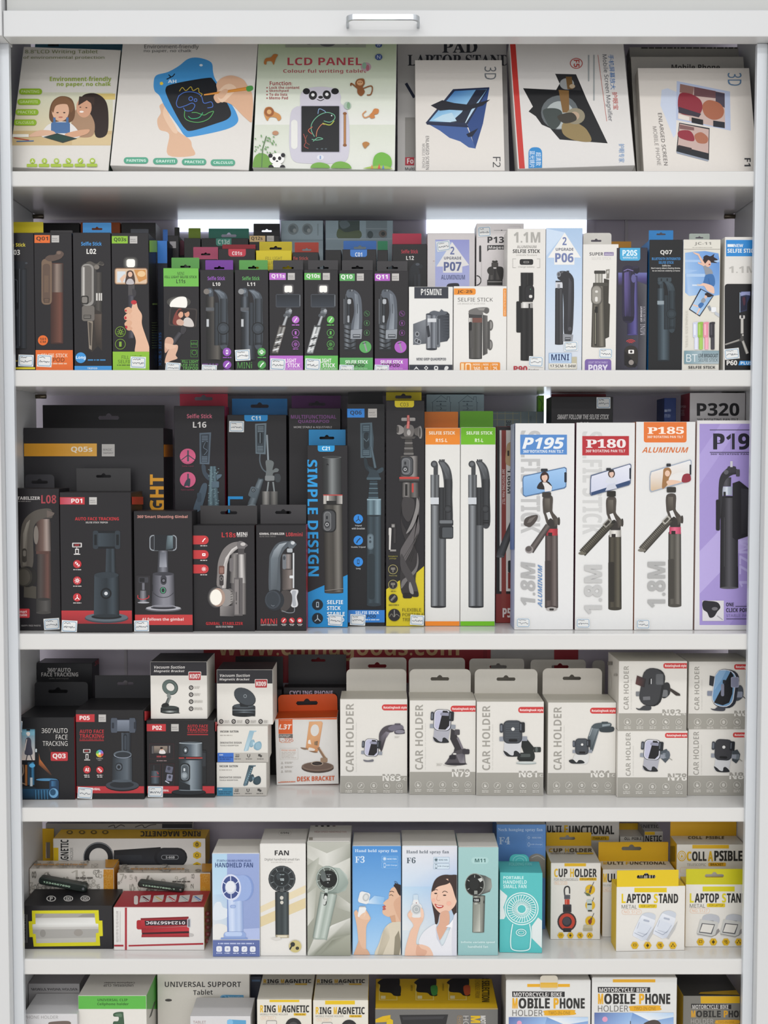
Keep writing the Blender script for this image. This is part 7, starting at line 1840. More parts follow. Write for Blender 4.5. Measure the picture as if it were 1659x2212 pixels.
b.blob([(745,440),(760,385),(800,372),(820,400),(818,470),(770,508),(735,480)],'#2d2e30').rr(745,435,800,495,14,'#6d6f72').p([(815,415),(905,470),(908,486),(870,484),(815,440)],'#3a3330').rr(528,450,570,490,6,'#77797d').blob([(528,590),(560,595),(600,570),(655,575),(650,608),(580,610),(545,606)],'#3f4144').rr(570,250,765,575,80,'#222325',rot=10).rr(572,252,745,568,76,'#3a3b3e',rot=10).p([(538,312),(615,342),(600,415),(524,385)],['#4a2f2f','#2a2a2c','#1f1f21','#5d3a38']).rr(692,295,768,395,14,'#3f4144').rr(700,300,760,390,12,'#5d5f62').p([(640,340),(662,330),(655,385),(636,390)],'#1d1d1f').r(655,340,662,385,'#c9cacb').rr(588,492,650,522,4,'#6a6b6f',rot=-3)
b.face('L').ring(295,365,30,95,2,'#bab6ad',24).ln(285,195,330,225,'#8d8a83').ln(345,300,372,318,'#a9a59d')
b = Box(Z14,'car_holder_box','car holder box at lower right end of the shelf, dark clamp over silver tray',974,1580,772,yb=1340,sh=4,d=.07,group=GC,c=CW,cs='#cfccc5',ct='#cdcabf')
BOT = b
carbox(b,974,772,1580,1340,'N81','',.7,(.035,.69),tx=(.075,.155),ny=(.65,.755),nx=.585,pill=(.635,.05,.125))
b.p([(1350,960),(1395,945),(1420,985),(1412,1030),(1385,1065),(1350,1040)],'#3f464c').rr(1365,985,1412,1030,8,'#6d757c').l([(1415,1030),(1435,1045)],5,'#8d8d83')
cradle(b, 1276, 945, 103, 'dark', rot=.06)
b = Box(Z14,'car_holder_box','car holder box at upper right end of the shelf, blue to black glossy clamp',978,1580,194,Y=BOT.Y - .001,sh=4,zb=BOT.o0.z+BOT.h0+.0004,d=.07,group=GC,c=CW,cs='#cfccc5',ct='#cdcabf')
carbox(b,978,194,1580,768,'N83','',.775,(.07,.725),tx=(.085,.155),ny=(.73,.815),nx=.65,pill=(.65,.04,.12))
b.blob([(1390,420),(1420,395),(1445,430),(1440,500),(1390,530),(1375,490)],'#4a4f58').rr(1365,450,1440,500,8,'#8d93a3').l([(1440,490),(1465,510)],6,'#3a3a3a').rr(1138,445,1190,486,5,'#83899a').p([(1160,312),(1222,328),(1212,412),(1155,395)],'#2a2c32').rr(1190,260,1400,590,80,'#2d2f38',rot=8).rr(1188,262,1375,580,78,'#c9cdd8',rot=8).rr(1194,268,1368,574,74,'#6d96bd',rot=8).p([(1338,275),(1362,310),(1352,470),(1325,545),(1270,568),(1195,545)],'#17171c').p([(1205,320),(1240,270),(1300,268),(1260,350),(1198,440)],'#84a8cb').rr(1255,385,1282,490,12,'#7d7f92').rr(1340,325,1408,415,12,'#9a9db3').rr(1346,330,1400,410,10,'#83869d').blob([(1165,595),(1200,598),(1230,580),(1288,588),(1280,615),(1200,612)],'#3f424c').rr(1270,350,1295,382,4,'#232630')

# second row of plain grey hang tabs
for x0, x1, y0, lb in ((1128, 1586, 145, 'grey tabbed holder box behind the curved arm car holder'),):
    b = Box(Z12,'car_holder_box',lb,x0,x1,460,Y=.132,sh=4,d=.035,group=GC,c='#bdb9b1',cs='#aaa69e',ct='#b5b1a8')
    b.tab(x0, x1, y0, '#bab6ae', 1, rad=30, hy=212, hw=130, hx0=1352)
for x0,x1,y0,hx_,lb in ((82,535,148,310,'grey tabbed holder box behind the glossy clamp car holder'),(555,1005,154,780,'grey tabbed holder box behind the third car holder'),(1032,1494,162,1262,'grey tabbed holder box behind the flat arm car holder')):
    b = Box(Z13,'car_holder_box',lb,x0,x1,470,Y=.132,sh=4,d=.035,group=GC,c='#bdb9b1',cs='#aaa69e',ct='#b5b1a8')
    b.tab(x0, x1, y0, '#bab6ae', 0 if x0 == 82 else 1, rad=30, hy=218, hw=120, hx0=hx_)
b = Box(Z13,'car_holder_box','grey tabbed holder box corner next to the stacked car holders',1514,1640,470,Y=.155,sh=4,d=.03,group=GC,c='#bdb9b1',cs='#aaa69e',ct='#b5b1a8')
b.tab(1514, 1640, 168, '#bab6ae', 0, rad=30)

# ================================================================== fifth shelf: parking plates, fans, stands
G5 = 'boxes lying at the left of the fifth shelf'
YL = '#d6ac22'
# black window box and red white box in front
b = Box(Z15,'parking_plate_box','black box with yellow framed clear window, front left of the fifth shelf',157,842,680,yb=1002,sh=5,d=.062,group=G5,c='#242326',ct='#1d1c1f')
WB = b
b.p([(238,716),(736,712),(740,790),(764,790),(768,905),(744,907),(748,978),(252,984),(244,913),(220,913),(214,796),(240,794)],'#cfc81f')
b.t('临时停车专用号码牌', 168, 740, 190, 958, '#8d8b8a', 0, rot=90).ln(198, 745, 204, 955, '#6a6867')
win = [(264,738),(706,736),(714,812),(734,814),(736,880),(716,884),(716,950),(272,958),(266,890),(246,888),(242,818),(266,816)]
b.p(win,'#b5b2ad').p([(264,738),(706,736),(708,766),(266,770)],'#8d877d').p([(266,772),(708,768),(714,812),(734,814),(735,836),(242,842),(242,818),(266,816)],['#bdbcb8','#d3d2cf','#dededb','#dededb','#c6c5c1','#c6c5c1','#d6d5d2','#dededb']).p([(244,856),(735,852),(736,880),(716,884),(716,950),(272,958),(266,890),(246,888)],'#8f8c86').p([(270,925),(716,916),(716,950),(272,958)],'#a9a69e').e(585,880,34,26,'#7a7268').p([(580,762),(620,742),(706,738),(706,764)],'#6f675d').e(320,885,22,28,'#6f6a62').p([(264,740),(330,740),(300,766),(266,768)],'#7a7268')
q = Print(Z15).plane(b.o0, b.u0, b.v0, b.n0, b.w0, b.h0)
q.k = b.k + 8
q.p(win, '#ffffff')
FILM = (b, q)
b.face('T')
for x, kd in ((382, 1), (510, 5), (636, 3)):
    b.e(x, 627, 36, 22, '#c9c7c4').e(x, 627, 28, 17, '#1d1c1f')
    if kd == 1:
        b.t('P', x - 10, 614, x + 12, 641, '#c9c7c4', 3)
    else:
        b.rr(x - 18,616,x+18,640,5,'#c9c7c4').rr(x - 13,620,x+13,636,4,'#1d1c1f').rr(x - 8,624,x+8,632,3,'#c9c7c4')
b = Box(Z15,'parking_plate_box','white and red box picturing a red number roller beside the window box',847,1526,690,yb=1011,sh=5,d=.06,group=G5,c='#d9d6d3',ct='#9c2a33',cs='#a5793f')
RB = b
b.band(680,693,'#9c2a33').r(932,690,948,1020,'#a3303a').r(840,970,922,984,'#a3303a').p([(960,972),(1518,956),(1518,970),(960,984)],'#a3303a')
b.t('临时停车专用号码牌', 866, 718, 886, 950, '#a9a5a2', 0, rot=90).ln(894, 720, 900, 948, '#c3bfbc')
b.rr(1020,786,1090,856,14,'#a3242c').p([(1050,772),(1408,760),(1410,830),(1056,850)],['#b3303a','#c23a42','#8d1f28','#9c242d']).p([(1050,772),(1408,760),(1408,775),(1052,786)],'#7d1b24').p([(1080,790),(1396,780),(1396,822),(1084,828)],'#2a1d26').t('0123456789C',1090,795,1382,818,'#d9d3d6',2,rot=180)
b.p([(1056,850),(1412,832),(1412,880),(1058,882)],['#8d1f28','#b5303a','#c0353f','#9c242d']).p([(1060,880),(1412,868),(1412,886),(1060,896)],'#3a151c').p([(1058,893),(1415,884),(1416,912),(1056,914)],['#a52832','#b5303a','#7d1b24','#8d1f28']).p([(1412,882),(1440,888),(1448,900),(1438,910),(1412,910)],'#b9b5b3').rr(1398,774,1424,842,8,'#b9bcc4').rr(1404,780,1418,836,5,'#6d6f77')
b.face('T')
b.rr(1000, 606, 1030, 672, 12, '#d9d3cf')
for i, cc in enumerate(('#5d1f33', '#c9b06a', '#b5353f', '#8d9a9a', '#3a6fb5')):
    x = 1040 + i * 97
    b.p([(x+12,606),(x+88,600),(x+78,650),(x,656)],'#c9c5c2').p([(x+14,618),(x+32,610),(x+76,640),(x+58,648)],cc).l([(x+20,618),(x+66,645)],4,'#e3dfdc').p([(x+86,622),(x+94,622),(x+80,654),(x+72,654)],'#b9454c')
b.face('R')
for i in range(5):
    y = 738 + i * 51
    b.rr(1530, y - 16, 1566, y + 16, 8, '#b53038').e(1548, y, 9, 9, '#d9a59a')

NB = 'printed number boxes stacked behind the front boxes'
for x0,x1,y0,lb in ((153,775,404,'white number patterned box with orange end behind the black window box'),(876,1496,436,'white number patterned box with orange end behind the red and white box')):
    b = Box(Z15,'number_pattern_box',lb,x0,x1+78,y0,Y=.098,sh=5,d=.034,group=NB,c='#e6e0d7',ct='#e2dcd3',cs='#d3932e')
    rnd = random.Random(int(x0))
    for fc in ('F', 'T'):
        b.face(fc)
        yy0, yy1 = (y0 + 4, y0 + 190) if fc == 'F' else (y0 - 60, y0)
        for i in range(60 if fc == 'F' else 24):
            x, y = x0 + rnd.random() * (x1 - x0 - 40), yy0 + rnd.random() * (yy1 - yy0)
            hh = (24, 36, 54, 80)[rnd.randrange(4)] * (1 if fc == 'F' else .5)
            b.t(str(rnd.randrange(10)),x,y,x+hh*.62*(1 if fc == 'F' else 2),y+hh,('#a9a49c','#8d8880','#bdb7ad','#b3ada3')[rnd.randrange(4)],rnd.randrange(2),rot=(0,0,90,180)[rnd.randrange(4)])
        if fc == 'F':
            b.r(x1, y0 - 60, x1 + 200, y0 + 400, '#cf8f2e')
            for i in range(20):
                b.ring(x1 + 8 + rnd.random() * 46, y0 + rnd.random() * 190, 12, 12, 2.5, '#dba94f', 12)
        else:
            b.r(x1 + 12, y0 - 90, x1 + 200, y0 + 40, '#d39734')
            b.ln(x0 + 100, y0 - 28, x1 - 120, y0 - 18, '#d0a06a')
    if x0 < 500:
        b.face('F').ln(570, 462, 700, 474, '#6d6862').ln(240, 384, 620, 396, '#cfa47a')
    else:
        b.face('F').ln(1290, 490, 1420, 500, '#6d6862').ln(1140, 424, 1420, 436, '#cfa47a')
    if x0 < 500:
        N1 = b
    else:
        N2 = b


def plate(base, Z, a, bb, hgt, label, digits, yfront):
    """dark parking number bar propped on a box: rounded bar, strip of digits"""
    Y = yfront
    pa, pb = at(Z[1] + a[0] / Z[0], Z[2] + a[1] / Z[0], Y), at(Z[1] + bb[0] / Z[0], Z[2] + bb[1] / Z[0], Y)
    U = (pb - pa)
    L = U.length
    U.normalize()
    N = Vector((0, -1, 0))
    V = N.cross(U)
    h = hgt / Z[0] * 0.00066
    r = h * .42
    prof = []
    for ax, ay, a0 in ((L - r, h - r, 0), (r, h - r, 90), (r, r, 180), (L - r, r, 270)):
        for i in range(6):
            t = math.radians(a0 + 18 * i)
            prof.append((ax + r * math.cos(t), ay + r * math.sin(t)))
    vs, fs = [], []
    n = len(prof)
    D = .012
    layers = [(0.0, .0015), (.0015, 0), (D - .0015, 0), (D, .0015)]
    cx, cy = L / 2, h / 2
    for dd, ins in layers:
        for x, y in prof:
            k = 1 - ins / (h * .5)
            x2 = x + (cx - x) * ins / (L * .5)
            y2 = cy + (y - cy) * k
            vs.append(pa + U * x2 + V * y2 - N * dd)
    for i in range(3):
        for j in range(n):
            k = (j + 1) % n
            fs.append([i * n + j, (i + 1) * n + j, (i + 1) * n + k, i * n + k])
    fs.append(list(range(n)))
    fs.append([3 * n + j for j in range(n)][::-1])
    low = min(v.z for v in vs)
    base_pt = Vector((pa.x + U.x * L / 2, Y + D / 2, low))
    o = put('parking_number_plate', [v - base_pt for v in vs], fs, M_RUBBER, None, base_pt)
    tag(o, label, 'number plate', 'parking number plates on the printed boxes')
    vs2, fs2 = glyphs(digits, 1)
    P0 = pa + U * (L * .1) + V * (h * .36) - Vector((0, .0003, 0)) + N * .0002
    d = put('digits',[P0+U*(u*L*(.56 if len(digits) < 11 else .7))+V*(v*h*.22) - base_pt for u,v in vs2],fs2,M_DOTS,o)
    d['label'] = 'pale luminous digits'
    bt = put('button',*disc(pa+U*(L*.93)+V*(h*.5)+N*.0006 - base_pt,U,V,h*.16),M_STEEL,o)
    return o


def disc(c, U, V, r, n=14, t=.0009):
    N = U.cross(V)
    vs = [c + (U * math.cos(2 * math.pi * i / n) + V * math.sin(2 * math.pi * i / n)) * r for i in range(n)]
    vs += [v - N * t for v in vs]
    return vs,[list(range(n)),list(range(n,2*n))[::-1]]+[[(i+1) % n,i,n+i,n+(i+1) % n] for i in range(n)]


yp = N1.Y - .0128
pl1 = plate(N1,Z15,(292,530),(650,596),62,'dark green number bar propped across the black window box, steeper tilt','1234567890',yp)
pl2 = plate(N2,Z15,(1032,552),(1374,596),50,'dark green number bar resting across the red and white box','1234567890-1',yp)
for o, base in ((pl1, WB), (pl2, RB)):
    o.location.z = base.o0.z + base.h0 + .0002
    o.location.y -= .006

# ring magnet box lying at the back, on top of white cartons
zr_ = at(829.5, Z15[2] + 400 / 3.456, .134).z
b = Box(Z15,'ring_magnet_box','long white and yellow box lying on its side with black ring stand picture',396,1535,178,Y=.134,sh=5,zb=zr_,d=.042,group=G5,c='#d9d6d2',ct=YL,cs='#cfa41f')
RM = b
b.r(396,246,436,420,'#d6b41f').t('RING MAGNETIC',452,186,512,520,'#2a2a2c',3,rot=90).t('MOBILE PHONE HOLDER',522,246,546,520,'#6d6b69',0,rot=90)
b.tb((850,318),(1200,316),106,150,['#1b1c20','#2d2f35','#23252a','#1a1b1f']).rr(1150,246,1398,388,70,'#1c1d22').rr(1170,262,1385,378,60,'#25272d').ring(736,318,92,92,44,'#1f2126',30).ring(736,318,110,108,5,'#8d9095',30).rr(860,300,1060,340,10,'#2f3238').rr(1204,300,1334,334,16,'#8d9095').rr(1208,304,1330,330,14,'#1f2126').t('S-66B',1238,308,1304,326,'#c9cacd',2)
for y in (222, 302, 380):
    b.p([(1442,y - 14),(1471,y - 29),(1501,y - 14),(1501,y+14),(1471,y+29),(1442,y+14)],'#d6b11f').ring(1471,y,12,12,4,'#4a3c10',12)
b.t('360', 1462, 206, 1480, 238, '#4a3c10', 2, rot=90)
b.face('T').t('RING MAGNETIC',1048,124,1498,164,'#2d2510',4,rot=180).t('MOBILE PHONE HOLDER',1252,104,1504,118,'#6d5a1f',0,rot=180)
for x in (520, 612, 700, 786):
    b.e(x, 132, 24, 14, '#6d5a1a').e(x, 132, 12, 7, YL)
# its hang tab sticks out at the left, slot and all
tq = Print(Z15).plane(b.o0 - b.n0 * (b.d - .0008), b.u0, b.v0, b.n0, b.w0, b.h0, -1)
oc = [tq.uv(*k) for k in ((306, 104), (402, 104), (402, 392), (306, 392))]
ic_ = [tq.uv(*k) for k in ((342, 205), (374, 205), (374, 325), (342, 325))]
for zz in (0, -.0006):
    tq.vs += [b.o0 + b.u0 * u + b.v0 * v + b.n0 * (zz - b.d + .0008) for u, v in oc + ic_]
for i in range(4):
    j = (i + 1) % 4
    tq.fs += [[i,4+i,4+j,j],[8+i,8+j,12+j,12+i],[i,j,8+j,8+i],[4+i,12+i,12+j,4+j]]
tq.cs = [hx('#d3a820')] * 16
b.parts.append(('hang_tab', tq, None))
# plain cartons the long box lies on
zz = ZT[5] + .0003
xa, xb = RM.o0.x + .004, RM.o0.x + RM.w0 - .006
hh = (RM.z0 - zz - .0004) / 2
wx0, wx1 = RM.o0.x + .002, RM.o0.x + RM.w0 - .002
for i in range(2):
    z0_ = zz + i * hh
    o = slab('ring_magnet_box',wx0 - .012*(1 - i*.3),wx1,.136,.176,z0_,z0_+hh - .0004,M_WHITE,None,.0006)
    tag(o,('plain white carton lying lowest under the long ring magnet box','plain white carton lying directly under the long ring magnet box')[i],'box',G5)
b = Box(Z15,'ring_magnet_box','tall grey box with dark top and scribbled script behind the long yellow topped box',270,1440,66,Y=.178,sh=5,d=.014,group=G5,c='#8d8a86',cs='#b5b2ad',ct='#3a3937')
b.r(1210,60,1440,100,'#23232a').curve([(810,90),(850,78),(860,98),(900,76),(930,86)],6,'#3a3637').curve([(1010,92),(1060,76),(1080,96),(1120,78),(1165,72)],6,'#3a3637')

GF = 'hand fan boxes on the fifth shelf'
FA = dict(sh=5, group=GF)
GT = '#c9c6c1'
b = Box(Z16,'hand_fan_box','white topped box picturing a lilac hand fan on a foot, leftmost fan box',66,438,302,yb=1105,d=.06,c='#c9d2e2',cs='#d3d2cf',ct='#d0cdc6',**FA)
b.full('#b3c3df','#d6d6d6').g(180,300,460,900,'#93a3cf','#8d9dc9').g(60,300,182,620,'#a9c9e0','#b9d3e6').p([(60,620),(182,620),(182,960),(60,960)],['#b9d0e3','#a9c3de','#c9d2da','#dcdcd8']).blob([(70,760),(90,690),(130,680),(150,720),(190,740),(180,800),(80,820)],'#d6dde4').blob([(60,900),(100,850),(180,870),(180,960),(60,965)],'#dcdcd9').p([(300,890),(460,880),(460,970),(120,970)],'#a9b6dc')
b.t("IT'S BOTH A FAN AND A PHONE HOLDER",102,350,370,366,'#3d4f80',1).t('HANDHELD FAN',90,374,384,410,'#2f4374',2)
b.tb((247,925),(245,640),128,122,['#8096c6','#b9c9e6','#a9bcdf','#8da3d1','#7288bd'],.1).tb((225,910),(220,660),56,60,['#a9bcdf','#c9d5ec','#b3c5e4'])
b.e(320,570,70,100,'#7d94c8').e(300,570,74,102,'#93a8d6').p([(220,465),(320,478),(330,660),(230,678)],'#93a8d6').e(214,565,78,104,'#c9d0e6',rot=-6).e(212,565,70,92,'#3f4d84',rot=-6).ring(212,565,70,92,6,'#d9def0')
for a in range(0, 360, 60):
    t_ = math.radians(a + 28)
    b.l([(212, 568), (212 + 68 * math.cos(t_), 566 + 90 * math.sin(t_))], 7, '#cdd5ea')
b.e(211,565,44,52,'#c3c9da').e(208,560,36,44,'#dcdfe6').rr(206,702,250,726,12,'#8da3d1').rr(212,706,244,722,8,'#a3b6dc')
b.rr(155,910,330,968,34,'#8da3d1').rr(165,912,300,944,26,'#b3c5e6').p([(135,955),(340,955),(345,968),(135,970)],'#7d94c6')
b.band(976, 1200, '#5b6a9f').ln(112, 996, 392, 1007, '#a9b3d3')
for x in (121, 186, 252, 318, 383):
    b.rr(x - 22,1022,x+22,1066,12,'#dcdfe8').ic(x,1044,14,'#dcdfe8',(x // 65) % 5,ink='#5b6a9f').ln(x - 22,1072,x+22,1080,'#b3bcd9')
b.flap('#d0cdc6')

b = Box(Z16,'hand_fan_box','white box with tan stripes and black round hand fan',438,798,228,yb=1100,d=.065,c='#dbd9d5',cs='#d3d0cb',ct='#cdcac5',**FA)
b.p([(430,720),(810,540),(810,600),(430,770)],'#dccfb0').p([(430,800),(810,640),(810,720),(430,880)],'#d6c69f')
b.t('FAN',553,278,664,316,'#2d2d2f',4).t('Digital handheld small fan',475,338,745,362,'#6a6866',0).ln(525,366,692,374,'#c3c0bb')
b.e(610, 500, 106, 104, '#2f3336').e(610, 500, 100, 98, '#4d5356').e(610, 500, 94, 92, '#2a2e31')
for a in range(0, 360, 40):
    t_ = math.radians(a)
    b.l([(610+62*math.cos(t_),500+60*math.sin(t_)),(610+92*math.cos(t_),500+90*math.sin(t_))],4,'#8d9598')
b.e(608,500,66,66,'#3f4649').e(606,498,58,58,'#22272a').blob([(565,470),(590,450),(600,480),(580,510)],'#3a4145').t('100',594,494,626,514,'#c3cfd2',1).ln(592,462,628,468,'#8d999c').e(610,534,6,4,'#8d999c')
b.tb((612,945),(610,600),104,106,['#1d2225','#4d5659','#31383b','#3c4447','#1b1f22'],.05).r(562,934,664,958,'#a59a82').r(575,938,650,954,'#d3cbb5').e(608,646,14,15,'#c9c6bd').e(609,682,13,14,'#c9c6bd').rr(596,572,622,600,4,'#55595a')
b.ring(712,1022,50,50,3,'#d3cdb9').e(714,1024,48,47,'#c3b67d').e(694,1008,18,18,'#2d2f30').l([(690,1014),(672,1046)],12,'#2d2f30').e(730,1038,14,13,'#3a3830').p([(520,960),(590,950),(610,968),(560,978)],'#cfccc7')
fl = b.flap('#d3d0cb')
fl.rr(582,124,684,160,20,'#b9b6b0').rr(585,127,681,157,18,'#d3d0cb').t('N69',598,134,664,150,'#5d5b58',2,rot=180)

b = Box(Z16,'hand_fan_box','silky grey green box picturing a tilted silver hand fan',805,1146,210,yb=1100,d=.07,c='#a9aba3',cs='#b9b9b2',ct='#d3d0cb',**FA)
b.full('#b3b4ab','#8d9083').p([(800,230),(960,300),(1150,220),(1150,330),(960,420),(800,330)],['#b9b9b1','#d6d6d0','#a3a59b','#8d9085','#cfcfc9','#c6c6bf']).p([(800,400),(900,330),(880,500),(800,600)],['#8d9085','#b3b5ab','#9a9c91','#bfc0b8']).p([(960,420),(1150,330),(1150,480),(1060,560)],['#dadad5','#c3c4bc','#a9aba1','#c9c9c2']).p([(800,620),(880,560),(860,800),(800,880)],['#c6c7bf','#a9aba0','#b5b6ac','#d3d3cd']).p([(1040,620),(1150,700),(1150,760),(1020,720)],['#a9aba1','#c9c9c2','#b3b5ab','#9a9c91']).p([(800,1100),(860,960),(1000,860),(1150,800),(1150,930),(1000,960),(900,1060),(860,1100)],['#b9bab1','#cfcfc9','#dededa','#c9c9c3','#8d9083','#8a8d80','#7d8073','#8d9083']).p([(900,1100),(1000,980),(1150,930),(1150,1100)],['#8d9083','#7d8072','#a3a598','#8d8f80'])
b.p([(960,405),(1060,415),(1115,470),(1128,530),(1105,590),(1045,612),(960,606)],['#8d9a93','#a9b5ae','#b9c3bd','#8d9a93','#a3afa8','#8d9a93','#7d8a83']).e(965,500,90,102,'#7d8a83').e(963,500,84,96,'#b5bfb9').e(961,500,78,90,'#5d645f')
for a in range(0, 360, 40):
    t_ = math.radians(a + 10)
    b.l([(961+50*math.cos(t_),500+58*math.sin(t_)),(961+78*math.cos(t_),500+88*math.sin(t_))],4,'#b9c3bd')
b.e(972,500,68,68,'#17191a').p([(920,430),(945,445),(965,510),(930,520),(910,490)],'#5d6463').t('98',958,492,984,512,'#c3c6c6',1).ln(958,462,994,468,'#7d8383').e(975,478,6,4,'#9a9f9f').e(968,528,6,4,'#9a9f9f')
b.tb((904,965),(975,610),112,130,['#7d8a82','#b9c3bc','#9aa69e','#c9d1cb','#6d7a72'],.1).rr(932,606,962,706,15,'#2a2e2c',rot=8).rr(938,628,960,676,10,'#d3d6d3',rot=8).rr(926,652,952,700,10,'#c3c8c4',rot=8).r(934,655,954,658,'#7d837f').rr(944,575,968,605,4,'#b9c3bd')
fl = b.flap('#d6d3ce')
for x, cc in ((880, '#6d6b69'), (925, '#2d2d2d'), (970, '#2d2d2d'), (1015, '#8d7d7d')):
    fl.e(x, 88, 13, 6, cc)
fl.t('HIGH SPEED HANDHELD FAN', 864, 126, 1112, 140, '#a5736d', 0)
fl.rr(820, 176, 850, 198, 3, '#8d8880')

SKIN = '#d9b398'
b = Box(Z16,'hand_fan_box','sky blue box with woman in profile misting her face',1157,1540,244,yb=1092,d=.058,c='#6fa3d6',cs='#8fb3d6',ct='#c6c3be',**FA)
b.full('#4f8fd0','#9cc3e6').g(1150,240,1560,760,'#4a8acb','#7db0e0').g(1150,760,1560,1100,'#7db0e0','#a9cbe8')
b.t('Hand held spray fan', 1178, 268, 1510, 298, '#cfdfee', -1).t('F3', 1180, 322, 1254, 374, '#d3e2f0', -1)
for y, tx in ((345, 'MINI FAN'), (394, 'USB Charge')):
    b.rr(1386,y - 24,1514,y+22,7,'#8fb9e2').rr(1388,y - 22,1512,y+20,6,'#5a98d4').t(tx,1430 if tx[0] == 'M' else 1422,y - 7,1502 if tx[0] == 'M' else 1508,y+6,'#c9dcee',1)
    if tx[0] == 'M':
        for k in range(4):
            t_ = math.radians(45 * k)
            b.l([(1410 - 14*math.cos(t_),y - 2 - 14*math.sin(t_)),(1410+14*math.cos(t_),y - 2+14*math.sin(t_))],4,'#d3e2f0')
    else:
        b.rr(1402, y - 18, 1418, y + 16, 3, '#d3e2f0').rr(1404, y - 14, 1416, y + 10, 2, '#5a98d4')
b.p([(1265,690),(1330,630),(1410,640),(1400,700),(1330,695)],['#cfe0ee','#a3c6e6','#84b4e0','#84b4e0','#a9cae8'])
b.blob([(1490,540),(1520,545),(1545,590),(1550,800),(1545,870),(1490,810),(1480,700),(1500,620)],'#2d2321').blob([(1500,560),(1465,570),(1445,610),(1440,650),(1420,665),(1398,690),(1412,705),(1392,718),(1400,735),(1392,748),(1400,775),(1440,795),(1480,785),(1490,830),(1550,880),(1550,600),(1530,570)],SKIN).blob([(1510,540),(1480,548),(1500,580),(1520,620),(1550,640),(1550,560)],'#2d2321').blob([(1480,690),(1520,640),(1550,640),(1550,830),(1510,790)],'#d0a58a').curve([(1450,600),(1466,595),(1482,602)],5,'#3a2a26').curve([(1448,628),(1462,622),(1476,632)],4,'#2d1f1c').blob([(1392,715),(1412,705),(1420,715),(1412,722),(1420,735),(1402,742),(1394,735),(1400,726)],'#b05a55').p([(1488,525),(1508,545),(1492,560)],'#2d2321').curve([(1520,545),(1500,522),(1485,520)],3,'#2d2321').p([(1450,790),(1490,780),(1500,850),(1470,850)],'#c99d80')
b.blob([(1340,1110),(1370,990),(1400,900),(1440,850),(1490,835),(1550,860),(1560,1110)],'#cfc6b3').p([(1400,900),(1440,850),(1450,960),(1390,1100),(1350,1100)],['#b9b09d','#d6cebd','#c3baa6','#b0a792','#b9b09d']).p([(1490,950),(1520,900),(1540,1010),(1520,1100),(1480,1100)],'#8d8674')
b.blob([(1195,880),(1180,800),(1172,760),(1190,740),(1205,760),(1225,745),(1262,740),(1295,790),(1298,815),(1268,870),(1265,1000),(1260,1110),(1200,1110),(1205,1000)],SKIN).blob([(1172,1110),(1190,1030),(1210,980),(1222,1010),(1240,1040),(1275,1050),(1292,1110)],'#d0a78b').rr(1205,715,1262,800,12,'#e3e3e3',rot=10).rr(1208,600,1292,690,20,'#dfe0e0',rot=14).e(1264,642,26,32,'#b9bcbd',rot=14).e(1264,642,15,20,'#d3d6d6',rot=14).r(1215,710,1262,718,'#a9acae').blob([(1215,790),(1255,760),(1290,790),(1285,815),(1230,810)],'#dfbca2').l([(1250,790),(1265,745)],9,'#e3c3aa')
fl = b.flap('#cac7c2')

b = Box(Z17,'hand_fan_box','pale box with smiling woman in white shirt holding a small fan',29,461,244,yb=1099,d=.068,c='#c6d6e2',cs='#d3d2d0',ct='#c6c3be',**FA)
b.full('#dadbdf','#c9d6dd').p([(20,240),(470,240),(470,560),(20,560)],['#dcdce0','#d6d6dd','#a3bde0','#c6d6e6']).p([(20,560),(470,560),(470,900),(20,900)],['#b9d3e6','#9ab9de','#b3c6d6','#dcdfe0'])
b.t('Hand held spray fan', 64, 276, 396, 308, '#4a5560', -1).t('F6', 66, 332, 136, 378, '#3a4a55', -1)
for y, tx in ((351, 'MINI FAN'), (401, 'USB Charge')):
    b.rr(275,y - 22,400,y+22,7,'#7d9db3').rr(277,y - 20,398,y+20,6,'#cbd9e6').t(tx,318 if tx[0] == 'M' else 308,y - 6,384 if tx[0] == 'M' else 396,y+7,'#5d7480',1)
    if tx[0] == 'M':
        for k in range(4):
            t_ = math.radians(45 * k)
            b.l([(296 - 14*math.cos(t_),y - 14*math.sin(t_)),(296+14*math.cos(t_),y+14*math.sin(t_))],4,'#3a5560')
    else:
        b.rr(288, y - 17, 304, y + 17, 3, '#3a5560').rr(290, y - 13, 302, y + 11, 2, '#cbd9e6')
b.blob([(265,700),(256,620),(280,520),(330,475),(400,468),(480,500),(480,780),(440,790),(400,720),(330,760),(310,840),(290,850),(282,790)],'#3a2c2a').blob([(255,640),(270,560),(300,520),(400,500),(458,560),(462,640),(440,710),(390,755),(340,770),(300,740),(268,690)],'#e3bda8').blob([(262,600),(285,525),(340,490),(400,520),(380,540),(310,560)],'#3a2c2a').blob([(390,500),(460,520),(480,620),(470,700),(445,640),(420,560)],'#3a2c2a')
b.curve([(278,590),(292,582),(308,586)],5,'#4a3833').curve([(345,605),(362,594),(385,604)],5,'#4a3833').e(293,612,12,5,'#33241f').e(362,626,13,5,'#33241f').curve([(308,620),(300,655),(312,668),(325,664)],3,'#c08f78').blob([(285,692),(310,702),(352,706),(345,722),(315,728),(295,716)],'#b5463f').blob([(296,702),(318,708),(344,709),(335,716),(308,714)],'#efe3dd').e(275,665,14,14,'#e6b09c').e(395,690,18,16,'#e6b09c')
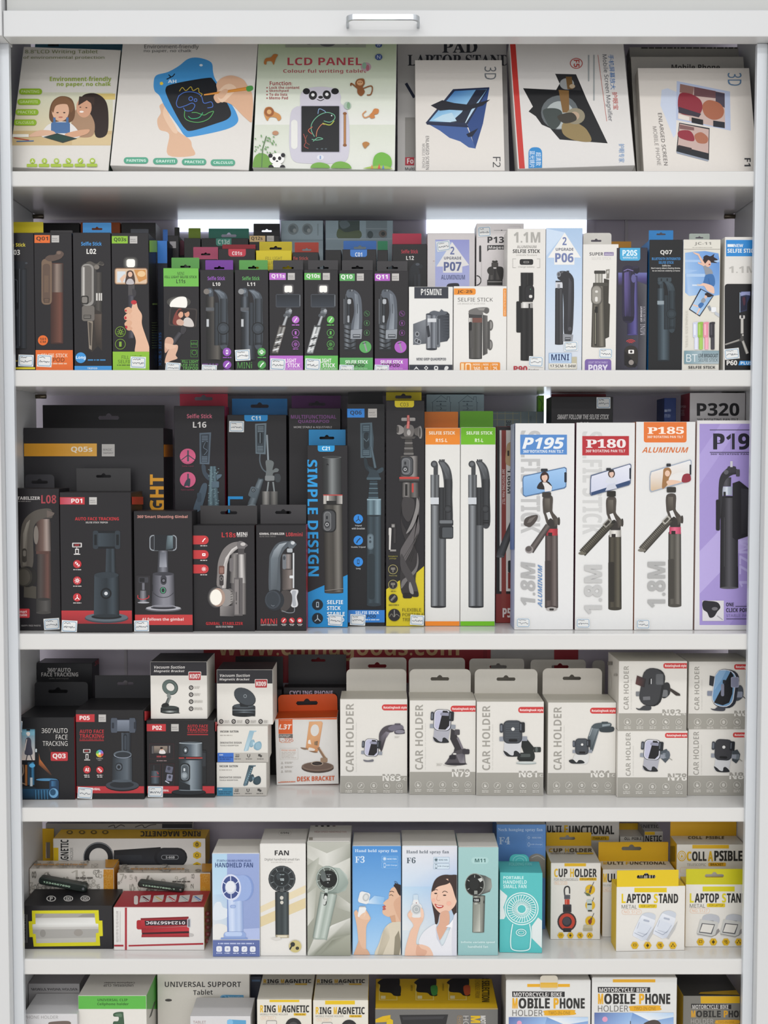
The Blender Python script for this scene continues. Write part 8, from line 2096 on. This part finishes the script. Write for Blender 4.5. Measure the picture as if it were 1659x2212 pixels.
b.blob([(330,765),(390,750),(400,830),(370,900),(320,980),(290,960),(290,900),(320,840)],'#d3a58d').blob([(160,1000),(200,910),(290,850),(300,900),(330,1000),(360,1000),(440,800),(480,790),(480,1120),(250,1120),(230,1040)],'#dcdde3').p([(290,870),(330,1000),(345,1040),(300,960)],'#c3c6d2').p([(370,870),(430,880),(445,790),(400,850)],'#eaeaee').blob([(430,800),(480,800),(480,1110),(420,1100)],'#cfd0da').blob([(60,1120),(90,920),(120,860),(80,800),(75,770),(100,740),(140,720),(175,720),(200,770),(195,820),(165,880),(140,1000),(190,1010),(250,1040),(260,1120)],'#e0b9a2').blob([(150,1010),(180,1040),(225,1060),(200,1100),(140,1090)],'#d3a58d')
b.rr(100,690,185,800,26,'#dadbdc').e(142,735,38,40,'#c3c6c8').ring(142,735,26,28,4,'#8d9598').e(142,735,14,15,'#a9b0b3').rr(118,620,155,690,8,'#c3d3e0').p([(110,690),(120,660),(155,660),(165,690)],'#dfe0e1').e(142,685,4,4,'#8d3a3a').blob([(75,775),(100,755),(112,775),(95,800)],'#e6c3ae').blob([(175,725),(195,740),(200,790),(180,800)],'#e6c3ae')
fl = b.flap('#d0cdc7')

b = Box(Z17,'hand_fan_box','mint box picturing a gunmetal hand fan beside the smiling woman box',466,782,254,yb=1097,d=.06,c='#94bdbd',cs='#8db3b3',ct='#ccc9c3',**FA)
b.full('#9dc3c2', '#8fb9ba').rr(570, 330, 706, 382, 26, '#a9cccb').t('M11', 598, 342, 680, 370, '#2d5a58', 1)
b.p([(610,460),(680,475),(725,500),(732,560),(715,600),(640,626),(600,620)],['#3a3d3c','#5d615f','#83877f','#9a9d97','#5d615f','#3a3d3c','#2a2c2c']).e(598,545,78,90,'#8d908b').e(596,545,72,84,'#2d2f2f').e(596,545,66,78,'#1a1b1b').blob([(560,500),(590,485),(620,500),(625,560),(590,590),(560,560)],'#232525')
for a in (20, 90, 150, 210, 270, 330):
    t_ = math.radians(a)
    b.l([(596+48*math.cos(t_),545+58*math.sin(t_)),(596+62*math.cos(t_),545+74*math.sin(t_))],5,'#a9aca9')
b.p([(620,500),(650,490),(660,510),(640,525)],'#c3c6c3').tb((624,915),(630,630),92,96,['#3a3d3a','#8d9088','#6d7069','#b3b5ac','#4a4d48'],.08).p([(585,700),(640,695),(640,910),(583,912)],['#7d8078','#9a9d94','#c3c5bc','#8d9088']).rr(582,645,640,682,12,'#17181a').t('100',590,655,628,674,'#d6dad9',1).rr(664,668,674,690,3,'#3a3d3a').rr(592,590,618,618,4,'#8d908b')
b.t('Infinite variable speed',488,982,752,1004,'#cfe6e6',3).t('handheld fan',544,1016,700,1036,'#cfe6e6',3)
fl = b.flap('#d0cdc7')

b = Box(Z17,'hand_fan_box','turquoise box with white line drawing of a desk fan and scalloped tab',790,1124,452,yb=1076,d=.045,c='#55b8b9',cs='#4aa3a4',ct='#4fadae',yaw=-2,**FA)
b.t('PORTABLE',820,478,978,502,'#c3e6e6',4).t('HANDHELD',820,510,1002,538,'#c9e9e9',1).t('SMALL FAN',820,544,1000,572,'#c9e9e9',1)
b.p([(780,570),(850,630),(850,640),(820,720),(838,790),(825,812),(780,815)],'#d6dede').p([(1090,800),(1140,840),(1140,1060),(1040,960),(1040,870)],'#d6dede')
LT = '#d6eaea'
b.e(962,732,118,116,'#55b8b9').ring(962,732,128,124,8,LT,36).ring(962,732,112,108,6,LT,36).ring(962,732,72,70,4,LT,30)
for k in range(30):
    a = 2 * math.pi * k / 30
    b.l([(962+42*math.cos(a),732+40*math.sin(a)),(962+80*math.cos(a+.22),732+78*math.sin(a+.22)),(962+110*math.cos(a+.3),732+106*math.sin(a+.3))],6,LT)
b.e(962, 732, 40, 38, LT).e(962, 732, 32, 31, '#55b8b9')
hd_ = [(892,850),(880,920),(876,1000),(890,1046),(954,1058),(1018,1046),(1030,1000),(1034,920),(1024,850)]
b.curve(hd_, 8, LT).ring(958, 915, 38, 26, 6, LT).ring(958, 915, 22, 12, 4, LT)
b.face('T').t('FOLDING FAN', 865, 380, 1040, 402, '#8fd3d3', 0)
b.tab(868, 1020, 308, '#55b8b9', 0, rad=44, back=True)
b.last.ring(948, 355, 52, 36, 4, '#9edada', 20).ring(948, 360, 30, 22, 3, '#9edada', 16)

b = Box(Z17,'hand_fan_box','mid blue neck fan box standing behind the turquoise one',764,1150,76,Y=.098,d=.06,c='#5f8dca',cs='#5580bb',ct='#c9c6c1',**FA)
b.t('Neck hanging spray fan', 778, 104, 1126, 134, '#b9cde6', -1).t('F4', 786, 172, 872, 230, '#c3d3e8', -1)
for y, tx in ((178, 'MINI FAN'), (231, 'USB Charge')):
    b.rr(998,y - 22,1126,y+22,7,'#7da3d6').rr(1000,y - 20,1124,y+20,6,'#628fcc').t(tx,1044 if tx[0] == 'M' else 1032,y - 6,1114 if tx[0] == 'M' else 1122,y+7,'#b3c9e6',1).e(1018,y,10,10 if tx[0] == 'M' else 16,'#b3c9e6').e(1018,y,6,6 if tx[0] == 'M' else 12,'#628fcc')
b.blob([(1020,340),(1060,305),(1110,310),(1150,350),(1160,500),(1060,420)],'#8d8a83').curve([(1040,335),(1090,318),(1140,350)],5,'#c3c0b9')

GS = 'yellow and white stand boxes on the fifth shelf'
DK = '#2d2c2b'


def caps(b, word1, word2, x0, x1, y0, y1, f, yl=YL, dk=DK, bold=4):
    """heading in condensed capitals whose initials are yellow"""
    n1, n2 = len(word1), len(word2)
    if not n2:
        wd = (x1 - x0) / n1
        b.t(word1[0], x0, y0, x0 + wd * .85, y1, yl, bold).t(word1[1:], x0 + wd, y0, x1, y1, dk, bold)
        return
    tot = n1 + n2 + .6
    u = (x1 - x0) / tot
    b.t(word1[0], x0, y0, x0 + u * .85, y1, yl, bold).t(word1[1:], x0 + u, y0, x0 + u * n1, y1, dk, bold)
    xs = x0 + u * (n1 + .6)
    b.t(word2[0], xs, y0, xs + u * .85, y1, yl, bold).t(word2[1:], xs + u, y0, x1, y1, dk, bold)


def hexes(b, xs, y, r):
    for i, x in enumerate(xs):
        b.p([(x+r*math.cos(math.radians(60*k)),y+r*math.sin(math.radians(60*k))) for k in range(6)],YL)
        if i % 4 == 0:
            b.rr(x - r*.4,y - r*.4,x+r*.4,y+r*.2,2,'#4a3c10').rr(x - r*.28,y - r*.28,x+r*.28,y+r*.1,1,YL)
        elif i % 4 == 1:
            b.e(x, y, r * .35, r * .35, '#4a3c10').l([(x, y - r * .6), (x, y + r * .6)], r * .12, '#4a3c10')
        elif i % 4 == 2:
            b.ring(x - r*.2,y - r*.2,r*.2,r*.2,r*.12,'#4a3c10',10).ring(x+r*.2,y+r*.2,r*.2,r*.2,r*.12,'#4a3c10',10).ring(x+r*.2,y - r*.3,r*.15,r*.15,r*.1,'#4a3c10',10)
        else:
            b.e(x - r*.35,y+r*.2,r*.15,r*.15,'#4a3c10').e(x+r*.35,y+r*.2,r*.15,r*.15,'#4a3c10').e(x,y - r*.35,r*.15,r*.15,'#4a3c10').l([(x - r*.35,y+r*.2),(x,y - r*.35),(x+r*.35,y+r*.2)],r*.1,'#4a3c10')


b = Box(Z17,'cup_holder_box','white box picturing a red and black hook strap with yellow hang tab',1187,1578,376,yb=972,sh=5,d=.072,group=GS,c='#dad7d1',cs='#c9a52a',ct='#d3d0c8')
b.r(1296, 366, 1464, 402, YL)
caps(b, 'CUP', 'HOLDER', 1216, 1548, 420, 486, 0)
b.t('FOR AUTOMOBILES',1216,494,1402,514,'#8d8a86',0).rr(1412,490,1546,512,5,YL).t('COLLAPSIBLE',1420,494,1538,508,'#5d4a12',2).rr(1216,518,1320,544,12,'#dfc3a9').rr(1218,520,1318,542,11,'#dad7d1').t('NO. S120',1224,522,1312,540,'#d9a983',0)
b.curve([(1300,640),(1295,590),(1302,565),(1320,558),(1334,570),(1336,612)],10,'#38373a').r(1294,624,1340,656,'#55545a').r(1298,658,1336,706,'#b8402f').r(1306,660,1314,704,'#d3705f').rr(1284,698,1350,760,6,'#35343a').rr(1292,712,1342,752,4,'#28272b').e(1315,832,74,76,'#3a2f30').e(1315,832,62,64,'#b8402f').e(1315,832,38,40,'#2d2a30').e(1312,828,30,32,'#45424a').rr(1286,882,1348,912,5,'#2d2a2d')
for i, y in enumerate((582, 704, 826)):
    b.e(1496,y,38,38,'#d6ae1f').tb((1492,y+26),(1506,y - 26),16,14,['#3a2d2a','#6d5a4f','#3a2d2a']).curve([(1508,y - 26),(1518,y - 44),(1524,y - 60)],4,'#3a3a3a')
    if i == 0:
        b.curve([(1450,610),(1470,585),(1500,580)],4,'#8d8d83').p([(1452,605),(1490,612),(1500,632),(1470,630)],'#5d6a4f')
    elif i == 1:
        b.rr(1470,660,1510,745,8,'#b9c6c3').r(1474,690,1508,702,'#3a4a4a').r(1478,740,1510,752,'#3a3a30')
    else:
        b.rr(1444,856,1512,904,8,'#b9b39a').rr(1440,880,1514,904,6,'#a9a38a').e(1494,830,15,18,'#7d3a2d')
hexes(b, (1267, 1341, 1417, 1492), 938, 26)
b.face('T')
caps(b, 'CUP', 'HOLDER', 1175, 1512, 268, 298, 0)
b.rr(1392, 302, 1522, 313, 3, YL).ln(1190, 303, 1375, 311, '#8d8a86')
b.tab(1155, 1506, 138, '#d6a91f', 1, hy=184, hw=110, hx0=1318)

b = Box(Z18,'tablet_stand_box','grey white box with tall black capitals at the back behind the cup hook box',92,610,20,Y=.15,sh=5,d=.036,group=GS,c='#cbc8c3',cs='#b5b2ad')
b.t('MULTI',60,76,206,124,DK,5).t('F',224,74,250,130,YL,5).t('UNCTIONAL',258,76,576,138,DK,5).rr(416,150,540,180,6,YL).t('TABLETS',428,157,520,174,'#4a3c12',1)
b = Box(Z18,'tablet_stand_box','small yellow and white box with yellow tab behind the telescopic bracket box',614,782,156,Y=.15,sh=5,d=.034,group=GS,c='#d3d0c8',ct='#cfccc4')
b.t('OLL  PSIBLE', 648, 158, 768, 178, DK, 4)
b.tab(612, 782, 60, '#c99f22', 0)
b = Box(Z18,'ring_magnet_box','grey box with black and yellow print wedged behind the telescopic bracket box',785,918,118,Y=.14,sh=5,d=.044,group=GS,c='#b9b6b0',cs='#8d8a86',ct='#a9a6a0')
b.r(770, 114, 862, 142, YL).t('MAGNETIC', 700, 146, 912, 188, DK, 4)
b.face('T').t('MAGNETIC', 690, 70, 890, 94, DK, 3)
b = Box(Z18,'tablet_stand_box','white box with wide yellow hang tab half hidden by the first laptop stand box',492,1003,386,yb=860,sh=5,d=.034,group=GS,c='#d9d5ce',cs='#c9a52a',ct='#d6d2ca')
caps(b, 'MULTI', 'FUNCTIONAL', 498, 980, 414, 476, 0)
b.t('TELESCOPIC',494,490,600,503,'#8d8a86',0).rr(496,512,600,542,12,'#dfb9a0').rr(498,514,600,540,11,'#d9d5ce').t('NO. S118',510,518,600,536,'#d9a983',0).ring(580,690,22,44,6,'#c9a52a').blob([(566,760),(590,740),(600,790),(575,800)],'#8d9aa3')
b.face('T')
caps(b, 'MULTI', 'FUNCTIONAL', 500, 940, 332, 352, 0)
b.tab(438, 957, 192, '#d3a520', 1, hy=238, hw=125, hx0=698)
b = Box(Z18,'tablet_stand_box','white and yellow telescopic bracket box with wide yellow tab, right end at back',1012,1500,210,Y=.072,sh=5,d=.038,group=GS,c='#dad7d0',cs='#cfa31f',ct='#d3d0c8')
b.r(1126,190,1384,238,YL).ring(1052,290,28,34,6,YL).ring(1052,290,18,22,4,YL).p([(1052,275),(1060,300),(1044,300)],YL).t('C',1086,258,1120,326,YL,5).t('OLL',1124,258,1226,326,DK,5).t('A',1236,256,1272,328,YL,5).t('PSIBLE',1280,252,1478,326,DK,5).t('TELESCOPIC',1088,342,1222,360,'#8d8a86',0).rr(1238,336,1362,362,6,'#d9a52a').t('BRACKET',1254,341,1344,358,'#4a3c12',2).rr(1040,370,1170,410,12,'#dfb9a0').rr(1042,372,1168,410,11,'#dad7d0')
b.face('T').t('COLL  PSIBLE', 1096, 152, 1350, 172, '#4a452f', 4)
b.tab(966, 1470, 48, '#d3a01f', 0)
b.face('L')
for i in range(4):
    b.ln(975 + i * 8, 220, 979 + i * 8, 330, '#6d5a1a')

for x0,x1,y0,yb_,Yo,num,tb_,lb in ((588,1078,504,958,None,'S121',(570,1030,390),'white laptop stand box with two white folding stands, front of the yellow boxes'),(1076,1590,490,930,None,'S127',(1054,1560,382),'white laptop stand box with two grey ringed stands, right end')):
    b = Box(Z18,'laptop_stand_box',lb,x0,x1,y0,yb=yb_,sh=5,d=.03,group=GS,c='#dcd9d3',cs='#d3b01f',ct='#d3b01f',yaw=2 if x0 < 900 else 0)
    X = x0 - 588
    dy = 0 if X == 0 else -3
    b.r(718+(0 if X == 0 else 480),514+dy*3,946+(0 if X == 0 else 478),546+dy*2,'#d9bd1f' if X == 0 else '#cfc523')
    o_ = 0 if X == 0 else 480
    caps(b,'LAPTOP','STAND',628+o_,1026+o_,556+dy,622+dy,0,yl='#d9bd1f' if X == 0 else '#d3c523')
    b.t('METAL',632+o_ - 4,634+dy*2,740+o_ - 4,660+dy*2,'#77746f',0).rr(752+o_ - 4,630+dy*2,880+o_ - 4,656+dy*2,6,'#d9bd1f').t('FOR LAPTOP',768+o_ - 4,635+dy*2,868+o_ - 4,651+dy*2,'#5d4f12',0).rr(634+o_ - 5,666+dy*3,768+o_,702+dy*3,17,'#dfb79f').rr(636+o_ - 5,668+dy*3,766+o_,700+dy*3,16,'#dcd9d3').t('NO. '+num,650+o_ - 5,674+dy*3,752+o_,694+dy*3,'#d9a583',0)
    if X == 0:
        for dx, dyy in ((0, 0), (143, -14)):
            q_ = lambda x, y: (x + dx, y + dyy)
            b.p([q_(800,880),q_(880,760),q_(860,820),q_(815,890)],'#b9b9b9').blob([q_(758,740),q_(775,700),q_(820,688),q_(865,705),q_(862,740),q_(840,760)],'#c3c9d3').p([q_(750,738),q_(772,706),q_(866,742),q_(850,800),q_(802,878),q_(770,886),q_(705,850),q_(712,820)],['#d3d9e3','#e0e3ea','#dcdfe6','#c9cfda','#c3c9d5','#d3d9e3','#d9dde6','#dcdfe8']).p([q_(768,762),q_(838,782),q_(806,836),q_(742,816)],'#cfd5e0').rr(780+dx,738+dyy,824+dx,752+dyy,6,'#a9b0bf',rot=14).l([q_(752,756),q_(738,800)],3,'#a3aab9').l([q_(836,790),q_(800,845),q_(740,825)],3,'#a3aab9').l([q_(718,830),q_(775,858),q_(812,828)],3,'#8d95a5')
    else:
        for dx in (0, 164):
            q_ = lambda x, y: (x + dx, y)
            b.p([q_(1240,860),q_(1310,800),q_(1320,820),q_(1290,850)],'#8d8a8a').blob([q_(1195,740),q_(1205,710),q_(1250,698),q_(1305,710),q_(1318,740),q_(1300,770),q_(1210,765)],'#b5b8bf').rr(1205+dx,744,1278+dx,760,8,'#77797f').p([q_(1180,735),q_(1300,752),q_(1310,765),q_(1285,850),q_(1260,862),q_(1165,850),q_(1155,835)],'#c3c3c0').p([q_(1192,762),q_(1285,770),q_(1262,840),q_(1172,828)],'#55555a').p([q_(1198,768),q_(1278,776),q_(1256,832),q_(1178,822)],'#d9d6d0').l([q_(1160,838),q_(1262,858),q_(1288,845)],5,'#8d8a85')
    hexes(b,[720+o_*.965,810+o_*.965,898+o_*.965,988+o_*.965],918+(0 if X == 0 else -24),28)
    b.tab(*tb_,'#d9bb1f' if X == 0 else '#c3bd1f',1,hy=440 if X == 0 else 430,hw=120,hx0=802 if X == 0 else 1282,back=False)

# ================================================================== bottom shelf, cut by the frame
G6 = 'boxes on the bottom shelf'
ZS = 1.4  # rows below the frame
b = Box(Z15,'phone_holder_box','grey lettered white box, front left corner of the bottom shelf',178,582,1487,Y=.02,sh=6,d=.06,group=G6,c='#cfced0',cs='#c3c2c4',ct='#c9c9cb')
b.t('PHONE HOLDER',184,1500,434,1523,'#8d8b8c',0).ln(180,1536,200,1541,'#a9a7a8').blob([(360,1562),(380,1546),(510,1540),(515,1570),(360,1575)],'#6d605a')
b = Box(Z15,'phone_holder_box','grey box with faint black lettering behind the front left corner box',168,600,1262,Y=.085,sh=6,d=.07,group=G6,c='#a9a7a8',cs='#8d8b8c',ct='#8d8b8c')
b.t('MOBILE PHONE HOLDER', 236, 1294, 580, 1312, '#3a393b', 1, sl=-.03)
b = Box(Z15,'phone_clip_box','white box with bright green band, second from left on the bottom shelf',587,1098,1350,Y=.03,sh=6,d=.075,group=G6,c='#dcd9d3',cs='#cfccc5',ct='#d3d0c9')
b.band(1340,1450,'#5cb04a').t('UNIVERSAL CLIP',728,1373,952,1392,'#2d5a25',2).t('Cellphone holder',726,1402,960,1428,'#2d5a25',1)
b.blob([(846,1486),(870,1474),(915,1472),(922,1490),(922,1600),(850,1600),(846,1546),(880,1540),(885,1510),(850,1506)],'#3f5a45').blob([(858,1490),(905,1484),(908,1510),(880,1505)],'#5d7a62')
b.face('R').r(1080,1200,1200,1450,'#4fa33f').p([(1150,1400),(1165,1380),(1130,1500),(1112,1520)],'#3a3a36')
b.face('T').t('UNIVERSAL CLIP',772,1266,996,1284,'#6a6866',2,rot=180).t('Cellphone holder',776,1246,1006,1262,'#6a6866',1,rot=180)
b = Box(Z12,'tablet_stand_box','wide white carton with lifted lid, in front of the tablet support box',-104,368,2941,Y=.025,sh=6,d=.055,group=G6,c='#d0cfd1',cs='#c6c5c6',ct='#cfced0')
b.t('TABLET',-83,2976,18,2998,'#8d6a66',0).p([(183,2972),(205,2966),(330,2972),(330,3010),(183,3010)],'#5a9cc6').e(205,2988,24,24,'#7db6dc')
b = Box(Z15,'tablet_stand_box','white tablet support box with black capitals, behind the wide white carton',1176,1866,1180,Y=.09,sh=6,d=.06,group=G6,c='#d9d5cd',cs='#bdb9b1',ct='#c9c5bd')
b.t('UNIVERSAL SUPPORT',1230,1246,1799,1286,'#403e3e',2).t('Tablet',1442,1308,1588,1346,'#403e3e',1,sk=-4).p([(1640,1366),(1672,1344),(1818,1346),(1818,1390),(1650,1390)],'#5a9cc6').e(1668,1370,26,26,'#7db6dc').e(1668,1370,15,15,'#4a8cb9').t('Innovation',1702,1352,1812,1374,'#cfe2ee',2).e(1258,1384,26,10,'#4a4846')
b = Box(Z16,'phone_holder_box','dark blue black box edge between the tablet support box and the ring magnet box',358,455,1262,Y=.1,sh=6,d=.05,group=G6,c='#2a2d38',ct='#23252d')
b.r(375, 1285, 440, 1300, '#3f5570')
for x0,x1,y0,dy,lb in ((416,843,1440,0,'left one of the two white ring magnet boxes with yellow patch'),(852,1284,1446,14,'right one of the two white ring magnet boxes with yellow patch')):
    b = Box(Z16,'ring_magnet_box',lb,x0,x1,y0,Y=.03,sh=6,d=.082,group=G6,c='#dcd8cd',cs='#cfa923' if x0 > 600 else '#c9c4b6',ct='#d6d2c6')
    xo = x0 - 416 - (3 if x0 > 600 else 0)
    b.r(513 + xo, 1400, 745 + xo, 1460 + dy * 1.3, '#dcb91f')
    caps(b, 'RING', 'MAGNETIC', 440 + xo, 822 + xo, 1484 + dy, 1540 + dy, 0, yl='#dcb01f')
    b.t('MOBILE PHONE HOLDER',440+xo,1548+dy,656+xo,1562+dy,'#8d8a86',0).rr(702+xo,1546+dy,798+xo,1564+dy,4,'#dcb01f').t('TWO-IN-ONE',712+xo,1550+dy,788+xo,1561+dy,'#5d4a12',1).rr(444+xo,1570+dy,562+xo,1596+dy,12,'#dfc3a9').rr(446+xo,1572+dy,560+xo,1594+dy,11,'#dcd8cd').t('NO. S301',456+xo,1576+dy,544+xo,1590+dy,'#d9ab8d',0)
    b.e(700+xo,1648+dy,64,66,'#2a292b').e(700+xo,1656+dy,40,44,'#4a494b').rr(488+xo,1602+dy,570+xo,1700,10,'#8d8a88').rr(492+xo,1606+dy,566+xo,1700,8,'#d9d6d0')
    b.face('T')
    caps(b,'RING','MAGNETIC',(466 if x0 < 600 else 884),(838 if x0 < 600 else 1256),1284,1314,0,yl='#d3a82a')
    b.ln((460 if x0 < 600 else 880), 1318, (672 if x0 < 600 else 1092), 1326, '#8d8a86')
    b.rr((712 if x0 < 600 else 1132), 1318, (806 if x0 < 600 else 1230), 1328, 3, '#d3a82a')
b = Box(Z17,'phone_holder_box','dark grey box with bright yellow top printed with three clamps',-180,778,1508,Y=.03,sh=6,d=.09,group=G6,c='#6d6c6a',cs='#2d2c2c',ct='#cfa91c')
b.band(1500,1514,'#cfa91c').p([(-190,1600),(-120,1570),(-60,1560),(-60,1612),(-190,1620)],'#cfa91c')
b.p([(10,1560),(390,1556),(370,1650),(30,1650)],'#2a2a2c').p([(30,1575),(360,1570),(350,1590),(40,1598)],'#3a3a3d').t('MOTO',642,1566,682,1650,'#d9d6d3',3,rot=-90).r(566,1568,640,1624,'#6d6c6a').t('M',566,1566,640,1622,'#d3ad1f',5,rot=-90).t('HO',506,1566,550,1650,'#b9b6b3',0,rot=-90).rr(460,1564,500,1650,14,'#9a7a4a').rr(463,1567,497,1650,12,'#6d6c6a').t('NO.',470,1576,490,1640,'#a9865a',0,rot=-90)
b.p([(-90, 1600), (-65, 1585), (-40, 1600), (-40, 1650), (-90, 1650)], '#cfb01f')
b.face('T')
for x, cc in ((-120, '#2a2a2a'), (165, '#3f8a3f'), (420, '#b5502a')):
    b.p([(x - 30,1298),(x+110,1292),(x+115,1448),(x - 30,1448)],'#d9c46a').p([(x - 22,1304),(x+102,1298),(x+107,1442),(x - 22,1442)],'#cfa91c').blob([(x - 40,1310),(x,1280),(x+60,1275),(x+130,1280),(x+128,1370),(x+140,1410),(x+90,1412),(x+60,1390),(x - 20,1380),(x - 20,1330)],'#1f1e1e').blob([(x+90,1340),(x+138,1335),(x+138,1400),(x+100,1405)],cc if cc != '#2a2a2a' else '#232323').r(x - 14,1412,x+22,1436,'#d9d0a3')
b.t('BLACK',-186,1330,-172,1370,'#5d4d12',0,rot=-90).t('GREEN',98,1330,114,1374,'#5d4d12',0,rot=-90).t('ORANGE',345,1318,358,1374,'#5d4d12',0,rot=-90)
b.t('COLOR SELECTION',652,1180,712,1462,'#4a3f14',3,rot=-90).t('COLORS TO CHOOSE FROM',600,1180,636,1430,'#8d7420',0,rot=-90)
b.face('L').r(-400, 1500, 0, 1700, '#cfa91c')

GMO = 'motorcycle holder boxes on the bottom shelf'
for nm,Zf,x0,x1,y0,Yd,lb in (('A',Z17,836,1498,1290,.012,'white motorcycle holder box with translucent tuck tab over its yellow bar'),('B',Z18,414,1014,1148,.012,'white motorcycle holder box with closed flat lid and plain yellow bar')):
    b = Box(Zf,'phone_holder_box',lb,x0,x1,y0,Y=Yd,sh=6,d=.06,group=GMO,c='#d6d6d4',cs='#8d8a86',ct='#c9c6bf')
    s = 1 if nm == 'A' else 3.259 / 3.607
    fx = lambda x: x if nm == 'A' else 460 + (x - 888) * (512 / 568)
    fy = lambda y: y if nm == 'A' else 1212 + (y - 1376) * (3.259 / 3.607)
    b.r(fx(1006), fy(1318) if nm == 'A' else 1158, fx(1338), fy(1342) if nm == 'A' else 1180, '#dca52a')
    b.p([(fx(888),fy(1376)),(fx(1298),fy(1378)),(fx(1298),fy(1420)),(fx(890),fy(1420))],'#2a292b').t('MOTORCYCLE/ BIKE',fx(900),fy(1384),fx(1276),fy(1416),'#d3d1cf',1)
    caps(b, 'MOBILE', 'PHONE', fx(890), fx(1454), fy(1428), fy(1510), 0, yl='#dca52a', bold=5)
    b.t('HOLDER',fx(890),fy(1520),fx(1126),fy(1568),'#6d6b68',0).blob([(fx(1140),fy(1546)),(fx(1150),fy(1524)),(fx(1360),fy(1520)),(fx(1376),fy(1536)),(fx(1368),fy(1558)),(fx(1160),fy(1564))],'#dca52a').t('TWO-IN-ONE',fx(1170),fy(1530),fx(1342),fy(1556),'#8d6a1a',0)
    yq = fy(1576)
    b.g(fx(862),yq,fx(1480),yq+140,'#6d92c9','#a9c3e0').p([(fx(862),yq),(fx(1160),yq),(fx(1120),yq+140),(fx(862),yq+140)],['#55689f','#8fb0dc','#a9c6e6','#7d93c3']).p([(fx(1160),yq),(fx(1480),yq),(fx(1480),yq+30),(fx(1300),yq+60)],['#dfe6ec','#a9c6e6','#c9d9e6','#e3e6e8']).e(fx(944),yq+46,19,19,'#d99ab9')
    if nm == 'B':
        b.blob([(780,yq+80),(850,yq+50),(900,yq+70),(910,yq+140),(770,yq+140)],'#4a4340').l([(690,yq+60),(690,yq+140)],6,'#4a4f5d')
    else:
        q = Print(Zf).plane(b.o0, b.u0, b.v0, b.n0, b.w0, b.h0, -1)
        q.k = b.k + 6
        q.rr(1106, 1250, 1244, 1362, 26, '#cfc8b9').g(1108, 1306, 1242, 1346, '#d6a93a', '#d9b052')
        bs = len(q.vs)
        b.parts.append(('tuck_tab', q, 'folded pale tuck tab'))
    fl = b.flap('#cdcac4')
b = Box(Z18,'phone_holder_box','dark motorcycle holder box with yellow left side, right end of bottom shelf',1056,1460,1276,Y=.03,sh=6,d=.085,group=GMO,c='#77756f',cs='#cfa51f',ct='#3a3935')
b.p([(1184,1270),(1460,1252),(1460,1326),(1186,1328)],'#cfa31f').p([(1118,1330),(1400,1336),(1400,1368),(1118,1362)],'#2a292a').t('MOTORCYCLE/ BIKE',1126,1338,1380,1366,'#c9c6c3',1)
caps(b, 'MOBILE', 'PHONE', 1118, 1520, 1378, 1426, 0, yl='#cf9a2a', bold=5)
b.t('HOLDER',1116,1436,1274,1470,'#a9a6a2',0).blob([(1290,1455),(1300,1446),(1450,1444),(1450,1470),(1296,1470)],'#cf9a2a').t('TWO-IN-ONE',1306,1452,1420,1466,'#8d6a1a',0)
b.face('T').p([(1170, 1262), (1184, 1250), (1440, 1236), (1460, 1270)], '#b58f1f')

for b in KEEP:
    b.done()
# clear plastic pane of the window box, with its yellow die cut frame behind
fb, fq = FILM
put('window_film', [v - fb.base for v in fq.vs], fq.fs, M_FILM, fb.obj)
bpy.context.view_layer.update()
